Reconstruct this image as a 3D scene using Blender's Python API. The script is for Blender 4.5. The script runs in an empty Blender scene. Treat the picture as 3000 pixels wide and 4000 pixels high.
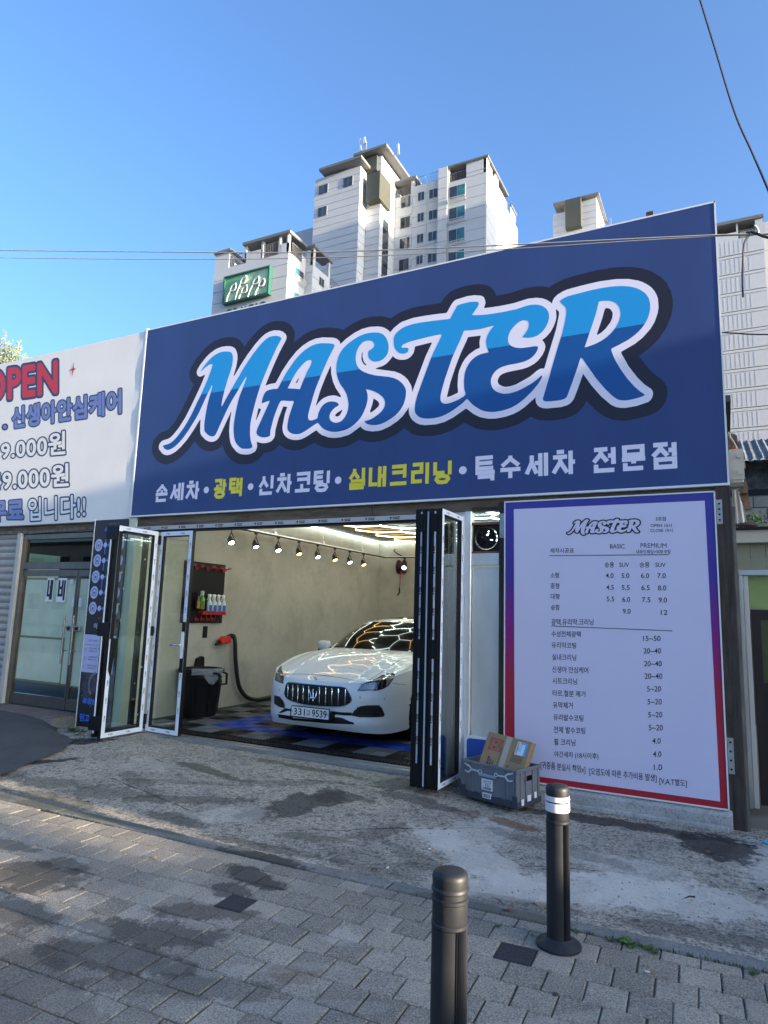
import bpy, bmesh, math, random
import numpy as np
from mathutils import Vector, Matrix
from mathutils.bvhtree import BVHTree
random.seed(7)
PI = math.pi
SC = bpy.context.scene
COL = SC.collection

# ------------------------------------------------------------------ camera
F = 2600.0                       # focal length in photo pixels (3000 wide)
YAW, PITCH, ROLL = -0.47441, 0.153184, 0.030751
_cy, _sy, _cp, _sp = math.cos(YAW), math.sin(YAW), math.cos(PITCH), math.sin(PITCH)
fw = Vector((_sy*_cp, _cy*_cp, _sp))
rt = Vector((_cy, -_sy, 0.0))
up = rt.cross(fw)
_c, _s = math.cos(ROLL), math.sin(ROLL)
rt, up = rt*_c + up*_s, up*_c - rt*_s
EYE = Vector((0.0, 0.0, 1.6))
cam = bpy.data.cameras.new('camera')
cam.sensor_fit = 'HORIZONTAL'; cam.sensor_width = 36.0; cam.lens = 36.0*F/3000.0
cam.clip_start = 0.05; cam.clip_end = 2000.0
camo = bpy.data.objects.new('camera', cam); COL.objects.link(camo)
mw = Matrix((rt, up, -fw)).transposed().to_4x4(); mw.translation = EYE
camo.matrix_world = mw
SC.camera = camo

# ------------------------------------------------------------------ sky, sun, exposure
SUN_EL, SUN_AZ = math.radians(7.03), math.radians(4.0)   # azimuth measured from +X towards -Y
sdir = Vector((math.cos(SUN_EL)*math.cos(SUN_AZ), -math.cos(SUN_EL)*math.sin(SUN_AZ), math.sin(SUN_EL)))
world = bpy.data.worlds.new('World'); SC.world = world; world.use_nodes = True
nt = world.node_tree; bg = nt.nodes['Background']
sky = nt.nodes.new('ShaderNodeTexSky'); sky.sky_type = 'NISHITA'; sky.sun_disc = False
sky.sun_elevation = SUN_EL; sky.sun_rotation = math.radians(90.0) + SUN_AZ
sky.air_density = 0.75; sky.dust_density = 5.0; sky.ozone_density = 3.3; sky.altitude = 50
nt.links.new(sky.outputs[0], bg.inputs[0]); bg.inputs[1].default_value = 0.15
sl = bpy.data.lights.new('sun', 'SUN'); sl.energy = 3.6; sl.angle = math.radians(0.6); sl.color = (1.0, 0.84, 0.63)
so = bpy.data.objects.new('sun', sl); COL.objects.link(so)
so.rotation_euler = sdir.to_track_quat('Z', 'Y').to_euler()
so.location = (20, -20, 30)
SC.view_settings.view_transform = 'Standard'; SC.view_settings.look = 'None'
SC.view_settings.gamma = 1.0; SC.view_settings.use_curve_mapping = False
SC.view_settings.exposure = 2.36
SC.render.engine = 'CYCLES'
SC.cycles.use_denoising = True
SC.cycles.max_bounces = 8; SC.cycles.transparent_max_bounces = 16
SC.cycles.sample_clamp_indirect = 6.0

# ------------------------------------------------------------------ photo pixel -> point on a real plane
def ray(x, y): return rt*((x-1500.0)/F) - up*((y-2000.0)/F) + fw
def PY(x, y, Y): d = ray(x, y); return EYE + d*(Y/d.y)
def PZ(x, y, Z): d = ray(x, y); return EYE + d*((Z-1.6)/d.z)
def PX(x, y, X): d = ray(x, y); return EYE + d*(X/d.x)

# ------------------------------------------------------------------ materials
MATS = {}
def M(name, col, rough=0.6, metal=0.0, var=0.0, vscale=4.0, bump=0.0, bscale=60.0, spec=0.5, emit=None, es=0.0,
      rnd=0.0, alpha=1.0, coat=0.0, dirt=None, dscale=2.0, damt=0.5, trans=0.0, stretch=None):
    if name in MATS: return MATS[name]
    m = bpy.data.materials.new(name); m.use_nodes = True; MATS[name] = m
    n = m.node_tree.nodes; l = m.node_tree.links; b = n['Principled BSDF']
    b.inputs['Base Color'].default_value = (*col, 1); b.inputs['Roughness'].default_value = rough
    b.inputs['Metallic'].default_value = metal; b.inputs['Specular IOR Level'].default_value = spec
    b.inputs['Coat Weight'].default_value = coat; b.inputs['Alpha'].default_value = alpha
    b.inputs['Transmission Weight'].default_value = trans
    if emit: b.inputs['Emission Color'].default_value = (*emit, 1); b.inputs['Emission Strength'].default_value = es
    cur = None
    tc = n.new('ShaderNodeTexCoord'); src = tc.outputs['Object']
    if stretch:
        mp = n.new('ShaderNodeMapping'); mp.inputs['Scale'].default_value = stretch
        l.new(src, mp.inputs['Vector']); src = mp.outputs[0]
    def noise(scale, det=6.0, rough_=0.6):
        t = n.new('ShaderNodeTexNoise'); t.inputs['Scale'].default_value = scale
        t.inputs['Detail'].default_value = det; t.inputs['Roughness'].default_value = rough_
        l.new(src, t.inputs['Vector']); return t.outputs['Fac']
    def ramp(inp, a, b_, ca=(0,0,0,1), cb=(1,1,1,1)):
        r = n.new('ShaderNodeValToRGB'); r.color_ramp.elements[0].position = a; r.color_ramp.elements[1].position = b_
        r.color_ramp.elements[0].color = ca; r.color_ramp.elements[1].color = cb
        l.new(inp, r.inputs[0]); return r.outputs[0]
    def mix(fac, a, b_, mode='MIX'):
        x = n.new('ShaderNodeMix'); x.data_type = 'RGBA'; x.blend_type = mode
        if isinstance(fac, float): x.inputs[0].default_value = fac
        else: l.new(fac, x.inputs[0])
        for i, v in ((6, a), (7, b_)):
            if isinstance(v, tuple): x.inputs[i].default_value = (*v[:3], 1)
            else: l.new(v, x.inputs[i])
        return x.outputs[2]
    cur = (*col, 1)
    if var > 0:
        lo = tuple(c*(1-var) for c in col); hi = tuple(min(1, c*(1+var)) for c in col)
        cur = mix(ramp(noise(vscale), 0.3, 0.7), lo, hi)
    if dirt:
        cur = mix(ramp(noise(dscale, 8.0, 0.7), 0.62-0.25*damt, 0.75), cur, dirt)
    if rnd > 0:
        oi = n.new('ShaderNodeObjectInfo'); mr = n.new('ShaderNodeMapRange')
        mr.inputs['To Min'].default_value = 1-rnd; mr.inputs['To Max'].default_value = 1+rnd
        l.new(oi.outputs['Random'], mr.inputs['Value'])
        cb = n.new('ShaderNodeCombineColor')
        for i in range(3): l.new(mr.outputs[0], cb.inputs[i])
        cur = mix(1.0, cur, cb.outputs[0], 'MULTIPLY')
    if not isinstance(cur, tuple): l.new(cur, b.inputs['Base Color'])
    if bump > 0:
        bp = n.new('ShaderNodeBump'); bp.inputs['Strength'].default_value = bump; bp.inputs['Distance'].default_value = 0.01
        l.new(noise(bscale, 5.0), bp.inputs['Height']); l.new(bp.outputs[0], b.inputs['Normal'])
    return m

def glass(name, tint=(0.75, 0.85, 0.82), ior=1.5, thick_dark=0.0):
    """thin pane: mostly see-through, with a mirror part that grows towards grazing angles"""
    if name in MATS: return MATS[name]
    m = bpy.data.materials.new(name); m.use_nodes = True; MATS[name] = m
    n = m.node_tree.nodes; l = m.node_tree.links; n.remove(n['Principled BSDF'])
    out = n['Material Output']; tr = n.new('ShaderNodeBsdfTransparent'); tr.inputs[0].default_value = (*tint, 1)
    gl = n.new('ShaderNodeBsdfGlossy'); gl.inputs['Roughness'].default_value = 0.01; gl.inputs['Color'].default_value = (1,1,1,1)
    lw = n.new('ShaderNodeLayerWeight'); lw.inputs['Blend'].default_value = 0.5
    pw_ = n.new('ShaderNodeMath'); pw_.operation = 'POWER'; pw_.inputs[1].default_value = 4.0; l.new(lw.outputs['Facing'], pw_.inputs[0])
    fr = n.new('ShaderNodeMapRange'); fr.inputs['To Min'].default_value = 0.05; fr.inputs['To Max'].default_value = 0.75; l.new(pw_.outputs[0], fr.inputs['Value'])
    mx = n.new('ShaderNodeMixShader'); l.new(fr.outputs[0], mx.inputs[0]); l.new(tr.outputs[0], mx.inputs[1]); l.new(gl.outputs[0], mx.inputs[2])
    l.new(mx.outputs[0], out.inputs['Surface'])
    return m

# ------------------------------------------------------------------ objects
ORG = {}                         # object name -> world origin
def thing(name, label, cat, loc=(0, 0, 0), group=None):
    o = bpy.data.objects.new(name, None); COL.objects.link(o); o.empty_display_size = 0.2
    o.location = loc; ORG[o.name] = Vector(loc)
    o['label'] = label; o['category'] = cat
    if group: o['group'] = group
    return o
def tag(o, label, cat, group=None):
    o['label'] = label; o['category'] = cat
    if group: o['group'] = group
    return o
def org(o): return ORG.get(o.name, Vector((0, 0, 0)))

class B:
    """collects shapes in world coordinates, build() links them as one mesh object"""
    def __init__(s): s.v = []; s.f = []
    def add(s, vs, fs):
        k = len(s.v); s.v += [tuple(v) for v in vs]; s.f += [tuple(i+k for i in f) for f in fs]; return s
    def box(s, a, b):
        x0, y0, z0 = (min(a[i], b[i]) for i in range(3)); x1, y1, z1 = (max(a[i], b[i]) for i in range(3))
        return s.add([(x0,y0,z0),(x1,y0,z0),(x1,y1,z0),(x0,y1,z0),(x0,y0,z1),(x1,y0,z1),(x1,y1,z1),(x0,y1,z1)],
                     [(0,3,2,1),(4,5,6,7),(0,1,5,4),(1,2,6,5),(2,3,7,6),(3,0,4,7)])
    def bar(s, p, q, w, h, upv=(0, 0, 1)):
        """rectangular bar from p to q, w across, h along upv"""
        p, q = Vector(p), Vector(q); d = (q-p).normalized(); u = Vector(upv)
        sd = d.cross(u)
        if sd.length < 1e-5: sd = d.cross(Vector((1, 0, 0)))
        sd.normalize(); u = sd.cross(d).normalized()
        vs = []
        for e in (p, q):
            for a, b_ in ((-1,-1),(1,-1),(1,1),(-1,1)): vs.append(e + sd*(a*w/2) + u*(b_*h/2))
        return s.add(vs, [(0,3,2,1),(4,5,6,7),(0,1,5,4),(1,2,6,5),(2,3,7,6),(3,0,4,7)])
    def tube(s, pts, r, n=8, caps=True):
        pts = [Vector(p) for p in pts]; rs = r if isinstance(r, (list, tuple)) else [r]*len(pts)
        vs = []; fs = []; prev = None
        for i, p in enumerate(pts):
            d = (pts[min(i+1, len(pts)-1)] - pts[max(i-1, 0)])
            if d.length < 1e-9: d = Vector((0, 0, 1))
            d.normalize()
            if prev is None:
                a = Vector((0, 0, 1)) if abs(d.z) < 0.9 else Vector((1, 0, 0)); u = d.cross(a).normalized()
            else:
                u = (prev - d*prev.dot(d))
                u = u.normalized() if u.length > 1e-6 else d.orthogonal().normalized()
            prev = u; w = d.cross(u)
            for k in range(n):
                t = 2*PI*k/n; vs.append(p + (u*math.cos(t) + w*math.sin(t))*rs[i])
        for i in range(len(pts)-1):
            for k in range(n): fs.append((i*n+k, i*n+(k+1) % n, (i+1)*n+(k+1) % n, (i+1)*n+k))
        if caps: fs.append(tuple(range(n-1, -1, -1))); fs.append(tuple((len(pts)-1)*n+k for k in range(n)))
        return s.add(vs, fs)
    def lathe(s, prof, c, n=32, axis='Z'):
        """prof: [(r, h)...] turned about an axis through c"""
        vs = []; fs = []
        for r, h in prof:
            for k in range(n):
                t = 2*PI*k/n; a, b_ = r*math.cos(t), r*math.sin(t)
                v = {'Z': (a, b_, h), 'Y': (a, h, b_), 'X': (h, a, b_)}[axis]
                vs.append((c[0]+v[0], c[1]+v[1], c[2]+v[2]))
        for i in range(len(prof)-1):
            for k in range(n): fs.append((i*n+k, i*n+(k+1) % n, (i+1)*n+(k+1) % n, (i+1)*n+k))
        fs.append(tuple(range(n-1, -1, -1))); fs.append(tuple((len(prof)-1)*n+k for k in range(n)))
        return s.add(vs, fs)
    def prism(s, poly, d):
        """poly: list of 3-D points (planar), pushed along vector d"""
        n = len(poly); d = Vector(d)
        vs = [Vector(p) for p in poly] + [Vector(p)+d for p in poly]
        fs = [tuple(range(n)), tuple(range(2*n-1, n-1, -1))] + [(i, i+n, (i+1) % n+n, (i+1) % n) for i in range(n)]
        return s.add(vs, fs)
    def grid(s, P):
        """P: rows of points"""
        r, c = len(P), len(P[0]); vs = [p for row in P for p in row]
        return s.add(vs, [(i*c+j, i*c+j+1, (i+1)*c+j+1, (i+1)*c+j) for i in range(r-1) for j in range(c-1)])
    def build(s, name, m, parent=None, smooth=False, bevel=0.0, fix=True, kind=None, label=None, auto=None, origin=None):
        o_ = Vector(origin) if origin is not None else (org(parent) if parent else Vector((0, 0, 0)))
        me = bpy.data.meshes.new(name)
        me.from_pydata([tuple(Vector(v)-o_) for v in s.v], [], s.f); me.update()
        if fix or bevel:
            bm = bmesh.new(); bm.from_mesh(me)
            if fix: bmesh.ops.recalc_face_normals(bm, faces=bm.faces)
            if bevel:
                ed = [e for e in bm.edges if len(e.link_faces) == 2 and e.calc_face_angle(0) > 0.5]
                bmesh.ops.bevel(bm, geom=ed, offset=bevel, segments=1, affect='EDGES', clamp_overlap=True)
            bm.to_mesh(me); bm.free()
        if smooth:
            me.polygons.foreach_set('use_smooth', [True]*len(me.polygons))
            try: me.set_sharp_from_angle(angle=auto or math.radians(40))
            except Exception: pass
        return link(name, me, m, parent, o_, kind, label)

def link(name, me, m, parent=None, o_=None, kind=None, label=None):
    o = bpy.data.objects.new(name, me); COL.objects.link(o)
    if m: me.materials.clear(); me.materials.append(m)
    o_ = o_ or Vector((0, 0, 0)); ORG[o.name] = o_.copy()
    if parent: o.parent = parent; o.location = o_ - org(parent)
    else: o.location = o_
    if kind: o['kind'] = kind
    if label: o['label'] = label
    return o
def box(name, a, b, m, parent=None, bevel=0.0, **k): return B().box(a, b).build(name, m, parent, bevel=bevel, **k)

# ---- lettering and flat print ---------------------------------------------------------------
TXC = {}
def text_mesh(s, off=0.0, res=4, sp=1.0):
    key = (s, off, sp)
    if key in TXC: return TXC[key]
    cu = bpy.data.curves.new('txt', 'FONT'); cu.body = s; cu.size = 1.0; cu.offset = off; cu.resolution_u = res; cu.space_character = sp
    o = bpy.data.objects.new('txt', cu); COL.objects.link(o)
    dg = bpy.context.evaluated_depsgraph_get(); dg.update()
    me = bpy.data.meshes.new_from_object(o.evaluated_get(dg))
    bpy.data.objects.remove(o); bpy.data.curves.remove(cu)
    v = [tuple(x.co[:2]) for x in me.vertices]; f = [tuple(p.vertices) for p in me.polygons]
    bpy.data.meshes.remove(me)
    TXC[key] = (v, f); return TXC[key]
def islands(n, faces):
    p = list(range(n))
    def fd(a):
        while p[a] != a: p[a] = p[p[a]]; a = p[a]
        return a
    for f in faces:
        for q in f[1:]: p[fd(q)] = fd(f[0])
    ids = {}; return [ids.setdefault(fd(i), len(ids)) for i in range(n)]
def text(s, frm, name, m, parent=None, off=0.0, shear=0.0, b=None, base=None, label=None, lift=0.0, sp=1.0):
    """frm: function (u,v in 0..1) -> 3-D point; the glyph box of the text fills 0..1"""
    v, f = text_mesh(s, off, sp=sp)
    v0 = v if base is None else text_mesh(s, base, sp=sp)[0]
    if not v: return None
    x0 = min(a for a, _ in v0); x1 = max(a for a, _ in v0); y0 = min(c for _, c in v0); y1 = max(c for _, c in v0)
    W, H = max(x1-x0, 1e-6), max(y1-y0, 1e-6)
    pts = []; isl = islands(len(v), f) if lift else None
    for i_, (a, c) in enumerate(v):
        u_, v_ = (a-x0)/W, (c-y0)/H
        pts.append(Vector(frm(u_ + shear*(v_-0.5), v_)) - Vector((0, lift*(isl[i_] % 16) if lift else 0.0, 0)))
    bb = b or B(); bb.add(pts, f)
    return bb if b is not None else bb.build(name, m, parent, fix=False, label=label)
def quadmap(p00, p10, p01, p11):
    p00, p10, p01, p11 = map(Vector, (p00, p10, p01, p11))
    def fn(u, v): return p00*((1-u)*(1-v)) + p10*(u*(1-v)) + p01*((1-u)*v) + p11*(u*v)
    return fn
def pxmap(x0, y0, x1, y1, Y, slant=None):
    """text box from photo pixels: left edge x0, right x1; (y0top,y0bot) and (y1top,y1bot)"""
    return quadmap(PY(x0, y0[1], Y), PY(x1, y1[1], Y), PY(x0, y0[0], Y), PY(x1, y1[0], Y))
def rmap(x0, x1, z0, z1, Y):
    return lambda u, v: Vector((x0+(x1-x0)*u, Y, z0+(z1-z0)*v))
# ------------------------------------------------------------------ script lettering of the big sign (traced outline, in photo pixels)
def _cv(pts, ox, oy, s): return [(ox+x/s, oy+y/s) for x, y in pts]
LM = _cv([(615,665),(640,620),(690,555),(750,490),(820,440),(880,415),(945,408),(995,415),(1020,440),(1030,490),(1025,560),(1000,660),(960,780),(920,915),(895,1020),(881,1105),(884,1121),(893,1110),(930,1040),(1000,915),(1080,780),(1160,640),(1250,500),(1330,390),(1400,305),(1470,240),(1530,212),(1590,205),(1640,218),(1661,240),(1641,280),(1601,350),(1541,480),(1471,640),(1411,790),(1383,860),(1351,960),(1311,1100),(1281,1220),(1258,1330),(1250,1440),(1252,1500),(1262,1570),(1280,1630),(1280,1650),(1250,1665),(1200,1670),(1140,1662),(1090,1620),(1055,1560),(1042,1480),(1040,1380),(1055,1260),(1080,1130),(1110,1010),(1150,900),(1190,800),(1208,745),(1202,736),(1170,785),(1100,905),(1030,1020),(960,1150),(890,1300),(840,1410),(805,1485),(780,1505),(750,1508),(710,1490),(670,1450),(660,1420),(662,1330),(680,1210),(700,1100),(725,1000),(745,930),(764,853),(757,846),(720,920),(690,980),(640,1090),(580,1220),(510,1340),(440,1450),(370,1545),(300,1620),(240,1665),(185,1685),(145,1668),(120,1635),(130,1625),(190,1608),(240,1580),(300,1520),(370,1430),(440,1320),(510,1190),(560,1080),(615,970),(660,870),(710,750),(750,640),(768,580),(755,570),(720,582),(670,620),(625,662)], 600, 1250, 3.318)
_A1 = _cv([(75,1450),(80,1480),(110,1508),(165,1522),(220,1515),(250,1495),(255,1430),(280,1330),(310,1230),(350,1130),(390,1050),(470,1048),(555,1050),(558,1065),(530,1150),(500,1240),(480,1330),(475,1400),(490,1440),(530,1470),(590,1480),(650,1470),(730,1425),(800,1375),(870,1330),(910,1380),(960,1420),(1030,1445),(1100,1450),(1170,1440),(1250,1415),(1340,1355),(1420,1270),(1470,1180),(1505,1080),(1515,1010),(1510,950),(1495,897)], 980, 1250, 3.318)
_A2 = _cv([(830,912),(900,940),(960,980),(1000,1030),(1010,1080),(1000,1130),(960,1190),(900,1240),(830,1285),(780,1303),(750,1308),(748,1320),(765,1340),(800,1355),(860,1363),(930,1355),(1010,1325),(1100,1270),(1180,1200),(1240,1115),(1270,1030),(1282,950),(1275,890),(1240,830),(1190,785),(1130,755),(1060,738),(970,728),(880,718),(800,698),(740,675),(690,645),(655,600),(635,550),(630,490),(640,420),(670,350),(710,300),(760,272),(820,268),(855,285),(872,320),(860,355),(830,380),(800,398),(790,430),(795,480),(820,515),(870,540),(930,535),(990,505),(1035,450),(1055,390),(1055,320),(1035,250),(995,195),(940,168),(875,162),(800,168),(720,190),(640,230),(560,285),(490,345),(440,410),(405,480),(385,560),(378,640),(385,700),(400,760),(430,830),(480,900),(515,970),(532,1040),(537,1110),(525,1180),(495,1250),(450,1305),(410,1325),(370,1332),(325,1318),(298,1290),(290,1250),(300,1210),(330,1165),(370,1130),(405,1110),(406,1092),(395,1075),(350,1058),(300,1057),(250,1072),(205,1105),(170,1155),(145,1215),(135,1270),(100,1290),(50,1303),(20,1290),(12,1250),(20,1200),(50,1090),(100,920),(170,740),(230,600),(290,470),(345,365),(360,328)], 1200, 1250, 3.318)
_A3 = _cv([(1070,312),(1010,302),(950,300),(880,305),(800,330),(730,370),(660,425),(590,500),(510,610),(440,720),(390,815),(350,888),(300,893),(240,905),(200,925),(175,960),(155,1010),(145,1060),(148,1080),(170,1072),(240,1045),(246,1055),(220,1115),(180,1200),(130,1310),(90,1400)], 980, 1250, 3.318)
LA = _A1+_A2+_A3
LAH = _cv([(478,885),(520,800),(570,710),(630,625),(700,550),(750,520),(785,520),(792,540),(770,600),(730,670),(690,765),(655,850),(637,898),(560,890)], 980, 1250, 3.318)
_T1 = _cv([(128,620),(130,560),(155,510),(200,465),(260,425),(340,395),(420,375),(520,358),(640,342),(760,328),(850,318),(862,308),(890,255),(925,190),(950,150),(975,135),(1040,115),(1120,98),(1190,95),(1225,100),(1230,125),(1210,170),(1175,220),(1148,258)], 1500, 1150, 3.318)
_T2 = _cv([(155,368),(240,368),(350,360),(470,342),(600,318),(720,292),(800,265),(880,240),(960,232),(1030,240),(1090,270),(1130,315),(1145,370),(1140,430),(1110,510),(1060,580),(990,635),(920,658),(850,662),(795,655),(830,615),(870,550),(885,490),(875,450),(850,438),(810,436),(760,455),(700,505),(650,565),(620,630),(613,690),(630,745),(670,775),(730,792),(800,795),(880,785),(960,772),(995,772),(1002,790),(985,840),(940,900),(880,945),(810,975),(730,995),(640,1010),(550,1035),(480,1070),(430,1120),(398,1180),(390,1240),(405,1300),(440,1345),(500,1375),(570,1388),(650,1378),(740,1350),(840,1300),(940,1240),(1010,1185),(1045,1152),(1057,1158),(1045,1195),(1000,1265),(930,1350),(850,1430),(760,1505),(660,1565),(560,1600),(460,1620),(370,1622),(290,1608),(220,1575),(150,1525)], 1800, 1120, 3.318)
_T3 = _cv([(1076,1352),(1020,1410),(940,1470),(850,1530),(760,1575),(670,1600),(580,1610),(500,1605),(445,1580),(410,1540),(400,1490),(410,1400),(440,1290),(490,1150),(550,990),(605,840),(650,740),(700,640),(745,545),(750,525),(735,518),(690,525),(600,545),(500,570),(400,595),(340,612),(280,635),(240,660),(228,682),(235,692),(300,690),(322,705),(315,735),(290,760),(250,768),(200,760),(160,725),(135,680)], 1500, 1150, 3.318)
LT = _T1+_T2+_T3
LTH = _cv([(1045,470),(1100,468),(1180,460),(1270,445),(1360,420),(1430,403),(1390,450),(1350,520),(1328,580),(1325,640),(1340,700),(1360,750),(1290,765),(1220,790),(1150,840),(1095,910),(1055,1000),(1040,1090),(1038,1170),(1045,1240),(1057,1300),(1000,1345),(920,1385),(850,1410),(795,1418),(755,1405),(735,1375),(733,1330),(750,1240),(790,1100),(840,950),(890,810),(940,700),(990,590),(1030,490)], 1500, 1150, 3.318)
LR = _cv([(265,300),(290,275),(370,235),(480,205),(620,170),(760,140),(880,122),(1000,115),(1110,122),(1210,150),(1290,200),(1335,265),(1352,340),(1345,430),(1310,530),(1250,620),(1170,700),(1080,765),(980,820),(895,862),(885,880),(900,930),(940,1020),(1000,1120),(1080,1230),(1160,1320),(1230,1380),(1285,1415),(1280,1430),(1230,1450),(1150,1472),(1060,1487),(980,1482),(920,1450),(850,1390),(780,1315),(700,1220),(620,1105),(560,1015),(530,978),(515,980),(490,1060),(450,1170),(410,1290),(370,1400),(350,1445),(320,1470),(240,1490),(150,1498),(90,1497),(65,1480),(70,1440),(110,1310),(160,1140),(210,960),(260,800),(295,690),(320,590),(340,490),(347,420),(335,370),(300,335)], 2100, 1080, 3.072)
LRH = _cv([(565,850),(590,780),(620,690),(660,570),(700,450),(720,370),(735,310),(750,298),(810,292),(880,295),(940,320),(980,370),(998,430),(990,500),(960,575),(910,650),(840,720),(760,775),(680,815),(600,843)], 2100, 1080, 3.072)

def _smooth(p):
    """rounds a closed outline, keeping its sharp tips"""
    p = np.array(p); n = len(p); out = []
    for i in range(n):
        a, b_, c_, d_ = p[i-1], p[i], p[(i+1) % n], p[(i+2) % n]
        out.append(b_)
        def ang(u, v, w):
            q = v-u; r = w-v; return abs(math.atan2(q[0]*r[1]-q[1]*r[0], float(q@r)))
        if ang(a, b_, c_) < 1.1 and ang(b_, c_, d_) < 1.1:
            out.append((-a+9*b_+9*c_-d_)/16)
    return out
LOGO = []                        # [(outline, [holes])] in metres on the sign plane
for o_, hs in ((LM, []), (LA, [LAH]), (LT, [LTH]), (LR, [LRH])):
    cvt = lambda q: [(PY(x, y, 6.3).x, PY(x, y, 6.3).z) for x, y in _smooth(q)]
    LOGO.append((cvt(o_), [cvt(h) for h in hs]))

def seg_sdf(S, step, pad):
    x0, x1 = S[:, 0].min()-pad, S[:, 0].max()+pad; z0, z1 = S[:, 1].min()-pad, S[:, 1].max()+pad
    xs = np.arange(x0, x1, step); zs = np.arange(z0, z1, step)
    D = np.empty((len(zs), len(xs)))
    ax, az, bx, bz = S.T; dx, dz = bx-ax, bz-az; L2 = dx*dx+dz*dz+1e-12
    for i, z in enumerate(zs):
        X = xs[:, None]
        t = np.clip(((X-ax)*dx+(z-az)*dz)/L2, 0, 1)
        D[i] = np.sqrt(((X-ax-t*dx)**2+(z-az-t*dz)**2).min(1))
        cr = ((az > z) != (bz > z)) & (X < ax+(z-az)*dx/np.where(dz == 0, 1e-9, dz))
        D[i] *= np.where(cr.sum(1) % 2 == 1, -1, 1)
    return xs, zs, D
def logo_sdf(step=0.014, pad=0.42):
    segs = []
    for o_, hs in LOGO:
        for lp in [o_]+hs:
            a = np.array(lp); segs.append(np.hstack([a, np.roll(a, -1, 0)]))
    return seg_sdf(np.vstack(segs), step, pad)
def text_sdf(s, sp=1.0):
    v, f = text_mesh(s, 0.0, 5, sp); cnt = {}
    key = lambda i: (round(v[i][0], 5), round(v[i][1], 5))
    for t in f:
        for i in range(len(t)):
            a, b_ = key(t[i]), key(t[(i+1) % len(t)]); k = (min(a, b_), max(a, b_)); cnt[k] = cnt.get(k, 0)+1
    S = np.array([(a[0], a[1], c[0], c[1]) for (a, c), n in cnt.items() if n == 1])
    bb = (min(q[0] for q in v), max(q[0] for q in v), min(q[1] for q in v), max(q[1] for q in v))
    return seg_sdf(S, 0.018, 0.16), bb
def contour(xs, zs, D, lev):
    """closed loops of D == lev (marching squares)"""
    V = D-lev; seg = {}
    H, W = V.shape
    def pt(key):
        k, i, j = key
        if k == 0: t = V[i, j]/(V[i, j]-V[i, j+1]); return (xs[j]+(xs[j+1]-xs[j])*t, zs[i])
        t = V[i, j]/(V[i, j]-V[i+1, j]); return (xs[j], zs[i]+(zs[i+1]-zs[i])*t)
    neg = V < 0
    mixed = (neg[:-1, :-1] != neg[:-1, 1:]) | (neg[:-1, :-1] != neg[1:, :-1]) | (neg[:-1, :-1] != neg[1:, 1:])
    for i, j in zip(*np.nonzero(mixed)):
        a, b_, c_, d_ = neg[i, j], neg[i, j+1], neg[i+1, j+1], neg[i+1, j]
        e = []
        if a != b_: e.append((0, i, j))
        if b_ != c_: e.append((1, i, j+1))
        if c_ != d_: e.append((0, i+1, j))
        if d_ != a: e.append((1, i, j))
        prs = [(e[0], e[1])] if len(e) == 2 else ([(e[0], e[1]), (e[2], e[3])] if a else [(e[0], e[3]), (e[1], e[2])])
        for p, q in prs: seg.setdefault(p, []).append(q); seg.setdefault(q, []).append(p)
    loops = []; seen = set()
    for st in seg:
        if st in seen: continue
        lp = [st]; seen.add(st); cur = st
        while True:
            nx = [q for q in seg[cur] if q not in seen]
            if not nx: break
            cur = nx[0]; seen.add(cur); lp.append(cur)
        if len(lp) > 8: loops.append([pt(k) for k in lp])
    return loops
from mathutils.geometry import tessellate_polygon
def thin(lp, tol=0.0012):
    out = [lp[0]]
    for i in range(1, len(lp)-1):
        a, p, c = out[-1], lp[i], lp[i+1]; L = math.hypot(c[0]-a[0], c[1]-a[1])+1e-9
        if abs((c[0]-a[0])*(p[1]-a[1])-(c[1]-a[1])*(p[0]-a[0]))/L > tol or math.hypot(p[0]-a[0], p[1]-a[1]) > .15: out.append(p)
    return out+[lp[-1]]
def flat(loops, fn, name, m, parent=None, clip=None):
    """fills 2-D loops (holes included); fn maps (x,z) -> point. clip=(point, normal) keeps the side the normal points away from"""
    loops = [lp for lp in (thin(lp) for lp in loops) if len(lp) > 2]
    def inside(p, lp):
        a = np.array(lp); c = np.roll(a, -1, 0); m_ = (a[:, 1] > p[1]) != (c[:, 1] > p[1]); dz = np.where(c[:, 1] == a[:, 1], 1e-12, c[:, 1]-a[:, 1])
        return int((m_ & (p[0] < a[:, 0]+(p[1]-a[:, 1])*(c[:, 0]-a[:, 0])/dz)).sum()) % 2 == 1
    par_ = [[j for j in range(len(loops)) if j != i and inside(loops[i][0], loops[j])] for i in range(len(loops))]
    vs = []; tr = []
    for i, lp in enumerate(loops):
        if len(par_[i]) % 2: continue
        grp = [lp]+[loops[j] for j in range(len(loops)) if len(par_[j]) == len(par_[i])+1 and i in par_[j]]
        k0 = len(vs); gv = [[Vector((x, z, 0)) for x, z in l_] for l_ in grp]
        for t in tessellate_polygon(gv): tr.append(tuple(k0+q for q in t))
        for l_ in gv: vs += l_
    if clip:
        bm = bmesh.new(); bv = [bm.verts.new(v) for v in vs]
        for t in tr:
            try: bm.faces.new([bv[i] for i in t])
            except ValueError: pass
        bmesh.ops.bisect_plane(bm, geom=bm.verts[:]+bm.edges[:]+bm.faces[:], plane_co=clip[0], plane_no=clip[1], clear_outer=True)
        bm.verts.index_update(); vs = [v.co.copy() for v in bm.verts]; tr = [tuple(v.index for v in f.verts) for f in bm.faces]; bm.free()
    b = B(); b.add([fn(v.x, v.y) for v in vs], tr)
    return b.build(name, m, parent, fix=False)
_xs, _zs, _D = logo_sdf()
def outline(lev): return contour(_xs, _zs, _D, lev)
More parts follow.
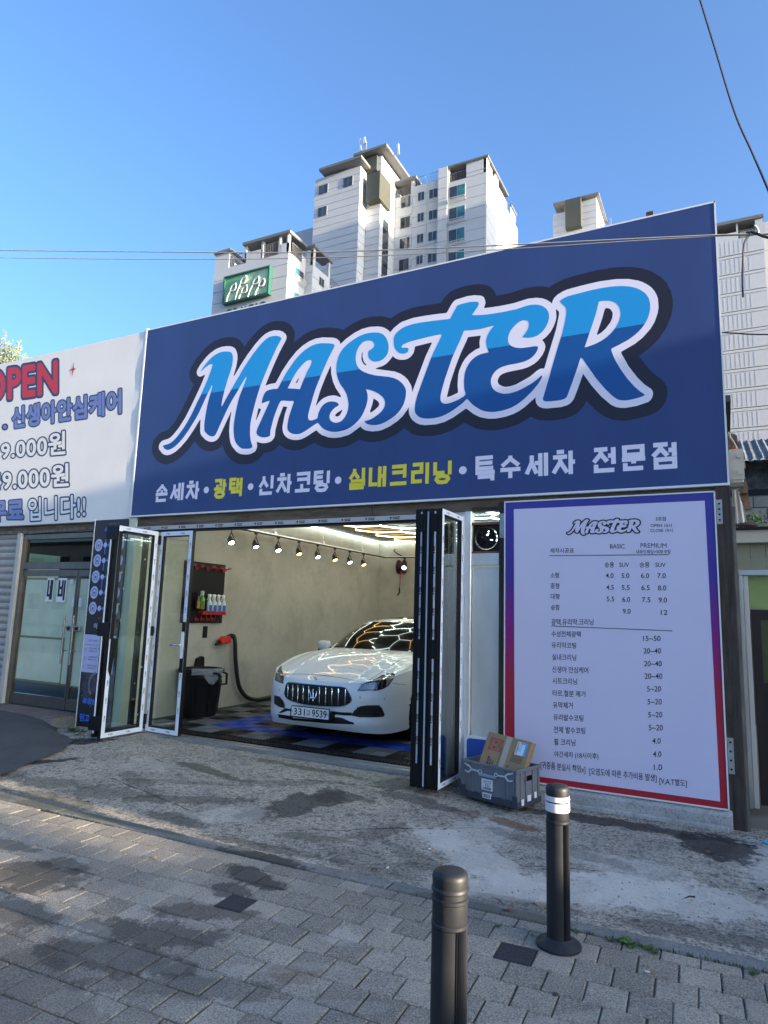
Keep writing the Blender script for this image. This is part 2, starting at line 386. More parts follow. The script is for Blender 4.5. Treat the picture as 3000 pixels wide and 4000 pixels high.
# ------------------------------------------------------------------ ground materials with stains and plinth-foot shading where the photo shows them
def ground_mat(name, base, base2, stains, grit=0.35, gscale=90.0, rough=0.85, bump=0.35, rnd=0.0, patch=3.0, speck=(0.04, 0.04, 0.04), light=None, coarse=0):
    m = bpy.data.materials.new(name); m.use_nodes = True; MATS[name] = m
    n = m.node_tree.nodes; l = m.node_tree.links; b = n['Principled BSDF']; b.inputs['Specular IOR Level'].default_value = 0.3
    geo = n.new('ShaderNodeNewGeometry'); pos = geo.outputs['Position']
    def noise(scale, det=6.0, rg=0.6, vec=pos, dist=0.0):
        t = n.new('ShaderNodeTexNoise'); t.inputs['Scale'].default_value = scale; t.inputs['Detail'].default_value = det
        t.inputs['Roughness'].default_value = rg; t.inputs['Distortion'].default_value = dist; l.new(vec, t.inputs['Vector']); return t
    def math_(op, a, b_=None, cl=False):
        x = n.new('ShaderNodeMath'); x.operation = op; x.use_clamp = cl
        for i, v in enumerate((a, b_)):
            if v is None: continue
            if isinstance(v, (int, float)): x.inputs[i].default_value = v
            else: l.new(v, x.inputs[i])
        return x.outputs[0]
    def mr(v, a, b_, c_=0.0, d_=1.0, smooth=True):
        x = n.new('ShaderNodeMapRange'); x.interpolation_type = 'SMOOTHSTEP' if smooth else 'LINEAR'
        for k, q in (('From Min', a), ('From Max', b_), ('To Min', c_), ('To Max', d_)): x.inputs[k].default_value = q
        l.new(v, x.inputs['Value']); return x.outputs[0]
    def mix(fac, a, b_, mode='MIX'):
        x = n.new('ShaderNodeMix'); x.data_type = 'RGBA'; x.blend_type = mode
        if isinstance(fac, float): x.inputs[0].default_value = fac
        else: l.new(fac, x.inputs[0])
        for i, v in ((6, a), (7, b_)):
            if isinstance(v, tuple): x.inputs[i].default_value = (*v[:3], 1)
            else: l.new(v, x.inputs[i])
        return x.outputs[2]
    col = mix(mr(noise(patch, 8, 0.65).outputs['Fac'], 0.35, 0.65), base, base2)
    if rnd:
        oi = n.new('ShaderNodeObjectInfo'); f = mr(oi.outputs['Random'], 0, 1, 1-rnd, 1+rnd, False)
        cc = n.new('ShaderNodeCombineColor'); [l.new(f, cc.inputs[i]) for i in range(3)]
        col = mix(1.0, col, cc.outputs[0], 'MULTIPLY')
    fine = noise(gscale, 4, 0.7).outputs['Fac']
    if light: col = mix(math_('MULTIPLY', mr(fine, 0.53, 0.66), 0.6), col, light)
    col = mix(math_('MULTIPLY', mr(fine, 0.53, 0.36), grit), col, speck)
    if coarse:
        cz = noise(coarse, 5, 0.75, dist=0.6).outputs['Fac']
        col = mix(math_('MULTIPLY', mr(cz, 0.50, 0.38), 0.75), col, speck); col = mix(math_('MULTIPLY', mr(cz, 0.56, 0.68), 0.45), col, light or base)
    wob = noise(5.0, 7, 0.65).outputs['Fac']; wob2 = noise(26.0, 4, 0.7).outputs['Fac']
    wv = math_('ADD', math_('MULTIPLY', math_('SUBTRACT', wob, 0.5), 1.0), math_('MULTIPLY', math_('SUBTRACT', wob2, 0.5), 0.35))
    rgh = None
    for (cx, cy, rx, ry, an, c_, st) in stains:
        mp = n.new('ShaderNodeMapping'); mp.vector_type = 'TEXTURE'
        mp.inputs['Location'].default_value = (cx, cy, 0); mp.inputs['Rotation'].default_value = (0, 0, math.radians(an))
        mp.inputs['Scale'].default_value = (rx, ry, 1000.0); l.new(pos, mp.inputs['Vector'])
        ln = n.new('ShaderNodeVectorMath'); ln.operation = 'LENGTH'; l.new(mp.outputs[0], ln.inputs[0])
        k = mr(math_('ADD', ln.outputs['Value'], math_('MULTIPLY', wv, 2.3)), 1.08, 0.78)
        col = mix(math_('MULTIPLY', k, st), col, c_)
    l.new(col, b.inputs['Base Color']); b.inputs['Roughness'].default_value = rough
    bp = n.new('ShaderNodeBump'); bp.inputs['Strength'].default_value = bump; bp.inputs['Distance'].default_value = 0.012
    l.new(math_('ADD', fine, noise(gscale*0.3, 5).outputs['Fac']), bp.inputs['Height']); l.new(bp.outputs[0], b.inputs['Normal'])
    return m
DK = (0.045, 0.043, 0.036); MOSS = (0.075, 0.075, 0.045); WH = (0.68, 0.63, 0.55); RUST = (0.16, 0.085, 0.035); TAR_SHADE = (0.02, 0.02, 0.02)
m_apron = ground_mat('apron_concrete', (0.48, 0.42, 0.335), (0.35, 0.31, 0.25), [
    (-4.9, 4.75, .5, .12, -25, DK, .45), (-2.2, 4.9, .9, .011, 35, TAR_SHADE, .8), (-4.6, 4.55, 1.0, .011, -15, TAR_SHADE, .7), (-0.9, 4.75, .8, .010, 20, TAR_SHADE, .6), (-3.4, 5.6, .7, .012, 12, TAR_SHADE, .6), (-5.6, 4.3, .5, .16, 10, MOSS, .5), (-2.35, 4.75, .35, .10, 60, DK, .4), (-1.9, 4.35, .45, .10, -30, DK, .4), (-2.7, 4.35, .3, .08, 20, MOSS, .5), (-2.75, 5.9, .25, .25, 0, DK, .55), (-3.7, 5.4, .10, .5, -60, DK, .4), (-4.4, 5.0, .06, .7, -70, DK, .35), (-2.9, 4.0, .6, .07, 5, DK, .5), (-0.2, 4.15, .5, .10, 8, DK, .45), (.3, 4.9, .3, .12, 20, DK, .35), (-5.3, 5.2, .3, .2, 0, WH, .2),
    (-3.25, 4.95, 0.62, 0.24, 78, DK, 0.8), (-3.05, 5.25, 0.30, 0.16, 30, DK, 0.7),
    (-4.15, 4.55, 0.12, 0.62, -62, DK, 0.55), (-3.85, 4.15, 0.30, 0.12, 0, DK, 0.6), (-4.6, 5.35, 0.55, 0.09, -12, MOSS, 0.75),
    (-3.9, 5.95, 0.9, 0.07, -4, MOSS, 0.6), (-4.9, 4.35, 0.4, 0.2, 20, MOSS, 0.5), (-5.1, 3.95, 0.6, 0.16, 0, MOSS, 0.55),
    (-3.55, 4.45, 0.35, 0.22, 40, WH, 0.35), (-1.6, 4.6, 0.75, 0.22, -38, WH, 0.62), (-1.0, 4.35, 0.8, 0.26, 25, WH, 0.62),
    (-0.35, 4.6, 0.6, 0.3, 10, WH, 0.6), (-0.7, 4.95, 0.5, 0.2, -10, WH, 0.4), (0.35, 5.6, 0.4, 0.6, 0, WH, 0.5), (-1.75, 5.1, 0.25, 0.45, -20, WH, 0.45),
    (-1.55, 5.45, 0.22, 0.09, -20, RUST, 0.75), (-2.0, 5.55, 0.14, 0.10, 0, RUST, 0.4), (-0.9, 5.95, 1.0, 0.12, 0, TAR_SHADE, 0.8), (-0.12, 5.75, 0.28, 0.32, 0, TAR_SHADE, 0.85), (-6.75, 5.50, 0.42, 0.20, 40, TAR_SHADE, 0.95), (-6.2, 4.75, 0.30, 0.07, 62, TAR_SHADE, 0.9), (-6.35, 4.1, 0.5, 0.3, 50, DK, 0.4), (-2.5, 5.55, 0.5, 0.12, 0, DK, 0.6),  # near-black band along the plinth foot: dirt plus contact shading in the colour
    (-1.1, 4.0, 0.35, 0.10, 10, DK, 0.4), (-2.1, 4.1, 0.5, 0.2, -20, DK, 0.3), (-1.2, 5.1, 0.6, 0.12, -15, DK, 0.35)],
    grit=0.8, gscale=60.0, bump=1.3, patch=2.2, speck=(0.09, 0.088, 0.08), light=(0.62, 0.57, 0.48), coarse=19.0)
m_border = ground_mat('border_concrete', (0.24, 0.23, 0.21), (0.17, 0.165, 0.15), [(-2.75, 3.78, 0.36, 0.15, 0, DK, 0.9), (-4.5, 3.85, 1.2, 0.07, 3, MOSS, 0.6), (-1.2, 3.85, 0.6, 0.07, 3, MOSS, 0.5)], grit=0.5, gscale=70)
m_asph = ground_mat('asphalt', (0.085, 0.083, 0.08), (0.065, 0.064, 0.062), [], grit=0.4, gscale=110, bump=0.6, light=(0.10, 0.10, 0.10))
gp = lambda px, py, z=0.0: tuple(PZ(px, py, z)[:2])
WET = (0.035, 0.034, 0.033)
PV = [(*gp(985, 3420), .26, .10, -15, WET, .8), (*gp(905, 3480), .16, .10, 0, WET, .7), (*gp(790, 3560), .30, .10, 25, DK, .6), (*gp(600, 3640), .40, .13, 20, DK, .65), (*gp(420, 3740), .45, .14, 15, DK, .6), (*gp(120, 3420), .40, .20, 10, DK, .7), (*gp(60, 3560), .3, .14, 0, DK, .6), (*gp(260, 3380), .22, .10, 0, DK, .6), (*gp(40, 3300), .35, .07, 0, DK, .55), (*gp(700, 3850), .5, .10, 25, DK, .4), (*gp(1130, 3800), .12, .08, 0, RUST, .35), (*gp(2170, 3600), .9, .05, 3, MOSS, .5), (*gp(360, 3640), .12, .09, 0, WH, .2), (*gp(1340, 3660), .11, .09, 0, WH, .3),       (-1.9, 2.75, 0.30, 0.05, 35, WH, 0.14), (-1.55, 2.6, 0.30, 0.05, 30, WH, 0.12), (-0.62, 3.05, 0.4, 0.04, 40, WH, 0.14), (-2.6, 2.05, 0.9, 0.2, -20, DK, 0.35)]
m_paver = ground_mat('paver_stone', (0.385, 0.335, 0.265), (0.30, 0.265, 0.215), PV, grit=0.6, gscale=120.0, bump=0.8, rnd=0.24, light=(0.60, 0.55, 0.47))
m_paver_dark = ground_mat('paver_stone_dark', (0.05, 0.05, 0.055), (0.04, 0.04, 0.045), [], grit=0.6, gscale=120.0, bump=0.9, rnd=0.1, light=(0.12, 0.12, 0.125))
m_joint = ground_mat('joint_sand', (0.17, 0.14, 0.095), (0.05, 0.048, 0.035), [], grit=0.5, gscale=80)

def sheet(name, pts, z, m, kind='structure'):
    b = B(); b.add([(x, y, z) for x, y in pts], [tuple(range(len(pts)))]); return b.build(name, m, None, fix=False, kind=kind)
CURB = lambda x: 3.872 + 0.047*x + 0.006*x*x if x > -3 else 3.785 + 0.012*(x+3)   # where paving ends
sheet('ground', [(-900, -900), (900, -900), (900, 900), (-900, 900)], -0.06, ground_mat('earth', (0.24, 0.23, 0.21), (0.2, 0.19, 0.17), [], grit=0.4))
pavement = sheet('pavement', [(-14, -3), (6, -3), (6, CURB(6)-0.02)] + [(x, CURB(x)-0.01) for x in (3, 1, 0, -1, -2, -3, -5, -8)] + [(-14, CURB(-14)-0.01)], -0.011, m_joint)

# pavers: rows along the street, cut stones against the border
def paver_mesh(w, d, seed):
    r = random.Random(seed); g = 0.0035; e = 0.006
    b = B(); j = lambda: r.uniform(-0.0015, 0.0015)
    lo = [(-w/2+j(), -d/2+j()), (w/2+j(), -d/2+j()), (w/2+j(), d/2+j()), (-w/2+j(), d/2+j())]
    vs = [(x, y, -0.05) for x, y in lo] + [(x, y, -e) for x, y in lo] + [(x*(1-2*e/w), y*(1-2*e/d), 0.0) for x, y in lo]
    fs = [(8, 9, 10, 11)] + [(i, (i+1) % 4, (i+1) % 4+4, i+4) for i in range(4)] + [(i+4, (i+1) % 4+4, (i+1) % 4+8, i+8) for i in range(4)]
    me = bpy.data.meshes.new('paver'); me.from_pydata(vs, [], fs); me.update(); return me
PW, PD, PJ = 0.178, 0.181, 0.006
PMS = [paver_mesh(PW-PJ, PD-.0095, s) for s in range(6)]
for q in PMS: q.materials.append(m_paver)
PMD = paver_mesh(PW-PJ, PD-.0095, 50); PMD.materials.append(m_paver_dark)
rp = random.Random(3); sl_ = 0.045
cells = []; cuts = []
for r_ in range(-6, 14):
    yy = 2.50 + PD*(r_) ; off = (0.5*PW if r_ % 2 else 0.0)
    for c_ in range(-32, 8):
        x = c_*PW + off + rp.uniform(-0.002, 0.002); y = yy + PD/2 - 0.0 + sl_*x
        if y + PD/2 > CURB(x) - 0.004:
            if y - PD/2 < CURB(x) - 0.035: cuts.append((x, y))
            continue
        d = Vector((x, y, 0)) - EYE; zz = d.dot(fw)
        if zz < 0.5: vis = False; px = py = -999
        else:
            px = 1500 + F*d.dot(rt)/zz; py = 2000 - F*d.dot(up)/zz
            vis = -130 < px < 3130 and 2900 < py < 4130
        cells.append((vis, x, y, px, py))
dark_px = [(905, 3497), (1995, 3750), (270, 3960)]
seen = [c for c in cells if c[0]]; hid = [c for c in cells if not c[0]]
seen.sort(key=lambda c: -c[4]); hid += seen[300:]; seen = seen[:300]
for vis, x, y, px, py in seen:
    dk = any(abs(px-a)+abs(py-b_)*1.6 < 70 for a, b_ in dark_px)
    o = bpy.data.objects.new('paver', PMD if dk else rp.choice(PMS)); COL.objects.link(o); o.parent = pavement
    o.location = (x, y, rp.uniform(-0.0035, 0.0)); o.rotation_euler = (rp.uniform(-.008, .008), rp.uniform(-.008, .008), math.atan(sl_) + rp.uniform(-.006, .006))
b = B()
for _, x, y, px, py in hid:
    w, d = (PW-PJ)/2, (PD-PJ)/2; b.box((x-w, y-d, -0.05), (x+w, y+d, -0.002))
b.build('paver', m_paver, pavement, kind='stuff', origin=(0, 0, 0))
# cut stones along the border
for x, y in cuts:
    w, d = (PW-PJ)/2, (PD-PJ)/2; t_ = lambda q: CURB(x+q)-.008
    if not -6 < x < 1.4: continue
    B().prism([(x-w, y-d-sl_*w, -0.05), (x+w, y-d+sl_*w, -0.05), (x+w, min(y+d+sl_*w, t_(w)), -0.05), (x-w, min(y+d-sl_*w, t_(-w)), -0.05)], (0, 0, 0.0485)).build('paver', m_paver, pavement, bevel=0.004)
# narrow concrete border pieces
border = thing('kerb_border', 'narrow concrete kerb strip between the paving and the rough concrete apron', 'kerb', (-2.5, 3.85, 0))
x = -6.6
while x < 1.8:
    w = rp.uniform(0.85, 1.05)
    g = 0.006; P_ = []
    for k in range(7):
        xx = x+g+(w-2*g)*k/6; P_.append((xx, CURB(xx)))
    lo = P_ + [(a, c+0.115+rp.uniform(-.006, .008)) for a, c in P_[::-1]]
    B().prism([(a, c, -0.08) for a, c in lo], (0, 0, 0.083)).build('kerb_stone', m_border, border, bevel=0.006)
    x += w
# rough concrete apron, slightly raised towards the sill
def smooth(t): t = max(0, min(1, t)); return t*t*(3-2*t)
def ah(x, y):
    h = 0.055*smooth((y-4.2)/2.0)*smooth((x+7.2)/1.2)*smooth((-1.9-x)/0.9)
    h += 0.045*smooth((-5.6-x)/1.2)*smooth((y-3.9)/0.8)
    return h
from mathutils import noise as mnoise
rows = []
NX, NY = 300, 120
for j in range(NY+1):
    row = []
    for i in range(NX+1):
        x = -7.6 + 9.4*i/NX; y0 = CURB(x)+0.11; y = y0 + (6.42-y0)*j/NY
        e = min(1.0, j/6.0)
        nz = mnoise.fractal((x*3.1, y*3.1, 0.3), 0.8, 2.1, 4)*0.010 + mnoise.noise((x*17, y*17, 2.0))*0.0035
        row.append((x, y, ah(x, y) + nz*e - 0.004))
    rows.append(row)
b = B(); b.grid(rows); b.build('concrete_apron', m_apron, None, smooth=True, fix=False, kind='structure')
# asphalt to the left, with a ragged edge
edge = [(-5.98, 3.95), (-6.08, 4.25), (-6.2, 4.6), (-6.30, 4.85), (-6.42, 5.1), (-6.55, 5.3), (-6.72, 5.48), (-6.95, 5.60), (-7.2, 5.66)]
poly = []
for (a, c), (d, e) in zip(edge[:-1], edge[1:]):
    for t in range(5): poly.append((a+(d-a)*t/5+rp.uniform(-.03, .03), c+(e-c)*t/5+rp.uniform(-.02, .02)))
poly += [(-7.3, 5.72), (-7.45, 5.82), (-7.55, 5.92)]
rows = []
for (x, y) in poly:
    rows.append([(x-(14+x)*t, min(5.93, y+ (5.93-y)*0.0), 0.022+0.075*smooth(t*6)*1.0 + 0.085*smooth((y-4.5)/1.2)*smooth(t*14) + ah(x, y)*(1-min(1, t*8))) for t in [0, .004, .02, .05, .1, .2, .4, .7, 1]])
rows[-1] = [(a, 5.93, c) for a, _, c in rows[-1]]
b = B(); b.grid(rows); b.build('asphalt', m_asph, None, smooth=True, fix=True, kind='structure')
# ------------------------------------------------------------------ common materials
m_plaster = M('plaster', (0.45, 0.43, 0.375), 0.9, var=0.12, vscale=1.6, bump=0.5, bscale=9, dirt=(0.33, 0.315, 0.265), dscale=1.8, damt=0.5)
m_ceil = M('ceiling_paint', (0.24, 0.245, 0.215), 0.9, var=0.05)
m_black = M('black_metal', (0.007, 0.007, 0.008), 0.45, spec=0.3)
m_blackp = M('black_plastic', (0.0075, 0.0075, 0.008), 0.55, spec=0.25)
m_white = M('white_paint', (0.78, 0.79, 0.80), 0.45)
m_film = M('protective_film', (0.72, 0.78, 0.86), 0.35, var=0.04, vscale=3)
m_ink = M('printed_ink', (0.02, 0.02, 0.03), 0.6)
m_alu = M('aluminium', (0.62, 0.62, 0.62), 0.32, metal=0.9, var=0.1, vscale=3, bump=0.05, bscale=20)
m_steel = M('stainless_sheet', (0.80, 0.81, 0.80), 0.38, metal=0.75, var=0.12, vscale=2.5, bump=0.12, bscale=4, stretch=(1, 1, 0.35))
m_wood = M('weathered_wood', (0.045, 0.036, 0.028), 0.85, var=0.5, vscale=9, bump=0.8, bscale=30, stretch=(3, 3, 0.35))
m_woodh = M('old_beam_wood', (0.12, 0.09, 0.06), 0.85, var=0.55, vscale=7, bump=0.8, bscale=25, stretch=(0.35, 3, 3))
m_plinth = ground_mat('plinth_concrete', (0.46, 0.45, 0.42), (0.36, 0.35, 0.33), [], grit=0.4, gscale=60)
m_conc = ground_mat('sill_concrete', (0.24, 0.235, 0.22), (0.17, 0.165, 0.15), [], grit=0.4, gscale=60)
m_glass = glass('clear_glass', (0.93, 0.965, 0.94))
m_led = M('led_white', (0.9, 0.95, 0.92), 0.4, emit=(0.86, 1.0, 0.93), es=2.5)
m_leda = M('led_amber', (1.0, 0.6, 0.2), 0.4, emit=(1.0, 0.60, 0.24), es=2.2)
YF = 6.3

# ------------------------------------------------------------------ car wash hall
shop = thing('shop_building', 'single storey car wash hall with open front, plaster walls and lit hexagon ceiling', 'building', (-3.5, 6.4, 0))
floor = box('floor', (-7.13, 6.38, -0.05), (0.0, 13.7, 0.085), M('floor_screed', (0.02, 0.05, 0.05), 0.8), shop)
def wall(name, a, b_, m=m_plaster): return box(name, a, b_, m, shop)
wall('wall', (-7.33, 6.42, 0), (-7.13, 13.9, 3.27))
wall('wall', (-7.13, 13.7, 0), (0.0, 13.9, 3.27))
wall('wall', (-0.1, 6.45, 0), (0.08, 13.7, 3.27))
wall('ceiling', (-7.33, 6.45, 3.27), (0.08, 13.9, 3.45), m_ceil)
wall('wall', (-7.10, 6.42, 2.80), (0.06, 6.52, 5.30), M('backing_board', (0.15, 0.14, 0.13), 0.9))
# roof behind the sign (sheet roof sloping back)
B().prism([(-7.4, 6.55, 3.6), (0.12, 6.55, 3.6), (0.12, 14.1, 3.5), (-7.4, 14.1, 3.5)], (0, 0, 0.06)).build('roof', M('roof_sheet', (0.10, 0.09, 0.085), 0.8), shop)
# floor tiles: interlocking grid with slots
def tile_mesh(flip):
    b = B(); T = 0.398; h = 0.014
    b.box((0, 0, 0), (T, T, 0.003))
    for (a, c) in ((0, 0), (T-.008, 0)): b.box((a, 0, 0), (a+.008, T, h))
    for c in (0, T/2-.004, T-.008): b.box((0.008, c, 0), (T-.008, c+.008, h))
    for qx in range(2):
        for qy in range(2):
            x0, y0 = .006+qx*T/2, .006+qy*T/2; L = T/2-.010
            if (qx+qy+flip) % 2: b.box((x0, y0, .003), (x0+L, y0+L, h)); continue
            for k in range(7):
                t = (k+0.2)*L/7; w = L/7*0.48
                b.add([(x0+t, y0, h), (x0+t+w, y0, h), (x0+t+w, y0+L, h), (x0+t, y0+L, h), (x0+t, y0, 0), (x0+t, y0+L, 0), (x0+t+w, y0, 0), (x0+t+w, y0+L, 0)], [(0, 1, 2, 3), (0, 3, 5, 4), (1, 6, 7, 2)])
    return b
tmats = {'k': M('tile_black', (0.010, 0.010, 0.011), 0.5, rnd=0.15, spec=.3), 'g': M('tile_grey', (0.13, 0.14, 0.155), 0.5, rnd=0.12, spec=.3), 'b': M('tile_blue', (0.018, 0.06, 0.36), 0.45, rnd=0.08, spec=.3)}; m_tun = M('tile_gap_shade', (0.003, 0.003, 0.003), .9, spec=.1)  # black tile base: shade in the slots put into the colour
tms = {}
for k, mm in tmats.items():
    for fl in (0, 1):
        bb = tile_mesh(fl); me = bpy.data.meshes.new('tile'); me.from_pydata(bb.v, [], bb.f); me.update(); me.materials.append(mm); me.materials.append(m_tun); me.polygons.foreach_set('material_index', [1 if i < 6 else 0 for i in range(len(me.polygons))]); tms[k, fl] = me
for i in range(-3, 15):
    for j in range(-1, 16):
        x, y = -6.13+0.4*i, 7.07+0.4*j
        if x < -7.14+0.0 and x+0.4 < -7.1: continue
        blue = (j == 0 and 0 <= i <= 8) or (i == 0 and 0 <= j <= 13) or (i == 8 and j >= 0)
        k = 'b' if blue else ('g' if (i+j) % 2 else 'k')
        if x < -7.13: continue
        o = bpy.data.objects.new('tile', tms[k, 0]); COL.objects.link(o); o.parent = floor
        o.location = Vector((x+.001, y+.001, 0.086)) - org(floor)
# drain strip just inside the sill
b = B(); b.box((-7.12, 6.42, 0.085), (-1.9, 6.66, 0.089))
xx = -7.1
while xx < -2.0:
    for (ya, yb) in ((6.435, 6.47), (6.50, 6.535), (6.565, 6.60), (6.62, 6.65)): b.box((xx, ya, 0.089), (xx+.028, yb, 0.1))
    b.box((xx, 6.475, .089), (xx+.045, 6.495, .1)); b.box((xx, 6.54, .089), (xx+.045, 6.56, .1)); xx += 0.045
b.build('drain_grate', m_blackp, shop)
# sill and track
box('sill', (-7.05, 6.21, -0.05), (-1.95, 6.42, 0.068), m_conc, shop, bevel=0.008)
box('floor_track', (-6.95, 6.27, 0.068), (-2.30, 6.34, 0.084), m_alu, shop)
box('floor_track', (-6.95, 6.36, 0.068), (-2.30, 6.415, 0.09), m_alu, shop)
# head of the opening: aluminium track with printed film, old beam over it
head = box('head_track', (-6.93, 6.29, 2.60), (-2.31, 6.40, 2.65), M('film_shaded', (0.42, 0.43, 0.43), 0.4), shop)  # film coloured darker to carry the shade under the sign
box('head_track', (-6.93, 6.31, 2.575), (-2.31, 6.40, 2.60), m_black, shop)
def film_marks(parent, pts, size=0.085, name='print_mark', horiz=True, out=(0, -1, 0)):
    """small repeated prints on protective film; pts = (point, right vector, up vector)"""
    b = B()
    for p, r_, u_ in pts:
        p, r_, u_ = Vector(p), Vector(r_), Vector(u_)
        o_ = r_.cross(u_)*0.0015
        b.add([p+o_-r_*size*.5-u_*size*.0, p+o_-r_*size*.38-u_*size*.13, p+o_-r_*size*.26, p+o_-r_*size*.38+u_*size*.13], [(0, 1, 2, 3)])
        for row, segs in ((.05, ((-.18, -.04), (-.01, .10), (.13, .30), (.33, .5))), (-.09, ((-.12, .02), (.06, .2), (.24, .46)))):
            for u0, u1 in segs: b.add([p+o_+r_*size*u0+u_*size*(row-.045), p+o_+r_*size*u1+u_*size*(row-.045), p+o_+r_*size*u1+u_*size*(row+.045), p+o_+r_*size*u0+u_*size*(row+.045)], [(0, 1, 2, 3)])
    b.build(name, m_ink, parent, fix=False, kind='stuff')
film_marks(head, [((x, 6.29, 2.625), (1, 0, 0), (0, 0, 1)) for x in np.arange(-6.7, -2.5, 0.30)], 0.12)
wb = B()
for (xa, xb, za, zb) in ((-7.03, -5.1, 2.66, 2.785), (-5.095, -3.4, 2.655, 2.785), (-3.395, 0.06, 2.66, 2.79)):
    box('beam', (xa, 6.33, za), (xb, 6.42, zb), m_woodh, shop, bevel=0.004)
box('soffit_board', (-7.0, 6.40, 2.77), (0.05, 6.50, 2.80), M('soffit_board', (0.32, 0.24, 0.16), 0.8, var=0.3), shop)
# pillar left of the opening
box('pillar', (-7.68, 6.31, 0.0), (-6.935, 6.60, 2.78), M('pillar_panel', (0.62, 0.64, 0.53), 0.6, var=0.05), shop)
# dark posts
box('wood_post', (-1.957, 6.30, 0.02), (-1.893, 6.40, 2.74), m_wood, shop, bevel=0.004)
box('wood_post', (-0.04, 6.295, -0.02), (0.078, 6.42, 2.78), m_wood, shop, bevel=0.005)
box('post_board', (0.080, 6.31, -0.02), (0.105, 6.44, 2.6), M('edge_board', (0.16, 0.14, 0.11), 0.85, var=0.5, vscale=8, stretch=(3, 3, .4)), shop)
for z0, z1, xx in ((2.45, 2.66, -0.035),(0.42, 0.70, -0.035)):
    br = box('angle_bracket', (xx, 6.285, z0), (xx+.045, 6.295, z1), M('zinc', (0.42, 0.42, 0.40), 0.45, metal=0.7, var=0.2, vscale=10), shop)
    b = B()
    for k in range(4):
        b.lathe([(0.009, 0), (0.007, 0.003)], (xx+.022, 6.282, z0+.035+k*(z1-z0-.07)/3), 10, 'Y')
    b.build('screw', m_black, br)
br = box('angle_bracket', (-1.945, 6.285, 2.38), (-1.90, 6.298, 2.62), MATS['zinc'], shop)
# plinth under the price board
B().prism([(-1.92, 6.24, -0.05), (-1.92, 6.24, 0.10), (-1.92, 6.30, 0.14), (-1.92, 6.42, 0.14), (-1.92, 6.42, -0.05)], (1.90, 0, 0)).build('plinth', m_plinth, shop, bevel=0.004)
box('plinth_ledge', (-1.90, 6.19, -0.05), (-0.05, 6.238, 0.03), m_plinth, shop, bevel=0.006)
# steel clad bay between the doors and the price board
box('jamb', (-2.312, 6.30, 0.07), (-2.245, 6.40, 2.66), m_steel, shop, bevel=0.004)
box('white_jamb', (-2.345, 6.285, 0.07), (-2.314, 6.33, 2.62), m_film, shop)
p = box('steel_panel', (-2.235, 6.335, 0.08), (-1.960, 6.36, 2.10), m_steel, shop)
box('frame_rail', (-2.243, 6.31, 2.115), (-1.958, 6.38, 2.235), m_steel, shop, bevel=0.004)
box('frame_rail', (-2.243, 6.31, 2.52), (-1.958, 6.38, 2.545), M('red_wood', (0.20, 0.075, 0.04), 0.7, var=0.3), shop)
box('frame_rail', (-2.243, 6.31, 2.238), (-1.958, 6.38, 2.252), MATS['red_wood'], shop)
box('window_glass', (-2.24, 6.34, 2.55), (-1.96, 6.345, 2.68), m_glass, shop)
box('frame_rail', (-2.243, 6.31, 2.68), (-1.958, 6.38, 2.70), m_wood, shop)
# exhaust fan in its opening
fan = thing('exhaust_fan', 'round black exhaust fan with four blades in a square frame above the steel panel', 'fan', (-2.1, 6.34, 2.26))
fc = Vector((-2.10, 6.335, 2.386))
b = B()
ring = []
for k in range(40):
    t = 2*PI*k/40; cx, sz = math.cos(t), math.sin(t); s_ = 1/max(abs(cx), abs(sz))
    ring.append((fc.x+cx*.118, fc.z+sz*.118, fc.x+cx*s_*.138, fc.z+sz*s_*.133))
vs = []; fs = []
for k, (a, c, d, e) in enumerate(ring): vs += [(a, 6.335, c), (d, 6.335, e), (a, 6.365, c), (d, 6.365, e)]
for k in range(40):
    i, j = k*4, ((k+1) % 40)*4; fs += [(i, i+1, j+1, j), (i, j, j+2, i+2), (i+1, i+3, j+3, j+1)]
b.add(vs, fs).build('frame', m_black, fan)
for k in range(4):
    t0 = 0.5+k*PI/2; P_ = []
    for r_ in (0.025, 0.055, 0.085, 0.108):
        w = 0.45+5.2*r_ if r_ < .1 else 0.80
        P_.append([(fc.x+r_*math.cos(t0+q*w*0.95), 6.35+0.016*q, fc.z+r_*math.sin(t0+q*w*0.95)) for q in (-1, -.5, 0, .5, 1)])
    B().grid(P_).build('blade', m_blackp, fan, smooth=True)
sr_ = []
for yy in (6.366, 6.56): sr_.append([(fc.x+.119*math.cos(t), yy, fc.z+.119*math.sin(t)) for t in np.linspace(0, 2*PI, 33)])
B().grid(sr_).build('shroud', m_black, fan, smooth=True, fix=False)
B().lathe([(0.028, -.02), (0.03, 0.0), (0.03, 0.05), (0.0, 0.05)], fc, 20, 'Y').build('hub', m_black, fan)
b = B()
for k in range(4):
    t = k*PI/2+PI/4; b.tube([fc+Vector((0, -.012, 0)), fc+Vector((math.cos(t)*.13, -.012, math.sin(t)*.13))], .004, 6)
for r_ in (0.06, 0.1):
    b.tube([fc+Vector((math.cos(t)*r_, -.012, math.sin(t)*r_)) for t in np.linspace(0, 2*PI, 25)], .002, 5, caps=False)
b.build('guard', m_black, fan)

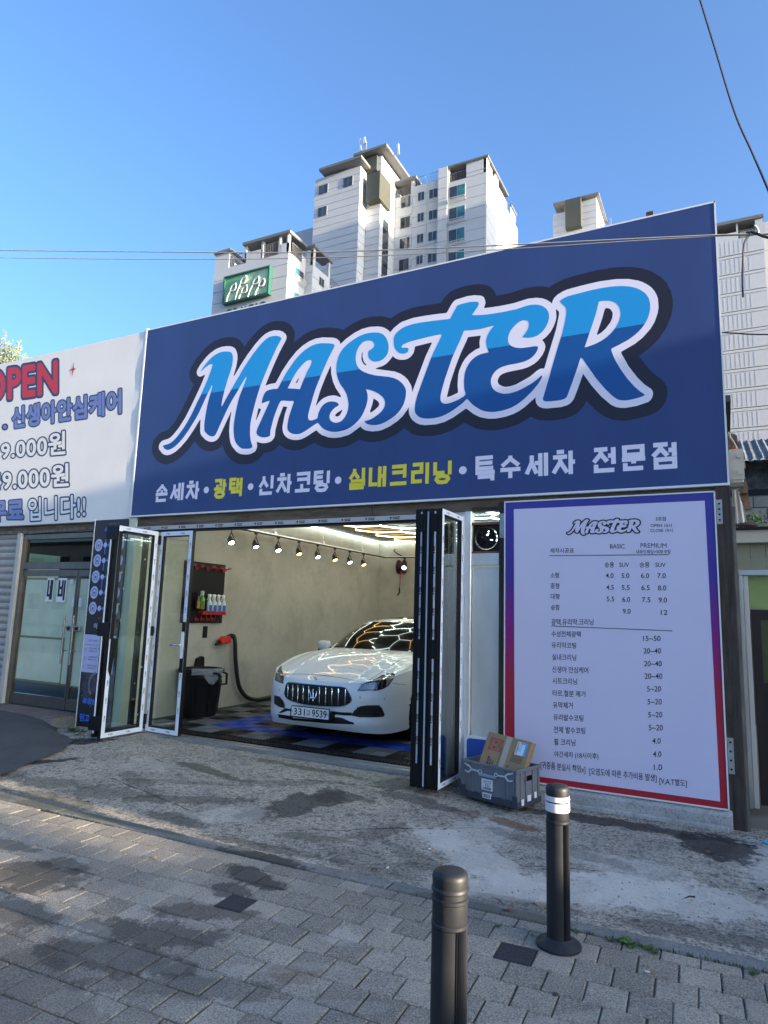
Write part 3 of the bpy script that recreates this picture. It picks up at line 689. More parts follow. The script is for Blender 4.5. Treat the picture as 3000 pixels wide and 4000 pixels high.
# ------------------------------------------------------------------ ceiling light net
hexl = thing('hexagon_ceiling_light', 'glowing net of white and amber hexagon light tubes under the hall ceiling', 'ceiling light', (-4.5, 10.2, 3.25))
def led(p, q, m, par, r_=0.011):
    p, q = Vector(p), Vector(q); B().tube([p, q], r_, 6).build('light_tube', m, par)
s3 = 0.8616/2; hx0, hy0 = -6.11, 10.78
seg_done = set()
for ci in range(-0, 7):
    for ri in range(-7, 7):
        # hexagon centres: columns every 0.75 m, offset by half a row
        cx = hx0 + 0.25 + 0.75*ci; cy = hy0 + s3 + ri*2*s3 + (s3 if ci % 2 else 0)
        if not (-6.6 < cx < -1.2 and 7.6 < cy < 13.2): continue
        vv = [(cx+0.5*math.cos(k*PI/3), cy+0.5*math.sin(k*PI/3)) for k in range(6)]
        for k in range(6):
            a, c = vv[k], vv[(k+1) % 6]; key = tuple(sorted([(round(a[0], 1), round(a[1], 1)), (round(c[0], 1), round(c[1], 1))]))
            if key in seg_done: continue
            seg_done.add(key); mx = (a[0]+c[0])/2; my = (a[1]+c[1])/2
            am = mx < -5.75 or (-4.3 < mx < -3.9 and 8.6 < my < 10.2) or (mx < -5.3 and my > 12.3)
            f = 0.96
            led((mx+(a[0]-mx)*f, my+(a[1]-my)*f, 3.215), (mx+(c[0]-mx)*f, my+(c[1]-my)*f, 3.215), m_leda if am else m_led, hexl)
peri = thing('perimeter_light', 'straight white light tubes running round the edge of the hall ceiling', 'ceiling light', (-4, 10, 3.25))
for a, c in (((-7.06, 7.4), (-7.06, 10.5)), ((-7.06, 10.5), (-7.06, 13.62)), ((-7.06, 13.62), (-3.6, 13.62)), ((-3.6, 13.62), (-0.2, 13.62)), ((-0.2, 13.62), (-0.2, 10.5)), ((-0.2, 10.5), (-0.2, 7.4)), ((-0.2, 7.4), (-3.6, 7.4)), ((-3.6, 7.4), (-7.06, 7.4))):
    led((*a, 3.24), (*c, 3.24), m_led, peri, 0.015)

# ------------------------------------------------------------------ rail with spotlights
rail = thing('track_rail', 'thin black track rail with silver edge hung along the left hall wall', 'light rail', (-6.95, 7.0, 2.88))
B().box((-6.83, 6.9, 2.865), (-6.79, 13.4, 2.885)).build('rail', m_black, rail)
B().box((-6.83, 6.9, 2.887), (-6.79, 13.4, 2.905)).build('channel', m_alu, rail)
box('rail', (-6.79, 13.38, 2.865), (-3.6, 13.42, 2.885), m_black, rail)
box('channel', (-6.79, 13.38, 2.887), (-3.6, 13.42, 2.905), m_alu, rail)
for y in (7.7, 9.2, 10.75, 12.3):
    B().tube([(-6.81, y, 2.905), (-6.81, y, 3.27)], 0.004, 5).build('hanger_wire', m_alu, rail)
    B().box((-6.835, y-.03, 2.89), (-6.785, y+.03, 2.95)).build('bracket', m_alu, rail)
RX = -6.81
def spot(pos, m_face, label, aim, group='spotlights on the hall rail'):
    p = Vector(pos); t = thing('spotlight', label, 'spotlight', p, group)
    a = Vector(aim).normalized(); h = p + Vector((0, 0, -0.20))
    B().box(p+Vector((-.015, -.03, -.03)), p+Vector((.015, .03, .0))).build('mount', m_black, t)
    b = B(); s_ = a.cross(Vector((0, 0, 1))).normalized()
    b.tube([p+Vector((0, 0, -.03)), p+Vector((0, 0, -.07)), h+s_*.055+Vector((0, 0, .03)), h+s_*.055], .007, 6)
    b.tube([p+Vector((0, 0, -.07)), h-s_*.055+Vector((0, 0, .03)), h-s_*.055], .007, 6)
    b.build('arm', m_black, t)
    u = a.orthogonal().normalized(); w = a.cross(u)
    prof = [(0.02, -.085), (0.03, -.06), (0.033, -.02), (0.058, 0.015), (0.064, 0.03), (0.064, 0.045), (0.052, 0.045)]
    vs = []; fs = []; n = 20
    for r_, hh in prof:
        for k in range(n): q = 2*PI*k/n; vs.append(h + a*hh + (u*math.cos(q)+w*math.sin(q))*r_)
    for i in range(len(prof)-1):
        for k in range(n): fs.append((i*n+k, i*n+(k+1) % n, (i+1)*n+(k+1) % n, (i+1)*n+k))
    fs.append(tuple(range(n)))
    B().add(vs, fs).build('housing', m_black, t, smooth=True)
    B().add([h + a*0.042 + (u*math.cos(2*PI*k/n)+w*math.sin(2*PI*k/n))*.046 for k in range(n)], [tuple(range(n))]).build('lens', m_face, t)
m_sw = M('lamp_white', (1, 1, 1), 0.4, emit=(1.0, 0.97, 0.88), es=3.2)
m_sa = M('lamp_amber', (1, .7, .3), 0.4, emit=(1.0, 0.62, 0.22), es=2.6)
SPX = [(905, 2075, 0), (1000, 2098, 1), (1087, 2115, 0), (1168, 2131, 1), (1241, 2144, 0), (1308, 2156, 1), (1366, 2167, 0), (1420, 2176, 1)]
ordn = ['first', 'second', 'third', 'fourth', 'fifth', 'sixth', 'seventh', 'eighth']
for k, (px, py, am) in enumerate(SPX):
    P_ = PX(px, py, RX)
    spot((RX, P_.y, 2.865), m_sa if am else m_sw, f"{ordn[k]} spotlight from the street end of the rail, black housing with {'amber' if am else 'white'} light", (0.55, -0.22, -0.85) if not am else (0.5, -0.15, -0.9))
spot((-6.33, 13.40, 2.865), m_sw, 'white spotlight shining on the back wall rail beside the air hose reel', (0.2, -0.8, -0.5))
# reel on the back wall
reel = thing('hose_reel', 'dark air hose reel on the back wall with a red hose end hanging down', 'hose reel', (-6.5, 13.6, 2.6))
B().lathe([(0.02, -.10), (0.16, -.10), (0.16, -.085), (0.10, -.08), (0.10, 0.03), (0.16, 0.035), (0.16, 0.05), (0.02, 0.05)], (-6.46, 13.58, 2.68), 24, 'X').build('drum', M('maroon_plastic', (0.06, 0.015, 0.03), 0.5), reel, smooth=True)
B().tube([(-6.47, 13.5, 2.58), (-6.475, 13.5, 2.3), (-6.48, 13.49, 2.2)], 0.011, 8).build('hose', M('red_hose', (0.25, 0.02, 0.05), 0.5), reel, smooth=True)
B().tube([(-6.48, 13.49, 2.2), (-6.48, 13.49, 2.10), (-6.50, 13.49, 2.07), (-6.53, 13.49, 2.03)], [.018, .02, .02, .012], 8).build('nozzle', m_black, reel, smooth=True)
B().tube([(-6.70, 13.66, 3.09), (-6.70, 13.6, 3.05), (-6.62, 13.6, 2.99), (-6.5, 13.6, 2.93), (-6.40, 13.6, 2.85)], 0.014, 8).build('cable', m_black, reel, smooth=True)
# ------------------------------------------------------------------ folding doors
def leaf(par, p, q, z0, z1, th=0.05, fr=0.062, face='a', film=True, handle=False):
    """door leaf from floor point p to q; frame bars, pane, film on one face (on the side of the left normal)"""
    p, q = Vector((*p, 0)), Vector((*q, 0)); d = (q-p).normalized(); L = (q-p).length; nrm = Vector((d.y, -d.x, 0))
    if face == 'b': nrm = -nrm
    def slab(u0, u1, v0, v1, w0, w1, name, m, parent):
        a = [p+d*u0+nrm*w0, p+d*u1+nrm*w0, p+d*u1+nrm*w1, p+d*u0+nrm*w1]
        return B().prism([(v.x, v.y, v0) for v in a], (0, 0, v1-v0)).build(name, m, parent)
    fb = B()
    for u0, u1, v0, v1 in ((0, fr, z0, z1), (L-fr, L, z0, z1), (fr, L-fr, z0, z0+fr), (fr, L-fr, z1-fr, z1)):
        a = [p+d*u0-nrm*th/2, p+d*u1-nrm*th/2, p+d*u1+nrm*th/2, p+d*u0+nrm*th/2]
        fb.prism([(v.x, v.y, v0) for v in a], (0, 0, v1-v0))
    lf = fb.build('leaf', m_black, par)
    slab(fr-.005, L-fr+.005, z0+fr-.005, z1-fr+.005, -.004, .004, 'pane', m_glass, lf)
    g = B()
    for u0, u1, v0, v1 in ((fr, fr+.008, z0+fr, z1-fr), (L-fr-.008, L-fr, z0+fr, z1-fr), (fr, L-fr, z0+fr, z0+fr+.008), (fr, L-fr, z1-fr-.008, z1-fr)):
        a = [p+d*u0-nrm*.014, p+d*u1-nrm*.014, p+d*u1+nrm*.014, p+d*u0+nrm*.014]; g.prism([(v.x, v.y, v0) for v in a], (0, 0, v1-v0))
    g.build('gasket', M('rubber', (0.012, 0.012, 0.012), 0.7), lf)
    if film:
        for (u0, u1, v0, v1) in ((.003, fr-.006, z0+.003, z1-.003), (L-fr+.006, L-.003, z0+.003, z1-.003), (fr-.006, L-fr+.006, z0+.003, z0+fr-.006), (fr-.006, L-fr+.006, z1-fr+.006, z1-.003)):
            slab(u0, u1, v0, v1, th/2+.0005, th/2+.002, 'film', m_film, lf)
        mk = []; up_ = Vector((0, 0, 1)); off = nrm*(th/2+.002)
        sgn = 1 if (d.cross(up_)).dot(nrm) > 0 else -1
        R_ = d*sgn
        for z in np.arange(z0+.22, z1-.1, 0.20):
            mk.append((p+d*(fr/2)+off+up_*z, up_, -R_)); mk.append((p+d*(L-fr/2)+off+up_*(z+.07), up_, -R_))
        for u in np.arange(.14, L-.1, .26): mk.append((p+d*u+off+up_*(z0+fr/2), R_, up_)); mk.append((p+d*u+off+up_*(z1-fr/2), R_, up_))
        film_marks(lf, mk, 0.066)
    return lf, d, nrm, L, slab
fdl = thing('folding_door', 'left folding glass door with two leaves swung out and one closed, film on black frames', 'door', (-6.5, 6.3, 0.09))
Z0, Z1 = 0.092, 2.572
lf3, d3, n3, L3, sl3 = leaf(fdl, (-6.47, 6.33), (-5.895, 6.30), Z0, Z1)
# handle plate and lever on the third leaf
P_ = PY(712, 2525, 6.26)
hz = PY(712, 2520, 6.27).z
box('black_strip', (-5.955, 6.270, hz-0.33), (-5.90, 6.2735, hz+0.28), m_black, lf3)
hp = B().prism([(-5.948, 6.262, hz-.16), (-5.915, 6.262, hz-.16), (-5.908, 6.262, hz-.14), (-5.908, 6.262, hz+.14), (-5.915, 6.262, hz+.16), (-5.948, 6.262, hz+.16), (-5.952, 6.262, hz+.14), (-5.952, 6.262, hz-.14)], (0, 0.008, 0)).build('handle_plate', m_white, lf3)
B().tube([(-5.93, 6.262, hz), (-5.93, 6.215, hz), (-5.945, 6.21, hz), (-6.07, 6.21, hz)], .010, 8).build('handle', M('chrome', (0.8, 0.8, 0.8), 0.12, metal=1.0), lf3, smooth=True)
lf2, *_ = leaf(fdl, (-6.50, 5.64), (-6.50, 6.27), Z0, Z1+.0, face='a')
lf1, *_ = leaf(fdl, (-6.62, 5.66), (-6.655, 6.27), Z0, Z1+.0, face='b', film=False)
for z in (0.18, 1.25, 2.40):
    for (a, c) in ((-6.65, 5.605), (-6.58, 5.60), ): box('hinge', (a, c, z), (a+.12, c+.012, z+.16), m_black, fdl, bevel=.003)
    box('hinge', (-6.52, 6.275, z), (-6.44, 6.29, z+.12), m_black, fdl)
box('guide_strip', (-6.572, 5.605, 0.15), (-6.556, 5.612, 2.5), m_film, fdl)
# peeling black film rag on the second leaf
B().prism([(-6.474, 5.66, 0.86), (-6.474, 5.70, 0.78), (-6.474, 5.72, 0.98), (-6.474, 5.755, 1.10), (-6.474, 5.76, 1.22), (-6.474, 5.66, 1.24)], (0.01, 0, 0)).build('torn_tape', m_black, lf2)
B().box((-6.4755, 5.644, 1.22), (-6.471, 5.70, Z1-.07)).build('black_edge', m_black, lf2)
st = M('sticker_tan', (0.45, 0.35, 0.18), 0.6)
r_ = random.Random(5)
for k in range(11):
    y, z = r_.choice([5.75, 5.8, 6.1, 6.17, 6.19]), 0.3+k*.19
    B().prism([(-6.494, y, z-.014), (-6.494, y+.014, z), (-6.494, y, z+.014), (-6.494, y-.014, z)], (.001, 0, 0)).build('corner_sticker', st, lf2)

fdr = thing('folding_door', 'right folding glass door, its four leaves stacked edge on beside the steel panel', 'door', (-2.45, 6.0, 0.09))
xs_ = [-2.555, -2.487, -2.419, -2.345]
for k, x in enumerate(xs_):
    leaf(fdr, (x, 5.71), (x+.004, 6.27), Z0, Z1+.03, face='a', film=(k == 3), fr=.055)
for k, x in enumerate((-2.521, -2.453, -2.383)):
    box('guide_strip', (x-.007, 5.69, 0.30 if k != 1 else .11), (x+.007, 5.70, Z1), m_film, fdr)
    if k != 1:
        mk = [((x, 5.69, z), (0, 0, 1), (-1, 0, 0)) for z in np.arange(.5, 2.4, .19)]
        film_marks(fdr, mk, .07)
        for z in (.12, 1.22, 2.38): box('hinge', (x-.045, 5.680, z), (x+.045, 5.692, z+.17), m_black, fdr, bevel=.003)
for x in xs_:
    for dx in (-.018, 0.012): box('edge_rib', (x+dx, 5.674, Z0+.002), (x+dx+.006, 5.684, Z1+.02), m_blackp, fdr)
# blue sign leaning behind the stack
bs = thing('blue_sign', 'blue and white road name sign standing on the ground behind the crate', 'sign', (-2.0, 6.2, 0.05))
def rrect(x0, x1, z0, z1, r, Y, n=6):
    P_ = []
    for cx, cz, a in ((x1-r, z1-r, 0), (x0+r, z1-r, PI/2), (x0+r, z0+r, PI), (x1-r, z0+r, 1.5*PI)):
        for k in range(n+1): t = a+PI/2*k/n; P_.append((cx+r*math.cos(t), Y, cz+r*math.sin(t)))
    return P_
B().prism(rrect(-2.26, -1.90, 0.02, 0.50, 0.04, 6.21), (0, .015, 0)).build('board', m_white, bs)
B().prism(rrect(-2.235, -1.925, 0.045, 0.475, 0.03, 6.208), (0, .001, 0)).build('blue_field', M('sign_blue', (0.02, 0.09, 0.42), 0.4), bs)
text('길', rmap(-2.20, -2.08, 0.14, 0.24, 6.206), 'lettering', m_white, bs, off=.02)
text('610', rmap(-2.20, -2.08, 0.06, 0.11, 6.206), 'lettering', m_white, bs)
# ------------------------------------------------------------------ big blue sign
m_sblue = M('sign_navy', (0.034, 0.062, 0.185), 0.40, var=0.09, vscale=1.1, spec=0.35, bump=.08, bscale=1.6, stretch=(1.6, 1.6, .45))
m_sdark = M('sign_black', (0.018, 0.015, 0.028), 0.38, spec=0.4)
m_swh = M('sign_white', (0.80, 0.76, 0.86), 0.38, spec=0.4)
m_scy = M('sign_cyan', (0.016, 0.30, 0.66), 0.38, spec=0.4)
m_sbl = M('sign_royal', (0.008, 0.085, 0.30), 0.38, spec=0.4)
m_sye = M('sign_yellow', (0.82, 0.70, 0.04), 0.38, spec=0.4)
SX0, SX1, SZ0, SZ1 = -7.045, 0.070, 2.795, 5.43
big = thing('shop_sign', 'huge navy blue sign panel reading MASTER in blue script above the open hall', 'sign', (-3.5, 6.3, 2.8))
box('panel', (SX0+.012, 6.30, SZ0+.012), (SX1-.012, 6.40, SZ1-.012), m_sblue, big)
m_trim = M('trim_white', (0.75, 0.75, 0.73), 0.4)
box('edge_trim', (SX0, 6.2975, SZ1-.012), (SX1, 6.41, SZ1+.004), m_trim, big)
box('edge_trim', (SX0, 6.285, SZ0-.012), (SX1, 6.41, SZ0+.008), m_trim, big)
box('edge_trim', (SX0-.02, 6.297, SZ0-.01), (SX0+.010, 6.41, SZ1+.03), m_trim, big)
box('edge_trim', (SX1-.010, 6.2975, SZ0-.012), (SX1+.004, 6.41, SZ1+.004), m_trim, big)
pl = lambda Y: (lambda x, z: (x, Y, z))
flat(outline(0.072+0.122), pl(6.2994), 'black_outline', m_sdark, big)
flat(outline(0.072), pl(6.2988), 'white_outline', m_swh, big)
let = thing  # (lettering stays part of the sign)
for (o_, hs) in LOGO:
    flat([o_]+hs, pl(6.2982), 'letter_top', m_scy, big, clip=((0, 4.356, 0), (0, -1, 0)))
    flat([o_]+hs, pl(6.2982), 'letter_bottom', m_sbl, big, clip=((0, 4.356, 0), (0, 1, 0)))
# blocky hangul line drawn stroke by stroke: each glyph is a set of strokes in a unit box (x right, y up)
GL = {
 '손': [((.5,1),(.5,.9),(.08,.55)), ((.5,.9),(.92,.55)), ((.5,.66),(.5,.44)), ((0,.42),(1,.42)), ((.14,.30),(.14,.06),(.9,.06))],
 '세': [((.27,.93),(.27,.62),(.02,.12)), ((.27,.62),(.50,.12)), ((.42,.58),(.68,.58)), ((.68,1),(.68,0)), ((.95,1),(.95,0))],
 '차': [((.18,.98),(.52,.98)), ((0,.76),(.66,.76)), ((.34,.76),(.34,.55),(.02,.08)), ((.34,.55),(.66,.08)), ((.82,1),(.82,0)), ((.82,.52),(1.02,.52))],
 '광': [((.05,.95),(.55,.95),(.55,.62)), ((.28,.72),(.28,.48)), ((0,.48),(.66,.48)), ((.82,1),(.82,.36)), ((.82,.68),(1.02,.68)), ((.5,.32),(.22,.27),(.16,.16),(.28,.04),(.5,.02),(.72,.04),(.84,.16),(.78,.27),(.5,.32))],
 '택': [((.5,.95),(.05,.95),(.05,.45),(.5,.45)), ((.05,.70),(.45,.70)), ((.64,1),(.64,.36)), ((.92,1),(.92,.36)), ((.64,.68),(.92,.68)), ((.12,.26),(.92,.26),(.92,0))],
 '신': [((.32,.98),(.32,.75),(.04,.40)), ((.32,.75),(.62,.40)), ((.92,1),(.92,.30)), ((.14,.32),(.14,.06),(.95,.06))],
 '코': [((.08,.95),(.90,.95),(.90,.36)), ((.12,.66),(.88,.66)), ((.45,.42),(.45,.12)), ((0,.08),(1,.08))],
 '팅': [((.58,.95),(.06,.95),(.06,.45),(.60,.45)), ((.06,.70),(.55,.70)), ((.92,1),(.92,.36)), ((.5,.32),(.22,.27),(.16,.16),(.28,.04),(.5,.02),(.72,.04),(.84,.16),(.78,.27),(.5,.32))],
 '실': [((.32,.98),(.32,.80),(.04,.48)), ((.32,.80),(.60,.48)), ((.90,1),(.90,.42)), ((.10,.36),(.92,.36),(.92,.20),(.12,.20),(.12,.03),(.95,.03))],
 '내': [((.06,.98),(.06,.14),(.5,.14)), ((.64,1),(.64,0)), ((.94,1),(.94,0)), ((.64,.52),(.94,.52))],
 '크': [((.10,.92),(.88,.92),(.88,.36)), ((.12,.64),(.86,.64)), ((0,.10),(1,.10))],
 '리': [((.06,.94),(.58,.94),(.58,.58),(.08,.58),(.08,.14),(.62,.14)), ((.92,1),(.92,0))],
 '닝': [((.08,.98),(.08,.46),(.62,.46)), ((.92,1),(.92,.36)), ((.5,.32),(.22,.27),(.16,.16),(.28,.04),(.5,.02),(.72,.04),(.84,.16),(.78,.27),(.5,.32))],
 '특': [((.90,1),(.10,1),(.10,.52),(.92,.52)), ((.10,.76),(.88,.76)), ((0,.33),(1,.33)), ((.12,.14),(.88,.14),(.88,-.05))],
 '수': [((.5,1),(.5,.86),(.08,.55)), ((.5,.86),(.92,.55)), ((0,.38),(1,.38)), ((.5,.38),(.5,0))],
 '전': [((.06,.94),(.66,.94)), ((.36,.94),(.36,.75),(.04,.42)), ((.36,.75),(.64,.42)), ((.92,1),(.92,.30)), ((.68,.66),(.92,.66)), ((.14,.32),(.14,.06),(.95,.06))],
 '문': [((.12,.94),(.88,.94),(.88,.62),(.12,.62),(.12,.94)), ((0,.44),(1,.44)), ((.5,.44),(.5,.26)), ((.14,.30),(.14,.06),(.9,.06))],
 '점': [((.06,.94),(.66,.94)), ((.36,.94),(.36,.78),(.04,.48)), ((.36,.78),(.64,.48)), ((.92,1),(.92,.44)), ((.68,.70),(.92,.70)), ((.16,.34),(.92,.34),(.92,.04),(.16,.04),(.16,.34))],
 '네': [((.06,1),(.06,.22),(.5,.22)), ((.44,.62),(.70,.62)), ((.70,1),(.70,0)), ((.98,1),(.98,0))],
 '비': [((.06,1),(.06,.25),(.60,.25),(.60,1)), ((.06,.62),(.60,.62)), ((.95,1),(.95,0))],
}
def stroke_glyph(b, ch, fn, w):
    """fn maps the unit box to space; w = stroke width in unit-box x and y terms (wx, wy)"""
    wx, wy = w
    zoff = 0
    for si, st_ in enumerate(GL[ch]):
        pts = [Vector((p[0]/wx, p[1]/wy)) for p in st_]     # isotropic space, stroke half width = .5
        n = len(pts); closed = (pts[0]-pts[-1]).length < 1e-6 and n > 2
        L, R_ = [], []
        for i, p in enumerate(pts):
            if closed: a, c = pts[(i-1) % (n-1)] if i else pts[-2], pts[(i+1) % (n-1)] if i < n-1 else pts[1]
            else: a, c = pts[max(i-1, 0)], pts[min(i+1, n-1)]
            d1 = (p-a).normalized() if (p-a).length > 1e-6 else (c-p).normalized()
            d2 = (c-p).normalized() if (c-p).length > 1e-6 else d1
            n1 = Vector((-d1.y, d1.x)); n2 = Vector((-d2.y, d2.x)); m_ = n1+n2
            m_ = m_/max(0.35, m_.length_squared/2) * 0.5 if m_.length > .2 else n1*.5
            if m_.length > 1.2: m_ = m_.normalized()*1.2
            e = p
            L.append(e+m_); R_.append(e-m_)
        vs = [fn(q.x*wx, q.y*wy, si*0.00005) for q in L+R_]
        b.add(vs, [(i, i+1, n+i+1, n+i) for i in range(n-1)])
def gline(s, x0, x1, ztop, zbot, m, par, Y=6.2993, w=None, gap=0.02):
    """glyphs of s spread from x0 to x1; z limits may differ at both ends"""
    n = len(s); cw = (x1-x0)/n; h = ztop-zbot; b = B(); st_ = w or 0.036
    for k, ch in enumerate(s):
        a = x0+cw*k+gap; ww = cw-2*gap
        stroke_glyph(b, ch, (lambda u, v, e, a=a, ww=ww: Vector((a+st_/2+u*(ww-st_), Y-e, zbot+st_/2+v*(h-st_)))), (st_/(ww-st_), st_/(h-st_)))
    return b.build('lettering', m, par, fix=False)
def zx(px, pyt, pyb): a = PY(px, pyt, 6.3); b_ = PY(px, pyb, 6.3); return a.x, a.z, b_.z
HL = [('손세차', 605, 790, m_swh), ('광택', 830, 957, m_sye), ('신차코팅', 1005, 1297, m_swh), ('실내크리닝', 1355, 1773, m_sye), ('특수세차', 1846, 2257, m_swh), ('전문점', 2305, 2658, m_swh)]
ZT, ZB = 3.222, 2.952
for s_, a, c, m_ in HL:
    xa = PY(a, 1900, 6.3).x; xb = PY(c, 1830, 6.3).x
    gline(s_, xa, xb, ZT, ZB, m_, big, w=0.042, gap=0.008)
for px, py in ((806, 1914), (979, 1901), (1321, 1876), (1808, 1837)):
    c = PY(px, py, 6.3); B().add([(c.x+.042*math.cos(t), 6.2993, c.z+.042*math.sin(t)) for t in np.linspace(0, 2*PI, 25)[:-1]], [tuple(range(24))]).build('dot', m_swh, big, fix=False)

# ------------------------------------------------------------------ white banner on the left
m_ban = M('banner_cloth', (0.80, 0.78, 0.74), 0.6, var=0.04, vscale=1.2, bump=0.05, bscale=3)
m_navy2 = M('banner_navy', (0.035, 0.045, 0.09), 0.5); m_red = M('banner_red', (0.55, 0.025, 0.04), 0.5); m_peri = M('banner_blue', (0.16, 0.21, 0.46), 0.5)
ban = thing('banner_sign', 'white cloth banner with red OPEN and outlined Korean prices left of the big sign', 'sign', (-9, 6.3, 2.75))
rows = []
for j in range(15):
    z = 2.755+(5.42-2.755)*j/14; row = []
    for i in range(60):
        x = -12.6+(12.6-7.095)*i/59
        edge = math.exp(-(-7.115-x)*6); yy = 6.306 + 0.006*math.sin(z*9+x*.6)*edge*edge
        row.append((x, yy, z))
    rows.append(row)
B().grid(rows).build('cloth', m_ban, ban, smooth=True, fix=False)
box('frame', (-12.7, 6.36, 5.38), (-7.06, 6.42, 5.425), m_trim, ban); box('frame', (-12.7, 6.36, 2.745), (-7.06, 6.42, 2.79), m_trim, ban)
box('frame', (-7.095, 6.303, 2.74), (-7.055, 6.42, 5.43), m_trim, ban)
for z in np.arange(2.95, 5.3, .33): box('tie', (-7.125, 6.299, z), (-7.09, 6.303, z+.006), m_white, ban)
YB = 6.3050
def btxt(s, x0, yt0, yb0, x1, yt1, yb1, fillm, off, oo, sp=1.0):
    p00, p10, p01, p11 = PY(x0, yb0, YB), PY(x1, yb1, YB), PY(x0, yt0, YB), PY(x1, yt1, YB)
    q = quadmap(p00, p10, p01, p11); d = Vector((0, -.0006, 0))
    (xs_t, zs_t, D_), (bx0_, bx1_, by0_, by1_) = text_sdf(s, sp)
    uv = lambda x, z: q((x-bx0_)/(bx1_-bx0_), (z-by0_)/(by1_-by0_))
    flat(contour(xs_t, zs_t, D_, oo), uv, 'outline_print', m_navy2, ban)
    flat(contour(xs_t, zs_t, D_, off), lambda x, z: uv(x, z)+d, 'lettering', fillm, ban)
# measured from the photograph (crop scale 1.659, origin 0,1200)
c_ = lambda x, y: (x/1.659, 1200+y/1.659)
def bt(s, x0, yt0, yb0, x1, yt1, yb1, m_, off=.035, oo=.085, **k):
    a, b_ = c_(x0, yt0), c_(x1, yt1); a2, b2 = c_(x0, yb0), c_(x1, yb1)
    btxt(s, a[0], a[1], a2[1], b_[0], b_[1], b2[1], m_, off, oo, **k)
bt('OPEN', -95, 425, 612, 368, 350, 552, m_red, .035, .092, sp=1.07)
bt('신생아안심케어', 82, 655, 785, 783, 535, 682, m_peri, .042, .096, sp=1.04)
bt('.', 20, 765, 790, 44, 762, 788, m_peri, .0, .05)
bt('9.000원', 10, 872, 985, 420, 805, 948, m_ban, .028, .088, sp=1.08)
bt('49.000원', -50, 1062, 1190, 442, 1015, 1155, m_ban, .028, .088, sp=1.08)
bt('무료', -55, 1268, 1385, 148, 1250, 1385, m_peri, .042, .096)
bt('입니다!!', 185, 1240, 1385, 552, 1215, 1362, m_white, .018, .080, sp=1.05)
sx, sy = c_(473, 403); cpt = PY(sx, sy, YB-.002); P_ = []
for k in range(8): r_ = (.10 if k % 4 == 0 else .07) if k % 2 == 0 else .022; P_.append(cpt+Vector((r_*math.sin(k*PI/4), 0, r_*1.2*math.cos(k*PI/4))))
B().add(P_, [tuple(range(8))]).build('star', m_red, ban, fix=False)

# ------------------------------------------------------------------ price board
mb_ = bpy.data.materials.new('board_gradient'); mb_.use_nodes = True; MATS['board_gradient'] = mb_
n = mb_.node_tree.nodes; l = mb_.node_tree.links; tc = n.new('ShaderNodeTexCoord'); sp = n.new('ShaderNodeSeparateXYZ'); l.new(tc.outputs['Object'], sp.inputs[0])
rr = n.new('ShaderNodeValToRGB'); mr_ = n.new('ShaderNodeMapRange'); mr_.inputs['From Min'].default_value = 0.0; mr_.inputs['From Max'].default_value = 2.6
l.new(sp.outputs['Z'], mr_.inputs[0]); l.new(mr_.outputs[0], rr.inputs[0]); l.new(rr.outputs[0], n['Principled BSDF'].inputs['Base Color'])
cr = rr.color_ramp; cr.elements[0].position = 0.0; cr.elements[0].color = (0.42, 0.018, 0.03, 1); cr.elements[1].position = 1.0; cr.elements[1].color = (0.045, 0.04, 0.30, 1)
e_ = cr.elements.new(0.36); e_.color = (0.36, 0.018, 0.05, 1); e_ = cr.elements.new(0.52); e_.color = (0.24, 0.012, 0.18, 1); e_ = cr.elements.new(0.72); e_.color = (0.05, 0.03, 0.28, 1)
n['Principled BSDF'].inputs['Roughness'].default_value = 0.35
MX0, MX1, MZ0, MZ1 = -1.893, -0.043, 0.142, 2.732
pb = thing('price_board', 'large price list board with lilac field and purple to red border right of the doors', 'sign', (-1.0, 6.28, MZ0))
box('panel', (MX0+.008, 6.275, MZ0+.008), (MX1-.008, 6.30, MZ1-.008), mb_, pb)
for a, c in (((MX0, MZ0-.004), (MX1, MZ0+.008)), ((MX0, MZ1-.008), (MX1, MZ1+.004)), ((MX0-.002, MZ0), (MX0+.008, MZ1)), ((MX1-.008, MZ0), (MX1+.004, MZ1))):
    box('edge_trim', (a[0], 6.268, a[1]), (c[0], 6.305, c[1]), m_trim, pb)
m_lil = M('board_lilac', (0.64, 0.61, 0.76), 0.35, var=0.015, vscale=2)
q4 = [PY(1900+x/1.508, 1900+y/1.508, 6.275) for x, y in ((157, 132), (1283, 82), (1390, 1868))]
q4.append(Vector((q4[0].x+.01, 6.272, 0.195)))
B().add([(-1.800, 6.2725, 2.655), (-0.122, 6.2725, 2.655), (-0.105, 6.2725, 0.200), (-1.79, 6.2725, 0.200)], [(0, 1, 2, 3)]).build('field', m_lil, pb, fix=False)
m_tx = M('board_ink', (0.012, 0.012, 0.016), 0.5)
YM = 6.2715
pc = lambda x, y: (1900+x/1.508, 1900+y/1.508)
def mt(s, x0, x1, yt, yb, slope=0.0, off=0.010):
    a, c = pc(x0, yb), pc(x1, yb+slope*(x1-x0)); a2, c2 = pc(x0, yt), pc(x1, yt+slope*(x1-x0))
    text(s, quadmap(PY(*a, YM), PY(*c, YM), PY(*a2, YM), PY(*c2, YM)), 'lettering', m_tx, pb, off=off)
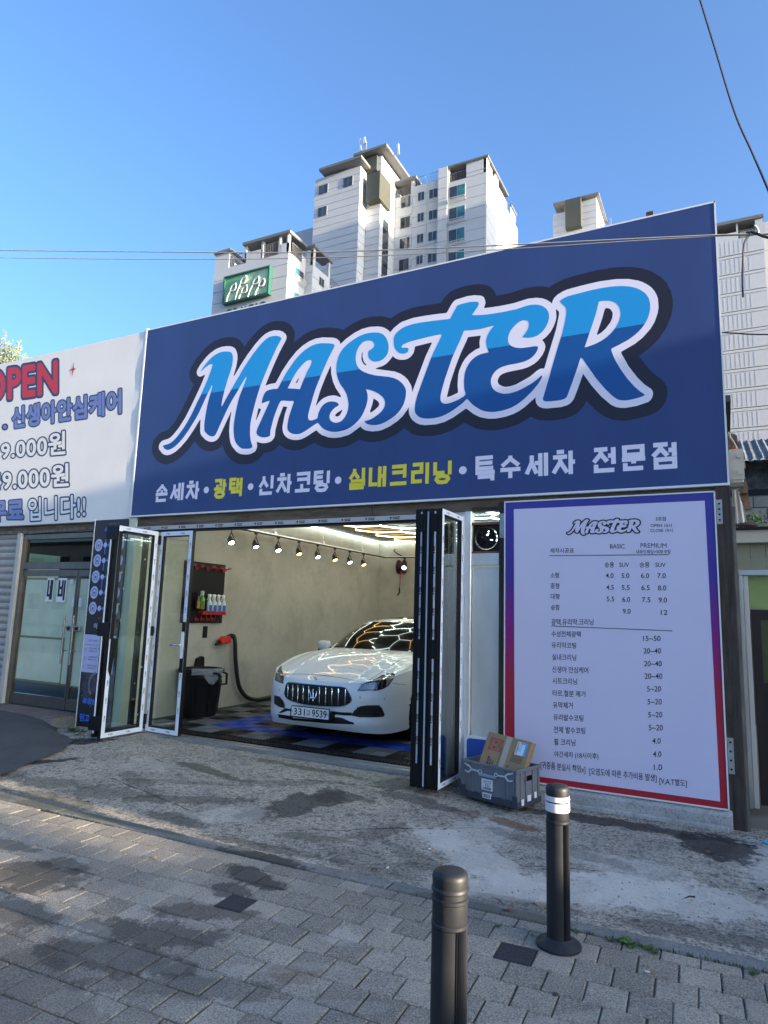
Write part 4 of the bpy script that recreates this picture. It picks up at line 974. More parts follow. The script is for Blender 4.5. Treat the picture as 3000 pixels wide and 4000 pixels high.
TXTS = [('3호점', 997, 1057, 178, 203), ('OPEN 10시', 968, 1092, 219, 241), ('CLOSE 19시', 966, 1097, 248, 270), ('BASIC', 728, 815, 340, 366), ('PREMIUM', 908, 1061, 335, 362),
 ('내부드레싱+외부코팅', 882, 1084, 373, 397), ('세차시공표', 375, 516, 363, 393), ('승용', 696, 752, 445, 478), ('SUV', 783, 840, 449, 475), ('승용', 902, 961, 445, 478), ('SUV', 995, 1055, 449, 475),
 ('소형', 377, 427, 507, 540), ('4.0', 703, 749, 511, 540), ('5.0', 795, 842, 511, 540), ('6.0', 910, 959, 511, 540), ('7.0', 1007, 1057, 511, 541),
 ('중형', 378, 429, 569, 603), ('4.5', 706, 751, 580, 609), ('5.5', 797, 844, 581, 610), ('6.5', 913, 962, 582, 612), ('8.0', 1010, 1060, 583, 613),
 ('대형', 379, 430, 632, 665), ('5.5', 708, 753, 649, 678), ('6.0', 800, 847, 651, 681), ('7.5', 916, 966, 653, 683), ('9.0', 1014, 1064, 654, 685),
 ('승합', 380, 432, 696, 729), ('9.0', 803, 850, 721, 751), ('12', 1027, 1067, 727, 757),
 ('광택.유리막.크리닝', 382, 631, 780, 818)]
LEFT = [('수성전체광택', 383, 556, 850, 886), ('유리막코팅', 384, 528, 916, 952), ('실내크리닝', 386, 529, 986, 1023), ('신생아 안심케어', 387, 600, 1058, 1096), ('시트크리닝', 389, 534, 1126, 1164), ('타르.철분 제거', 390, 583, 1198, 1236),
 ('유막제거', 392, 508, 1268, 1306), ('유리발수코팅', 394, 571, 1340, 1378), ('전체 발수코팅', 396, 582, 1412, 1452), ('휠 크리닝', 398, 524, 1484, 1524), ('야간세차 (18시이후)', 399, 660, 1558, 1600)]
RIGHT = [('15~50', 923, 1026, 880, 911), ('20~40', 926, 1029, 953, 985), ('20~40', 929, 1033, 1028, 1060), ('20~40', 932, 1036, 1101, 1134), ('5~20', 946, 1029, 1176, 1209), ('5~20', 949, 1033, 1252, 1285), ('5~20', 953, 1036, 1328, 1361),
 ('5~20', 956, 1040, 1404, 1438), ('4.0', 977, 1027, 1482, 1516), ('4.0', 981, 1031, 1560, 1594), ('1.0', 986, 1035, 1637, 1672)]
for t in TXTS: mt(*t, off=0.0 if 'M' in t[0] else .010)
for t in LEFT: mt(*t, slope=0.022+0.03*(t[3]-850)/700)
for t in RIGHT: mt(*t)
mt('[귀중품 분실시 책임x]', 319, 583, 1618, 1668, slope=.105, off=.01); mt('[오염도에 따른 추가비용 발생]', 606, 1003, 1655, 1705, slope=.105, off=.01); mt('[V,A.T별도]', 1019, 1181, 1712, 1760, slope=.1, off=.01)
for (x0, y0, x1, y1) in ((372, 408, 1073, 402), (382, 822, 1096, 851)):
    a, c = PY(*pc(x0, y0), YM), PY(*pc(x1, y1), YM); B().bar(a, c, 0.0015, 0.006).build('rule', m_tx, pb)
# small script logo on the board
lx0, lx1 = min(x for o_, _ in LOGO for x, z in o_), max(x for o_, _ in LOGO for x, z in o_)
lz0, lz1 = min(z for o_, _ in LOGO for x, z in o_), max(z for o_, _ in LOGO for x, z in o_)
a = PY(*pc(478, 285), YM); c = PY(*pc(900, 185), YM)
def lm(Y): 
    ks = (c.x-a.x)/(lx1-lx0)
    return lambda x, z: (a.x+(x-lx0)*ks, Y, 0.5*(a.z+c.z)+(z-0.5*(lz0+lz1))*ks*0.93)
flat(outline(0.15), lm(6.2712), 'logo_outline', m_tx, pb); flat(outline(0.028), lm(6.2704), 'logo_fill', m_lil, pb)

# ------------------------------------------------------------------ dark info banner on the pillar
ib = thing('info_banner', 'tall dark banner with round icons and blue Korean words behind the folded leaves', 'sign', (-7.37, 6.30, 0))
box('panel', (-7.69, 6.290, 0.02), (-7.065, 6.308, 2.765), M('info_dark', (0.022, 0.018, 0.022), 0.4), ib)
box('edge_trim', (-7.702, 6.284, 0.01), (-7.691, 6.309, 2.775), m_trim, ib)
m_ic = M('info_lilac', (0.55, 0.56, 0.78), 0.4); m_ib = M('info_blue', (0.05, 0.20, 0.75), 0.4)
zi = [2.42, 2.21, 1.99, 1.78, 1.57]
for k, z in enumerate(zi):
    e = B(); e.add([(-7.585+.075*math.cos(t), 6.288, z+.085*math.sin(t)) for t in np.linspace(0, 2*PI, 29)[:-1]], [tuple(range(28))])
    e.build('icon_disc', m_ic, ib, fix=False)
    B().bar((-7.51, 6.2885, z), (-7.39, 6.2885, z), .001, .018).build('icon_link', m_ib, ib)
    if k < 3: B().bar((-7.455, 6.2888, z-.20), (-7.455, 6.2888, z+.08), .001, .018, (1, 0, 0)).build('icon_link', m_ib, ib)
    B().add([(-7.455+.032*math.cos(t), 6.286, z+.036*math.sin(t)) for t in np.linspace(0, 2*PI, 21)[:-1]], [tuple(range(20))]).build('icon_dot', m_ic, ib, fix=False)
    B().add([(x, 6.288, zz) for x, _, zz in rrect(-7.39, -7.10, z-.08, z+.08, .07, 0)], [tuple(range(28))]).build('icon_pill', m_ic, ib, fix=False)
    b = B(); b.bar((-7.62, 6.2865, z-.04), (-7.55, 6.2865, z-.04), .001, .008); b.bar((-7.62, 6.2865, z-.04), (-7.62, 6.2865, z+.02), .001, .008, (1, 0, 0)); b.bar((-7.55, 6.2865, z-.04), (-7.55, 6.2865, z+.02), .001, .008, (1, 0, 0))
    b.bar((-7.635, 6.2865, z+.02), (-7.585, 6.2865, z+.055), .001, .008); b.bar((-7.585, 6.2865, z+.055), (-7.535, 6.2865, z+.02), .001, .008); b.bar((-7.585, 6.2865, z-.02), (-7.585, 6.2865, z+.01), .001, .03, (1, 0, 0))
    b.build('icon_drawing', M('info_ink', (0.08, 0.10, 0.25), 0.5), ib)
text('세차 순서', rmap(-7.50, -7.25, 2.60, 2.66, 6.288), 'lettering', m_ib, ib, off=.03)
text('세차 잘하는 집', rmap(-7.42, -7.22, 2.69, 2.72, 6.288), 'lettering', M('info_grey', (0.2, 0.2, 0.22), .5), ib)
text('어떤 점', rmap(-7.53, -7.30, 1.30, 1.375, 6.288), 'lettering', m_ic, ib, off=.02); text('셀프 손세차', rmap(-7.47, -7.27, 1.43, 1.455, 6.288), 'lettering', MATS['info_grey'], ib)
B().add([(-7.69, 6.288, .73), (-7.10, 6.288, .73), (-7.10, 6.288, 1.22), (-7.69, 6.288, 1.22)], [(0, 1, 2, 3)]).build('white_field', m_ic, ib, fix=False)
text('셀프 손세차', rmap(-7.60, -7.42, 1.125, 1.16, 6.286), 'lettering', M('info_teal', (0.10, 0.32, 0.40), .5), ib)
B().bar((-7.68, 6.286, 1.09), (-7.12, 6.286, 1.09), .001, .006).build('rule', MATS['info_teal'], ib)
for z, s1, s2 in ((1.03, '오랜 공회 사용에 오염', '작업시간'), (.92, '구석 용품 사용으로', '외 형태 손상 가능성'), (.81, '별도로 외부 솔질과', '고정된 디테일링 작업')):
    text(s1, rmap(-7.58, -7.40, z, z+.022, 6.286), 'lettering', m_tx, ib); text(s2, rmap(-7.58, -7.42, z-.035, z-.013, 6.286), 'lettering', m_tx, ib); text('□', rmap(-7.655, -7.63, z-.03, z+.01, 6.286), 'lettering', MATS['info_ink'], ib)
# printed photo of a wheel being washed: tyre arc and foam streaks
B().add([(-7.69, 6.2885, .46), (-7.10, 6.2885, .46), (-7.10, 6.2885, .73), (-7.69, 6.2885, .73)], [(0, 1, 2, 3)]).build('print_photo', M('print_photo', (0.06, 0.055, 0.075), 0.4, var=0.9, vscale=9), ib, fix=False)
b = B()
for k in range(14):
    t = PI*.55+k*PI*.75/13; c = Vector((-7.40, 6.287, .58)); b.bar(c+Vector((.10*math.cos(t), 0, .13*math.sin(t))), c+Vector((.135*math.cos(t), 0, .17*math.sin(t))), .001, .016)
for k in range(7): b.bar((-7.64+.03*k, 6.287, .42-.02*k), (-7.56+.03*k, 6.287, .46-.012*k), .001, .006)
b.build('print_tyre', M('print_grey', (0.25, 0.25, 0.32), .5), ib)
for s, x0, x1, z0, z1 in (('믿고 찾아', -7.63, -7.20, .10, .20), ('꼼꼼함 속', -7.61, -7.22, .33, .40), ('가격', -7.45, -7.30, .60-.13, .655-.13), ('세차', -7.42, -7.32, .40+.24, .44+.24)):
    if z0 < .45: text(s, rmap(x0, x1, z0, z1, 6.286), 'lettering', m_ib, ib, off=.035)
# ------------------------------------------------------------------ things on the left hall wall
WX = -7.13
peg = thing('pegboard', 'black perforated tool board with red hooks on the left hall wall', 'tool board', (WX, 7.9, 1.4))
y0, y1, z0, z1 = 7.45, 8.345, 1.395, 2.31
box('board', (WX+.002, y0, z0), (WX+.03, y1, z1), m_blackp, peg, bevel=.004)
b = B()
for i in range(22):
    for j in range(23):
        y, z = y0+.03+i*(y1-y0-.06)/21, z0+.025+j*(z1-z0-.05)/22
        b.add([(WX+.0305, y-.007, z), (WX+.0305, y, z-.007), (WX+.0305, y+.007, z), (WX+.0305, y, z+.007)], [(0, 1, 2, 3)])
b.build('hole', M('hole_dark', (0.002, 0.002, 0.002), 0.9), peg, fix=False, kind='stuff')
m_rp = M('red_plastic', (0.42, 0.018, 0.02), 0.35)
for y in (7.50, 7.68, 7.93, 8.13, 8.30):
    b = B(); b.box((WX+.03, y-.03, 2.19), (WX+.04, y+.03, 2.25)); b.bar((WX+.04, y, 2.235), (WX+.16, y, 2.235), .045, .012); b.bar((WX+.04, y, 2.20), (WX+.10, y, 2.225), .01, .012)
    b.bar((WX+.155, y-.022, 2.235), (WX+.155, y-.022, 2.265), .012, .01); b.bar((WX+.155, y+.022, 2.235), (WX+.155, y+.022, 2.265), .012, .01)
    b.build('hook', m_rp, peg)
for y in (7.52, 7.74, 7.86, 7.98, 8.10):
    b = B(); b.box((WX+.03, y-.014, 1.42), (WX+.042, y+.014, 1.475)); b.bar((WX+.042, y, 1.43), (WX+.085, y, 1.44), .016, .012); b.bar((WX+.08, y, 1.435), (WX+.085, y, 1.465), .016, .01); b.build('hook', m_rp, peg)
b = B(); ys = [7.86+k*.105 for k in range(5)]
for y in ys:
    b.lathe([(0.052, 0), (0.052, .055), (.046, .055), (.046, 0.004), (.0, 0.004)], (WX+.085, y, 1.52), 18, 'Z')
b.box((WX+.03, 7.80, 1.52), (WX+.036, 8.34, 1.575))
for y in ys: b.box((WX+.03, y-.006, 1.46), (WX+.04, y+.006, 1.52))
b.build('cup_rack', m_rp, peg)
m_bot = M('bottle_plastic', (0.62, 0.68, 0.70), 0.35); m_bl = M('bottle_label', (0.02, 0.12, 0.50), 0.4, var=.5, vscale=60); m_tr = M('trigger_white', (0.80, 0.82, 0.80), 0.4)
def bottle(y, z, label, m1=m_bot, m2=m_bl, m3=m_tr, h=.19, x=WX+.085):
    t = thing('spray_bottle', label, 'spray bottle', (x, y, z), 'spray bottles on the tool board')
    B().lathe([(.0, 0), (.038, 0), (.041, .008), (.041, h*.72), (.036, h*.82), (.016, h*.98), (.014, h*1.12)], (x, y, z), 20).build('body', m1, t, smooth=True)
    vs = []; 
    for k in range(13):
        a = -0.9+1.5*k/12; vs += [(x+.0418*math.cos(a), y+.0418*math.sin(a)-.0, z+.01), (x+.0418*math.cos(a), y+.0418*math.sin(a), z+h*.62)]
    B().add(vs, [(2*k, 2*k+2, 2*k+3, 2*k+1) for k in range(12)]).build('label', m2, t, fix=False)
    zt = z+h*1.12
    b = B(); b.lathe([(.018, -.015), (.018, .012), (.012, .018)], (x, y, zt), 14)
    b.prism([(x-.010, y+.030, zt+.018), (x-.010, y+.022, zt+.046), (x-.010, y-.01, zt+.052), (x-.010, y-.048, zt+.040), (x-.010, y-.050, zt+.028), (x-.010, y-.018, zt+.024), (x-.010, y-.012, zt+.012)], (.020, 0, 0))
    b.prism([(x-.006, y-.020, zt+.026), (x-.006, y-.034, zt+.022), (x-.006, y-.055, zt-.040), (x-.006, y-.046, zt-.044)], (.012, 0, 0))
    b.build('trigger', m3, t)
for k, y in enumerate(ys[1:]):
    bottle(y, 1.525, ['first', 'second', 'third', 'fourth'][k]+' white spray bottle with blue label from the left in the red rack', h=.23)
m_gr = M('green_liquid', (0.06, 0.45, 0.02), 0.25)
bottle(7.80, 1.60, 'bright green spray bottle with white and red trigger hanging on the black tool board', m_gr, M('label_brown', (0.15, 0.12, 0.06), .5, var=.6, vscale=50), M('trigger_grey', (.5, .5, .52), .4), h=.20)
bottle(7.70, 1.60, 'dark brown spray bottle with a yellow label left of the green bottle', M('brown_liquid', (0.05, 0.012, 0.01), 0.25), M('label_yellow', (0.35, 0.18, 0.03), .5, var=.6, vscale=50), m_blackp, h=.19)
bottle(7.50, 1.60, 'pale grey cone shaped spray bottle seen through the glass door on the tool board', M('grey_plastic', (0.45, 0.50, 0.50), 0.4), M('grey_label', (0.42, 0.47, 0.48), .4), m_tr, h=.24)
# switch
sw = box('wall_switch', (WX+.001, 7.95, 1.17), (WX+.02, 8.04, 1.345), m_blackp, None, bevel=.004); tag(sw, 'small black upright switch box on the wall under the tool board', 'switch')
# suction hose with red nozzle
hs = thing('vacuum_hose', 'thick black vacuum hose hanging from a red nozzle holder on the hall wall', 'hose', (WX, 8.6, 0.1))
X_ = WX+.07
pth = [(890, 2489), (905, 2484), (915, 2490), (919, 2520), (920, 2570), (925, 2630), (934, 2680), (952, 2712), (975, 2728), (1010, 2732), (1062, 2726)]
pts = [PX(a, c, X_) for a, c in pth]
pts[-1].z = max(pts[-1].z, .14)
# smooth the path
def crom(P_, n=6):
    P_ = [Vector(p) for p in P_]; out = []
    for i in range(len(P_)-1):
        a, b_, c, d = P_[max(i-1, 0)], P_[i], P_[i+1], P_[min(i+2, len(P_)-1)]
        for k in range(n):
            t = k/n; out.append(0.5*((2*b_)+(c-a)*t+(2*a-5*b_+4*c-d)*t*t+(3*b_-a-3*c+d)*t**3))
    return out+[P_[-1]]
cp = crom(pts, 14); cp += [cp[-1]+Vector((.1, .8, -.02)), cp[-1]+Vector((.3, 1.6, -.03))]
B().tube(cp, [0.033+(.003 if k % 2 else -.001) for k in range(len(cp))], 12).build('hose', M('hose_black', (0.014, 0.014, 0.015), .45), hs, smooth=True)
nz = PX(868, 2492, X_)
b = B(); pr = [PX(a, c, X_-.04) for a, c in ((847, 2499), (862, 2486), (882, 2484), (888, 2492), (886, 2510), (872, 2515), (868, 2508), (852, 2518))]
b.prism(pr, (.09, 0, 0)); b.build('nozzle_holder', M('nozzle_red', (0.60, 0.035, 0.02), .35), hs, bevel=.006)
B().tube([PX(872, 2498, X_+.0), PX(842, 2518, X_+.0)], [.03, .016], 10).build('nozzle', m_blackp, hs)
B().tube([PX(884, 2492, X_), PX(903, 2484, X_)], [.03, .042], 12).build('hose_cuff', m_blackp, hs)
# waste bin
bc = Vector((-6.80, 7.62, 0.10))
bn = thing('waste_bin', 'big black round waste bin with clear plastic liner by the left wall', 'bin', bc)
B().lathe([(0, 0), (.235, 0), (.24, .02), (.285, .52), (.30, .54), (.285, .545), (.285, .60), (.325, .615), (.325, .655), (.30, .66), (.29, .62), (.26, .3)], bc, 40).build('body', m_blackp, bn, smooth=True)
for s in (-1, 1):
    dx = Vector((.35*s, .55*0, 0))
    B().tube([bc+Vector((.30*s, -.10, .62)), bc+Vector((.40*s, -.08, .60)), bc+Vector((.41*s, -.07, .46)), bc+Vector((.41*s, .07, .46)), bc+Vector((.40*s, .08, .60)), bc+Vector((.30*s, .10, .62))], .018, 8).build('handle', m_blackp, bn, smooth=True)
for a in (-2.3, -1.2, -.3, .8): B().bar(bc+Vector((.252*math.cos(a), .252*math.sin(a), .05)), bc+Vector((.292*math.cos(a), .292*math.sin(a), .50)), .03, .012, (math.cos(a), math.sin(a), 0)).build('rib', m_blackp, bn)
rows = []
for j in range(6):
    row = []
    for k in range(25):
        a = -1.25+1.5*k/24; z = [.60, .66, .675, .665, .62, .585][j]-(.13*max(0, math.sin((k-8)*PI/12)) if j == 5 and 8 < k < 20 else 0)-(.05*max(0, math.sin((k-8)*PI/12)) if j == 4 and 8 < k < 20 else 0)
        rr_ = [.27, .29, .325, .337, .340, .342][j]+.006*math.sin(k*2.3+j*.7)
        row.append(bc+Vector((rr_*math.cos(a), rr_*math.sin(a), z)))
    rows.append(row)
m_lin = bpy.data.materials.new('liner'); m_lin.use_nodes = True; bs_ = m_lin.node_tree.nodes['Principled BSDF']; bs_.inputs['Base Color'].default_value = (.6, .65, .68, 1); bs_.inputs['Alpha'].default_value = .30; bs_.inputs['Roughness'].default_value = .25
B().grid(rows).build('liner_bag', m_lin, bn, smooth=True, fix=False)
bx = thing('wall_socket', 'black socket block on the wall just above the waste bin', 'socket', (WX, 7.86, .8))
B().prism([(WX+.002, 7.80, .74), (WX+.002, 7.98, .74), (WX+.002, 7.97, .88), (WX+.002, 7.93, .90), (WX+.002, 7.83, .87)], (.06, 0, 0)).build('box', m_blackp, bx, bevel=.005)

# ------------------------------------------------------------------ crate with carton
m_cr = M('crate_grey', (0.155, 0.165, 0.18), 0.5, var=.08, vscale=8, bump=.05, bscale=80); m_cd = M('crate_dark', (0.045, 0.047, 0.065), .5)
cf, cr_ = Vector((-2.18, 5.915, 0.03)), Vector((-1.615, 5.74, 0.03))
cu_ = (cr_-cf).normalized(); cv_ = Vector((-cu_.y, cu_.x, 0)); cL = (cr_-cf).length; cD = .38; cH = .30
crt = thing('crate', 'grey plastic folding crate labelled ACTI 832 on the concrete below the price board', 'crate', cf)
def CP(u, v, z): return cf + cu_*u + cv_*v + Vector((0, 0, z))
def cbox(b, u0, u1, v0, v1, z0, z1): return b.prism([CP(u0, v0, z0), CP(u1, v0, z0), CP(u1, v1, z0), CP(u0, v1, z0)], (0, 0, z1-z0))
b = B(); cbox(b, 0, cL, 0, cD, 0, .055); b.build('base', m_cd, crt, bevel=.006)
for nm, args in (('front_panel', (0.012, cL-.012, .010, .020, .055, cH)), ('back_panel', (0.012, cL-.012, cD-.020, cD-.010, .055, cH)), ('side_panel', (.010, .020, .02, cD-.02, .055, cH)), ('side_panel', (cL-.02, cL-.01, .02, cD-.02, .055, cH))):
    b = B(); 
    if nm == 'side_panel' and args[0] > .1:
        u0, u1, v0, v1, z_0, z_1 = args
        cbox(b, u0, u1, v0, v1, z_0, .20); cbox(b, u0, u1, v0, .12, .20, .245); cbox(b, u0, u1, .26, v1, .20, .245); cbox(b, u0, u1, v0, v1, .245, z_1)
    else: cbox(b, *args)
    b.build(nm, m_cr, crt)
b = B()
for (u0, u1, v0, v1) in ((0, cL, 0, .022), (0, cL, cD-.022, cD), (0, .022, .022, cD-.022), (cL-.022, cL, .022, cD-.022)): cbox(b, u0, u1, v0, v1, cH-.012, cH+.012)
b.build('rim', m_cr, crt, bevel=.004)
b = B()
for u in (.0, .022, .085, .115, cL-.14, cL-.11, cL-.045, cL-.022): cbox(b, u, u+.012 if u > 0 else .02, .002, .010, .055, cH-.012)
cbox(b, .12, cL-.14, .004, .010, .07, .078); cbox(b, .12, cL-.14, .004, .010, .235, .243)
for z in (.10, .135, .17, .205):
    cbox(b, .034, .085, .004, .010, z, z+.004); cbox(b, cL-.098, cL-.045, .004, .010, z, z+.004)
for v in (.05, .13, .24, .33): cbox(b, cL-.010, cL-.002, v, v+.012, .055, cH-.012)
b.build('rib', m_cr, crt)
b = B()
for u in (0, cL-.05): cbox(b, u, u+.05, -.003, 0, .0, .10)
b.build('corner_foot', m_cd, crt)
for u in (.15, .27, .40, .49): b = B(); cbox(b, u, u+.04, -.004, 0, .03, .062); b.build('hinge', m_cd, crt)
m_lb = M('label_white', (.72, .74, .76), .4); m_hd = M('latch_silver', (.48, .53, .58), .3)
def fq(u0, u1, z_0, z_1, d=-.001): return quadmap(CP(u0, d, z_0), CP(u1, d, z_0), CP(u0, d, z_1), CP(u1, d, z_1))
def fpanel(name, u0, u1, z_0, z_1, m, d=-.001): 
    b = B(); cbox(b, u0, u1, d, .010, z_0, z_1); return b.build(name, m, crt)
fpanel('label', .225, .335, .095, .185, m_lb, .000); text('ACTI', fq(.245, .322, .152, .175, -.001), 'lettering', m_tx, crt); text('832', fq(.262, .312, .126, .147, -.001), 'lettering', m_tx, crt)
def bars(u0, u1, z_0, z_1, d, seed=1, parent=crt):
    r = random.Random(seed); b = B(); u = u0
    while u < u1:
        w = r.choice([.001, .002, .0035]); q = fq(u, u+w, z_0, z_1, d); b.add([q(0, 0), q(1, 0), q(1, 1), q(0, 1)], [(0, 1, 2, 3)]); u += w+r.choice([.0015, .003])
    b.build('barcode_print', m_tx, parent, fix=False)
bars(.240, .325, .102, .120, -.001, 1)
fpanel('label', .238, .325, .030, .072, m_lb, -.006); bars(.245, .318, .036, .064, -.0065, 2)
B().prism([CP(.185, -.002, .215), CP(.19, -.002, .232), CP(.365, -.002, .226), CP(.375, -.002, .212), CP(.36, -.002, .205), CP(.20, -.002, .205)], cv_*.006).build('grip', M('grip_blue', (.30, .36, .48), .35), crt)
for sgn, uo in ((1, .045), (-1, cL-.045)):       # silver latches: forked bar with a ring
    P2 = lambda u, z: CP(uo+sgn*u, -.006, z)
    b = B()
    for p_, q_, w in (((0, .283), (.03, .272), .012), ((.03, .272), (.05, .268), .016), ((.05, .268), (.075, .245), .014), ((0, .222), (.03, .215), .012), ((.03, .215), (.05, .217), .016), ((.05, .217), (.07, .24), .014), ((.07, .243), (.15, .240), .014)):
        b.bar(P2(*p_), P2(*q_), .006, w, (0, 0, 1))
    for a in range(6):
        t0, t1 = a*PI/3, (a+1)*PI/3; b.bar(P2(.168+.018*math.cos(t0), .24+.015*math.sin(t0)), P2(.168+.018*math.cos(t1), .24+.015*math.sin(t1)), .006, .007, (0, 0, 1))
    b.build('latch', m_hd, crt)
for v, z_, w in ((.06, .02, .04), (.15, .04, .06), (.26, .05, .04)):
    b = B(); b.prism([CP(cL+.001, v, z_), CP(cL+.001, v+w, z_), CP(cL+.001, v+w, z_+.05), CP(cL+.001, v, z_+.05)], cu_*.001); b.build('label', m_lb, crt)
# carton leaning in the crate
m_cb = M('cardboard', (0.30, 0.205, 0.115), .8, var=.08, vscale=4, bump=.1, bscale=60)
ctl, ctr_ = PY(1910, 2857, 5.98), PY(2080, 2900, 5.93)
cbr = PY(2035, 3045, 5.86); cbl = ctl + (cbr-ctr_)
cn = (ctr_-ctl).cross(cbl-ctl).normalized()
if cn.y < 0: cn = -cn
car_ = thing('cardboard_box', 'flat brown cardboard box with red FRAGILE stamp leaning in the grey crate', 'box', (ctl+ctr_+cbl+cbr)/4)
B().prism([ctl, ctr_, cbr, cbl], cn*.10).build('carton', m_cb, car_, bevel=.003)
q = quadmap(cbl, cbr, ctl, ctr_)
Q = lambda u, v, d=.0015: q(u, v)-cn*d
def qp(u0, u1, v0, v1, d=.0015): return lambda a, c: Q(u0+(u1-u0)*a, v0+(v1-v0)*c, d)
def qf(name, u0, u1, v0, v1, m, d=.001): return B().add([Q(u0, v0, d), Q(u1, v0, d), Q(u1, v1, d), Q(u0, v1, d)], [(0, 1, 2, 3)]).build(name, m, car_, fix=False)
qf('packing_tape', .44, .56, 0.0, 1.0, M('tape_clear', (.42, .33, .25), .2, coat=.5))
qf('shipping_label', .70, .93, .58, .93, m_lb, .002); qf('label_stripe', .885, .93, .58, .93, M('label_blue', (.05, .35, .75), .4), .003); qf('label_field', .76, .83, .66, .86, M('label_sky', (.35, .60, .80), .4), .003)
b = B(); r_ = random.Random(4)
for k in range(16): v = .60+.02*k; b.add([Q(.715, v, .0035), Q(.715+r_.uniform(.02, .05), v, .0035), Q(.715+.03, v+.010, .0035), Q(.715, v+.010, .0035)], [(0, 1, 2, 3)])
for k in range(12): u = .78+.008*k; b.add([Q(u, .88, .0035), Q(u+.004, .88, .0035), Q(u+.004, .92, .0035), Q(u, .92, .0035)], [(0, 1, 2, 3)])
b.build('barcode_print', m_tx, car_, fix=False)
m_rs = M('red_stamp', (.38, .03, .03), .6)
b = B()
for a, c, d, e in ((.10, .56, .385, .012), (.10, .86, .385, .012)): b.add([Q(a, c-.02), Q(d, c-.02), Q(d, c), Q(a, c)], [(0, 1, 2, 3)])
for u in (.10, .375): b.add([Q(u, .54), Q(u+.012, .54), Q(u+.012, .86), Q(u, .86)], [(0, 1, 2, 3)])
b.add([Q(.215, .72), Q(.255, .72), Q(.265, .80), Q(.205, .80)], [(0, 1, 2, 3)]); b.add([Q(.20, .58), Q(.25, .58), Q(.26, .66), Q(.19, .66)], [(0, 1, 2, 3)])
b.build('stamp_frame', m_rs, car_, fix=False)
vt = lambda u0, u1, v0, v1: (lambda a, c: Q(u0+(u1-u0)*(1-c), v0+(v1-v0)*a))     # lettering running upwards
text('FRAGILE', vt(.125, .165, .57, .83), 'lettering', m_rs, car_, off=.01)
text('PLEASE', vt(.275, .30, .60, .80), 'lettering', m_rs, car_, off=.01); text('HANDLE', vt(.31, .335, .60, .80), 'lettering', m_rs, car_, off=.01); text('WITH CARE', vt(.345, .368, .57, .83), 'lettering', m_rs, car_, off=.01)
text('운 물건을*', vt(.16, .20, .05, .40), 'lettering', m_tx, car_, off=.03); text('려놓지', vt(.22, .255, .05, .30), 'lettering', m_tx, car_, off=.03); text('십시오.', vt(.275, .31, .03, .28), 'lettering', m_tx, car_, off=.03)
text('철제 이동식 테이블(화이트)', vt(.395, .425, .02, .66), 'lettering', m_tx, car_); text('식 테이블', vt(.62, .65, .02, .26), 'lettering', m_tx, car_, off=.02)
b = B()
for k in range(11): u = .66+.024*k; b.bar(Q(u, .38), Q(u, .62), .0008, .0015)
for v in (.38, .46, .62): b.bar(Q(.66, v), Q(.90, v), .0008, .0015)
b.build('printed_table', M('print_brown', (.12, .08, .05), .7), car_)

# ------------------------------------------------------------------ bollards
m_bo = M('bollard_paint', (0.017, 0.018, 0.021), 0.5, spec=.4, var=.2, vscale=12, dirt=(.035, .035, .037), dscale=9, damt=.2); m_bw = M('reflective_white', (.72, .72, .72), .35)
def bollard(x, y, label, bands, H_=.76, R_=.058, tilt=0):
    t = thing('bollard', label, 'bollard', (x, y, 0), 'bollards along the kerb')
    c = (x, y, 0)
    # shaft with flutes on two sides
    n = 96; prof = [(0.03, 0.0), (H_-.20, 0.0)]; vs = []
    for z in (0.02, H_-.185):
        for k in range(n):
            a = 2*PI*k/n; r_ = R_
            for a0 in (-.55, 2.6):
                dlt = (a-a0+PI) % (2*PI)-PI
                if abs(dlt) < .42 and (int((dlt+.42)/.07) % 2): r_ = R_-.006
            vs.append((x+r_*math.cos(a), y+r_*math.sin(a), z))
    B().add(vs, [(k, (k+1) % n, (k+1) % n+n, k+n) for k in range(n)] + [tuple(range(n, 2*n))]).build('shaft', m_bo, t, smooth=True, auto=math.radians(25))
    z = H_-.185
    B().lathe([(R_-.002, z), (R_+.002, z+.004), (R_+.002, z+.014), (R_-.003, z+.018), (R_-.001, z+.024), (R_-.001, z+.082), (R_+.003, z+.086), (R_+.003, z+.096), (R_-.002, z+.100), (R_-.002, z+.116), (R_+.003, z+.120), (R_+.003, z+.128), (R_-.001, z+.133), (R_+.001, z+.160), (R_-.001, z+.172), (R_-.007, z+.180), (R_-.02, z+.184), (0, z+.186)], c, 48).build('cap', m_bo, t, smooth=True)
    if bands:
        B().lathe([(R_+.0035, z+.058), (R_+.0035, z+.100)], c, 48).build('reflective_band', m_bw, t, smooth=True); B().lathe([(R_+.0035, z+.108), (R_+.0035, z+.132)], c, 48).build('reflective_band', m_bw, t, smooth=True)
    B().lathe([(R_+.052, 0.0), (R_+.052, .012), (R_+.040, .022), (R_+.014, .034), (R_+.004, .044), (R_-.002, .044)], c, 40).build('base_collar', m_bo, t, smooth=True)
    return t
b1 = bollard(-0.920, 2.40, 'black fluted bollard without white bands, nearest to the camera', False, .705, .064)
b2 = bollard(-0.812, 3.63, 'black bollard with two white reflective bands under its cap, standing at the kerb', True, .765)

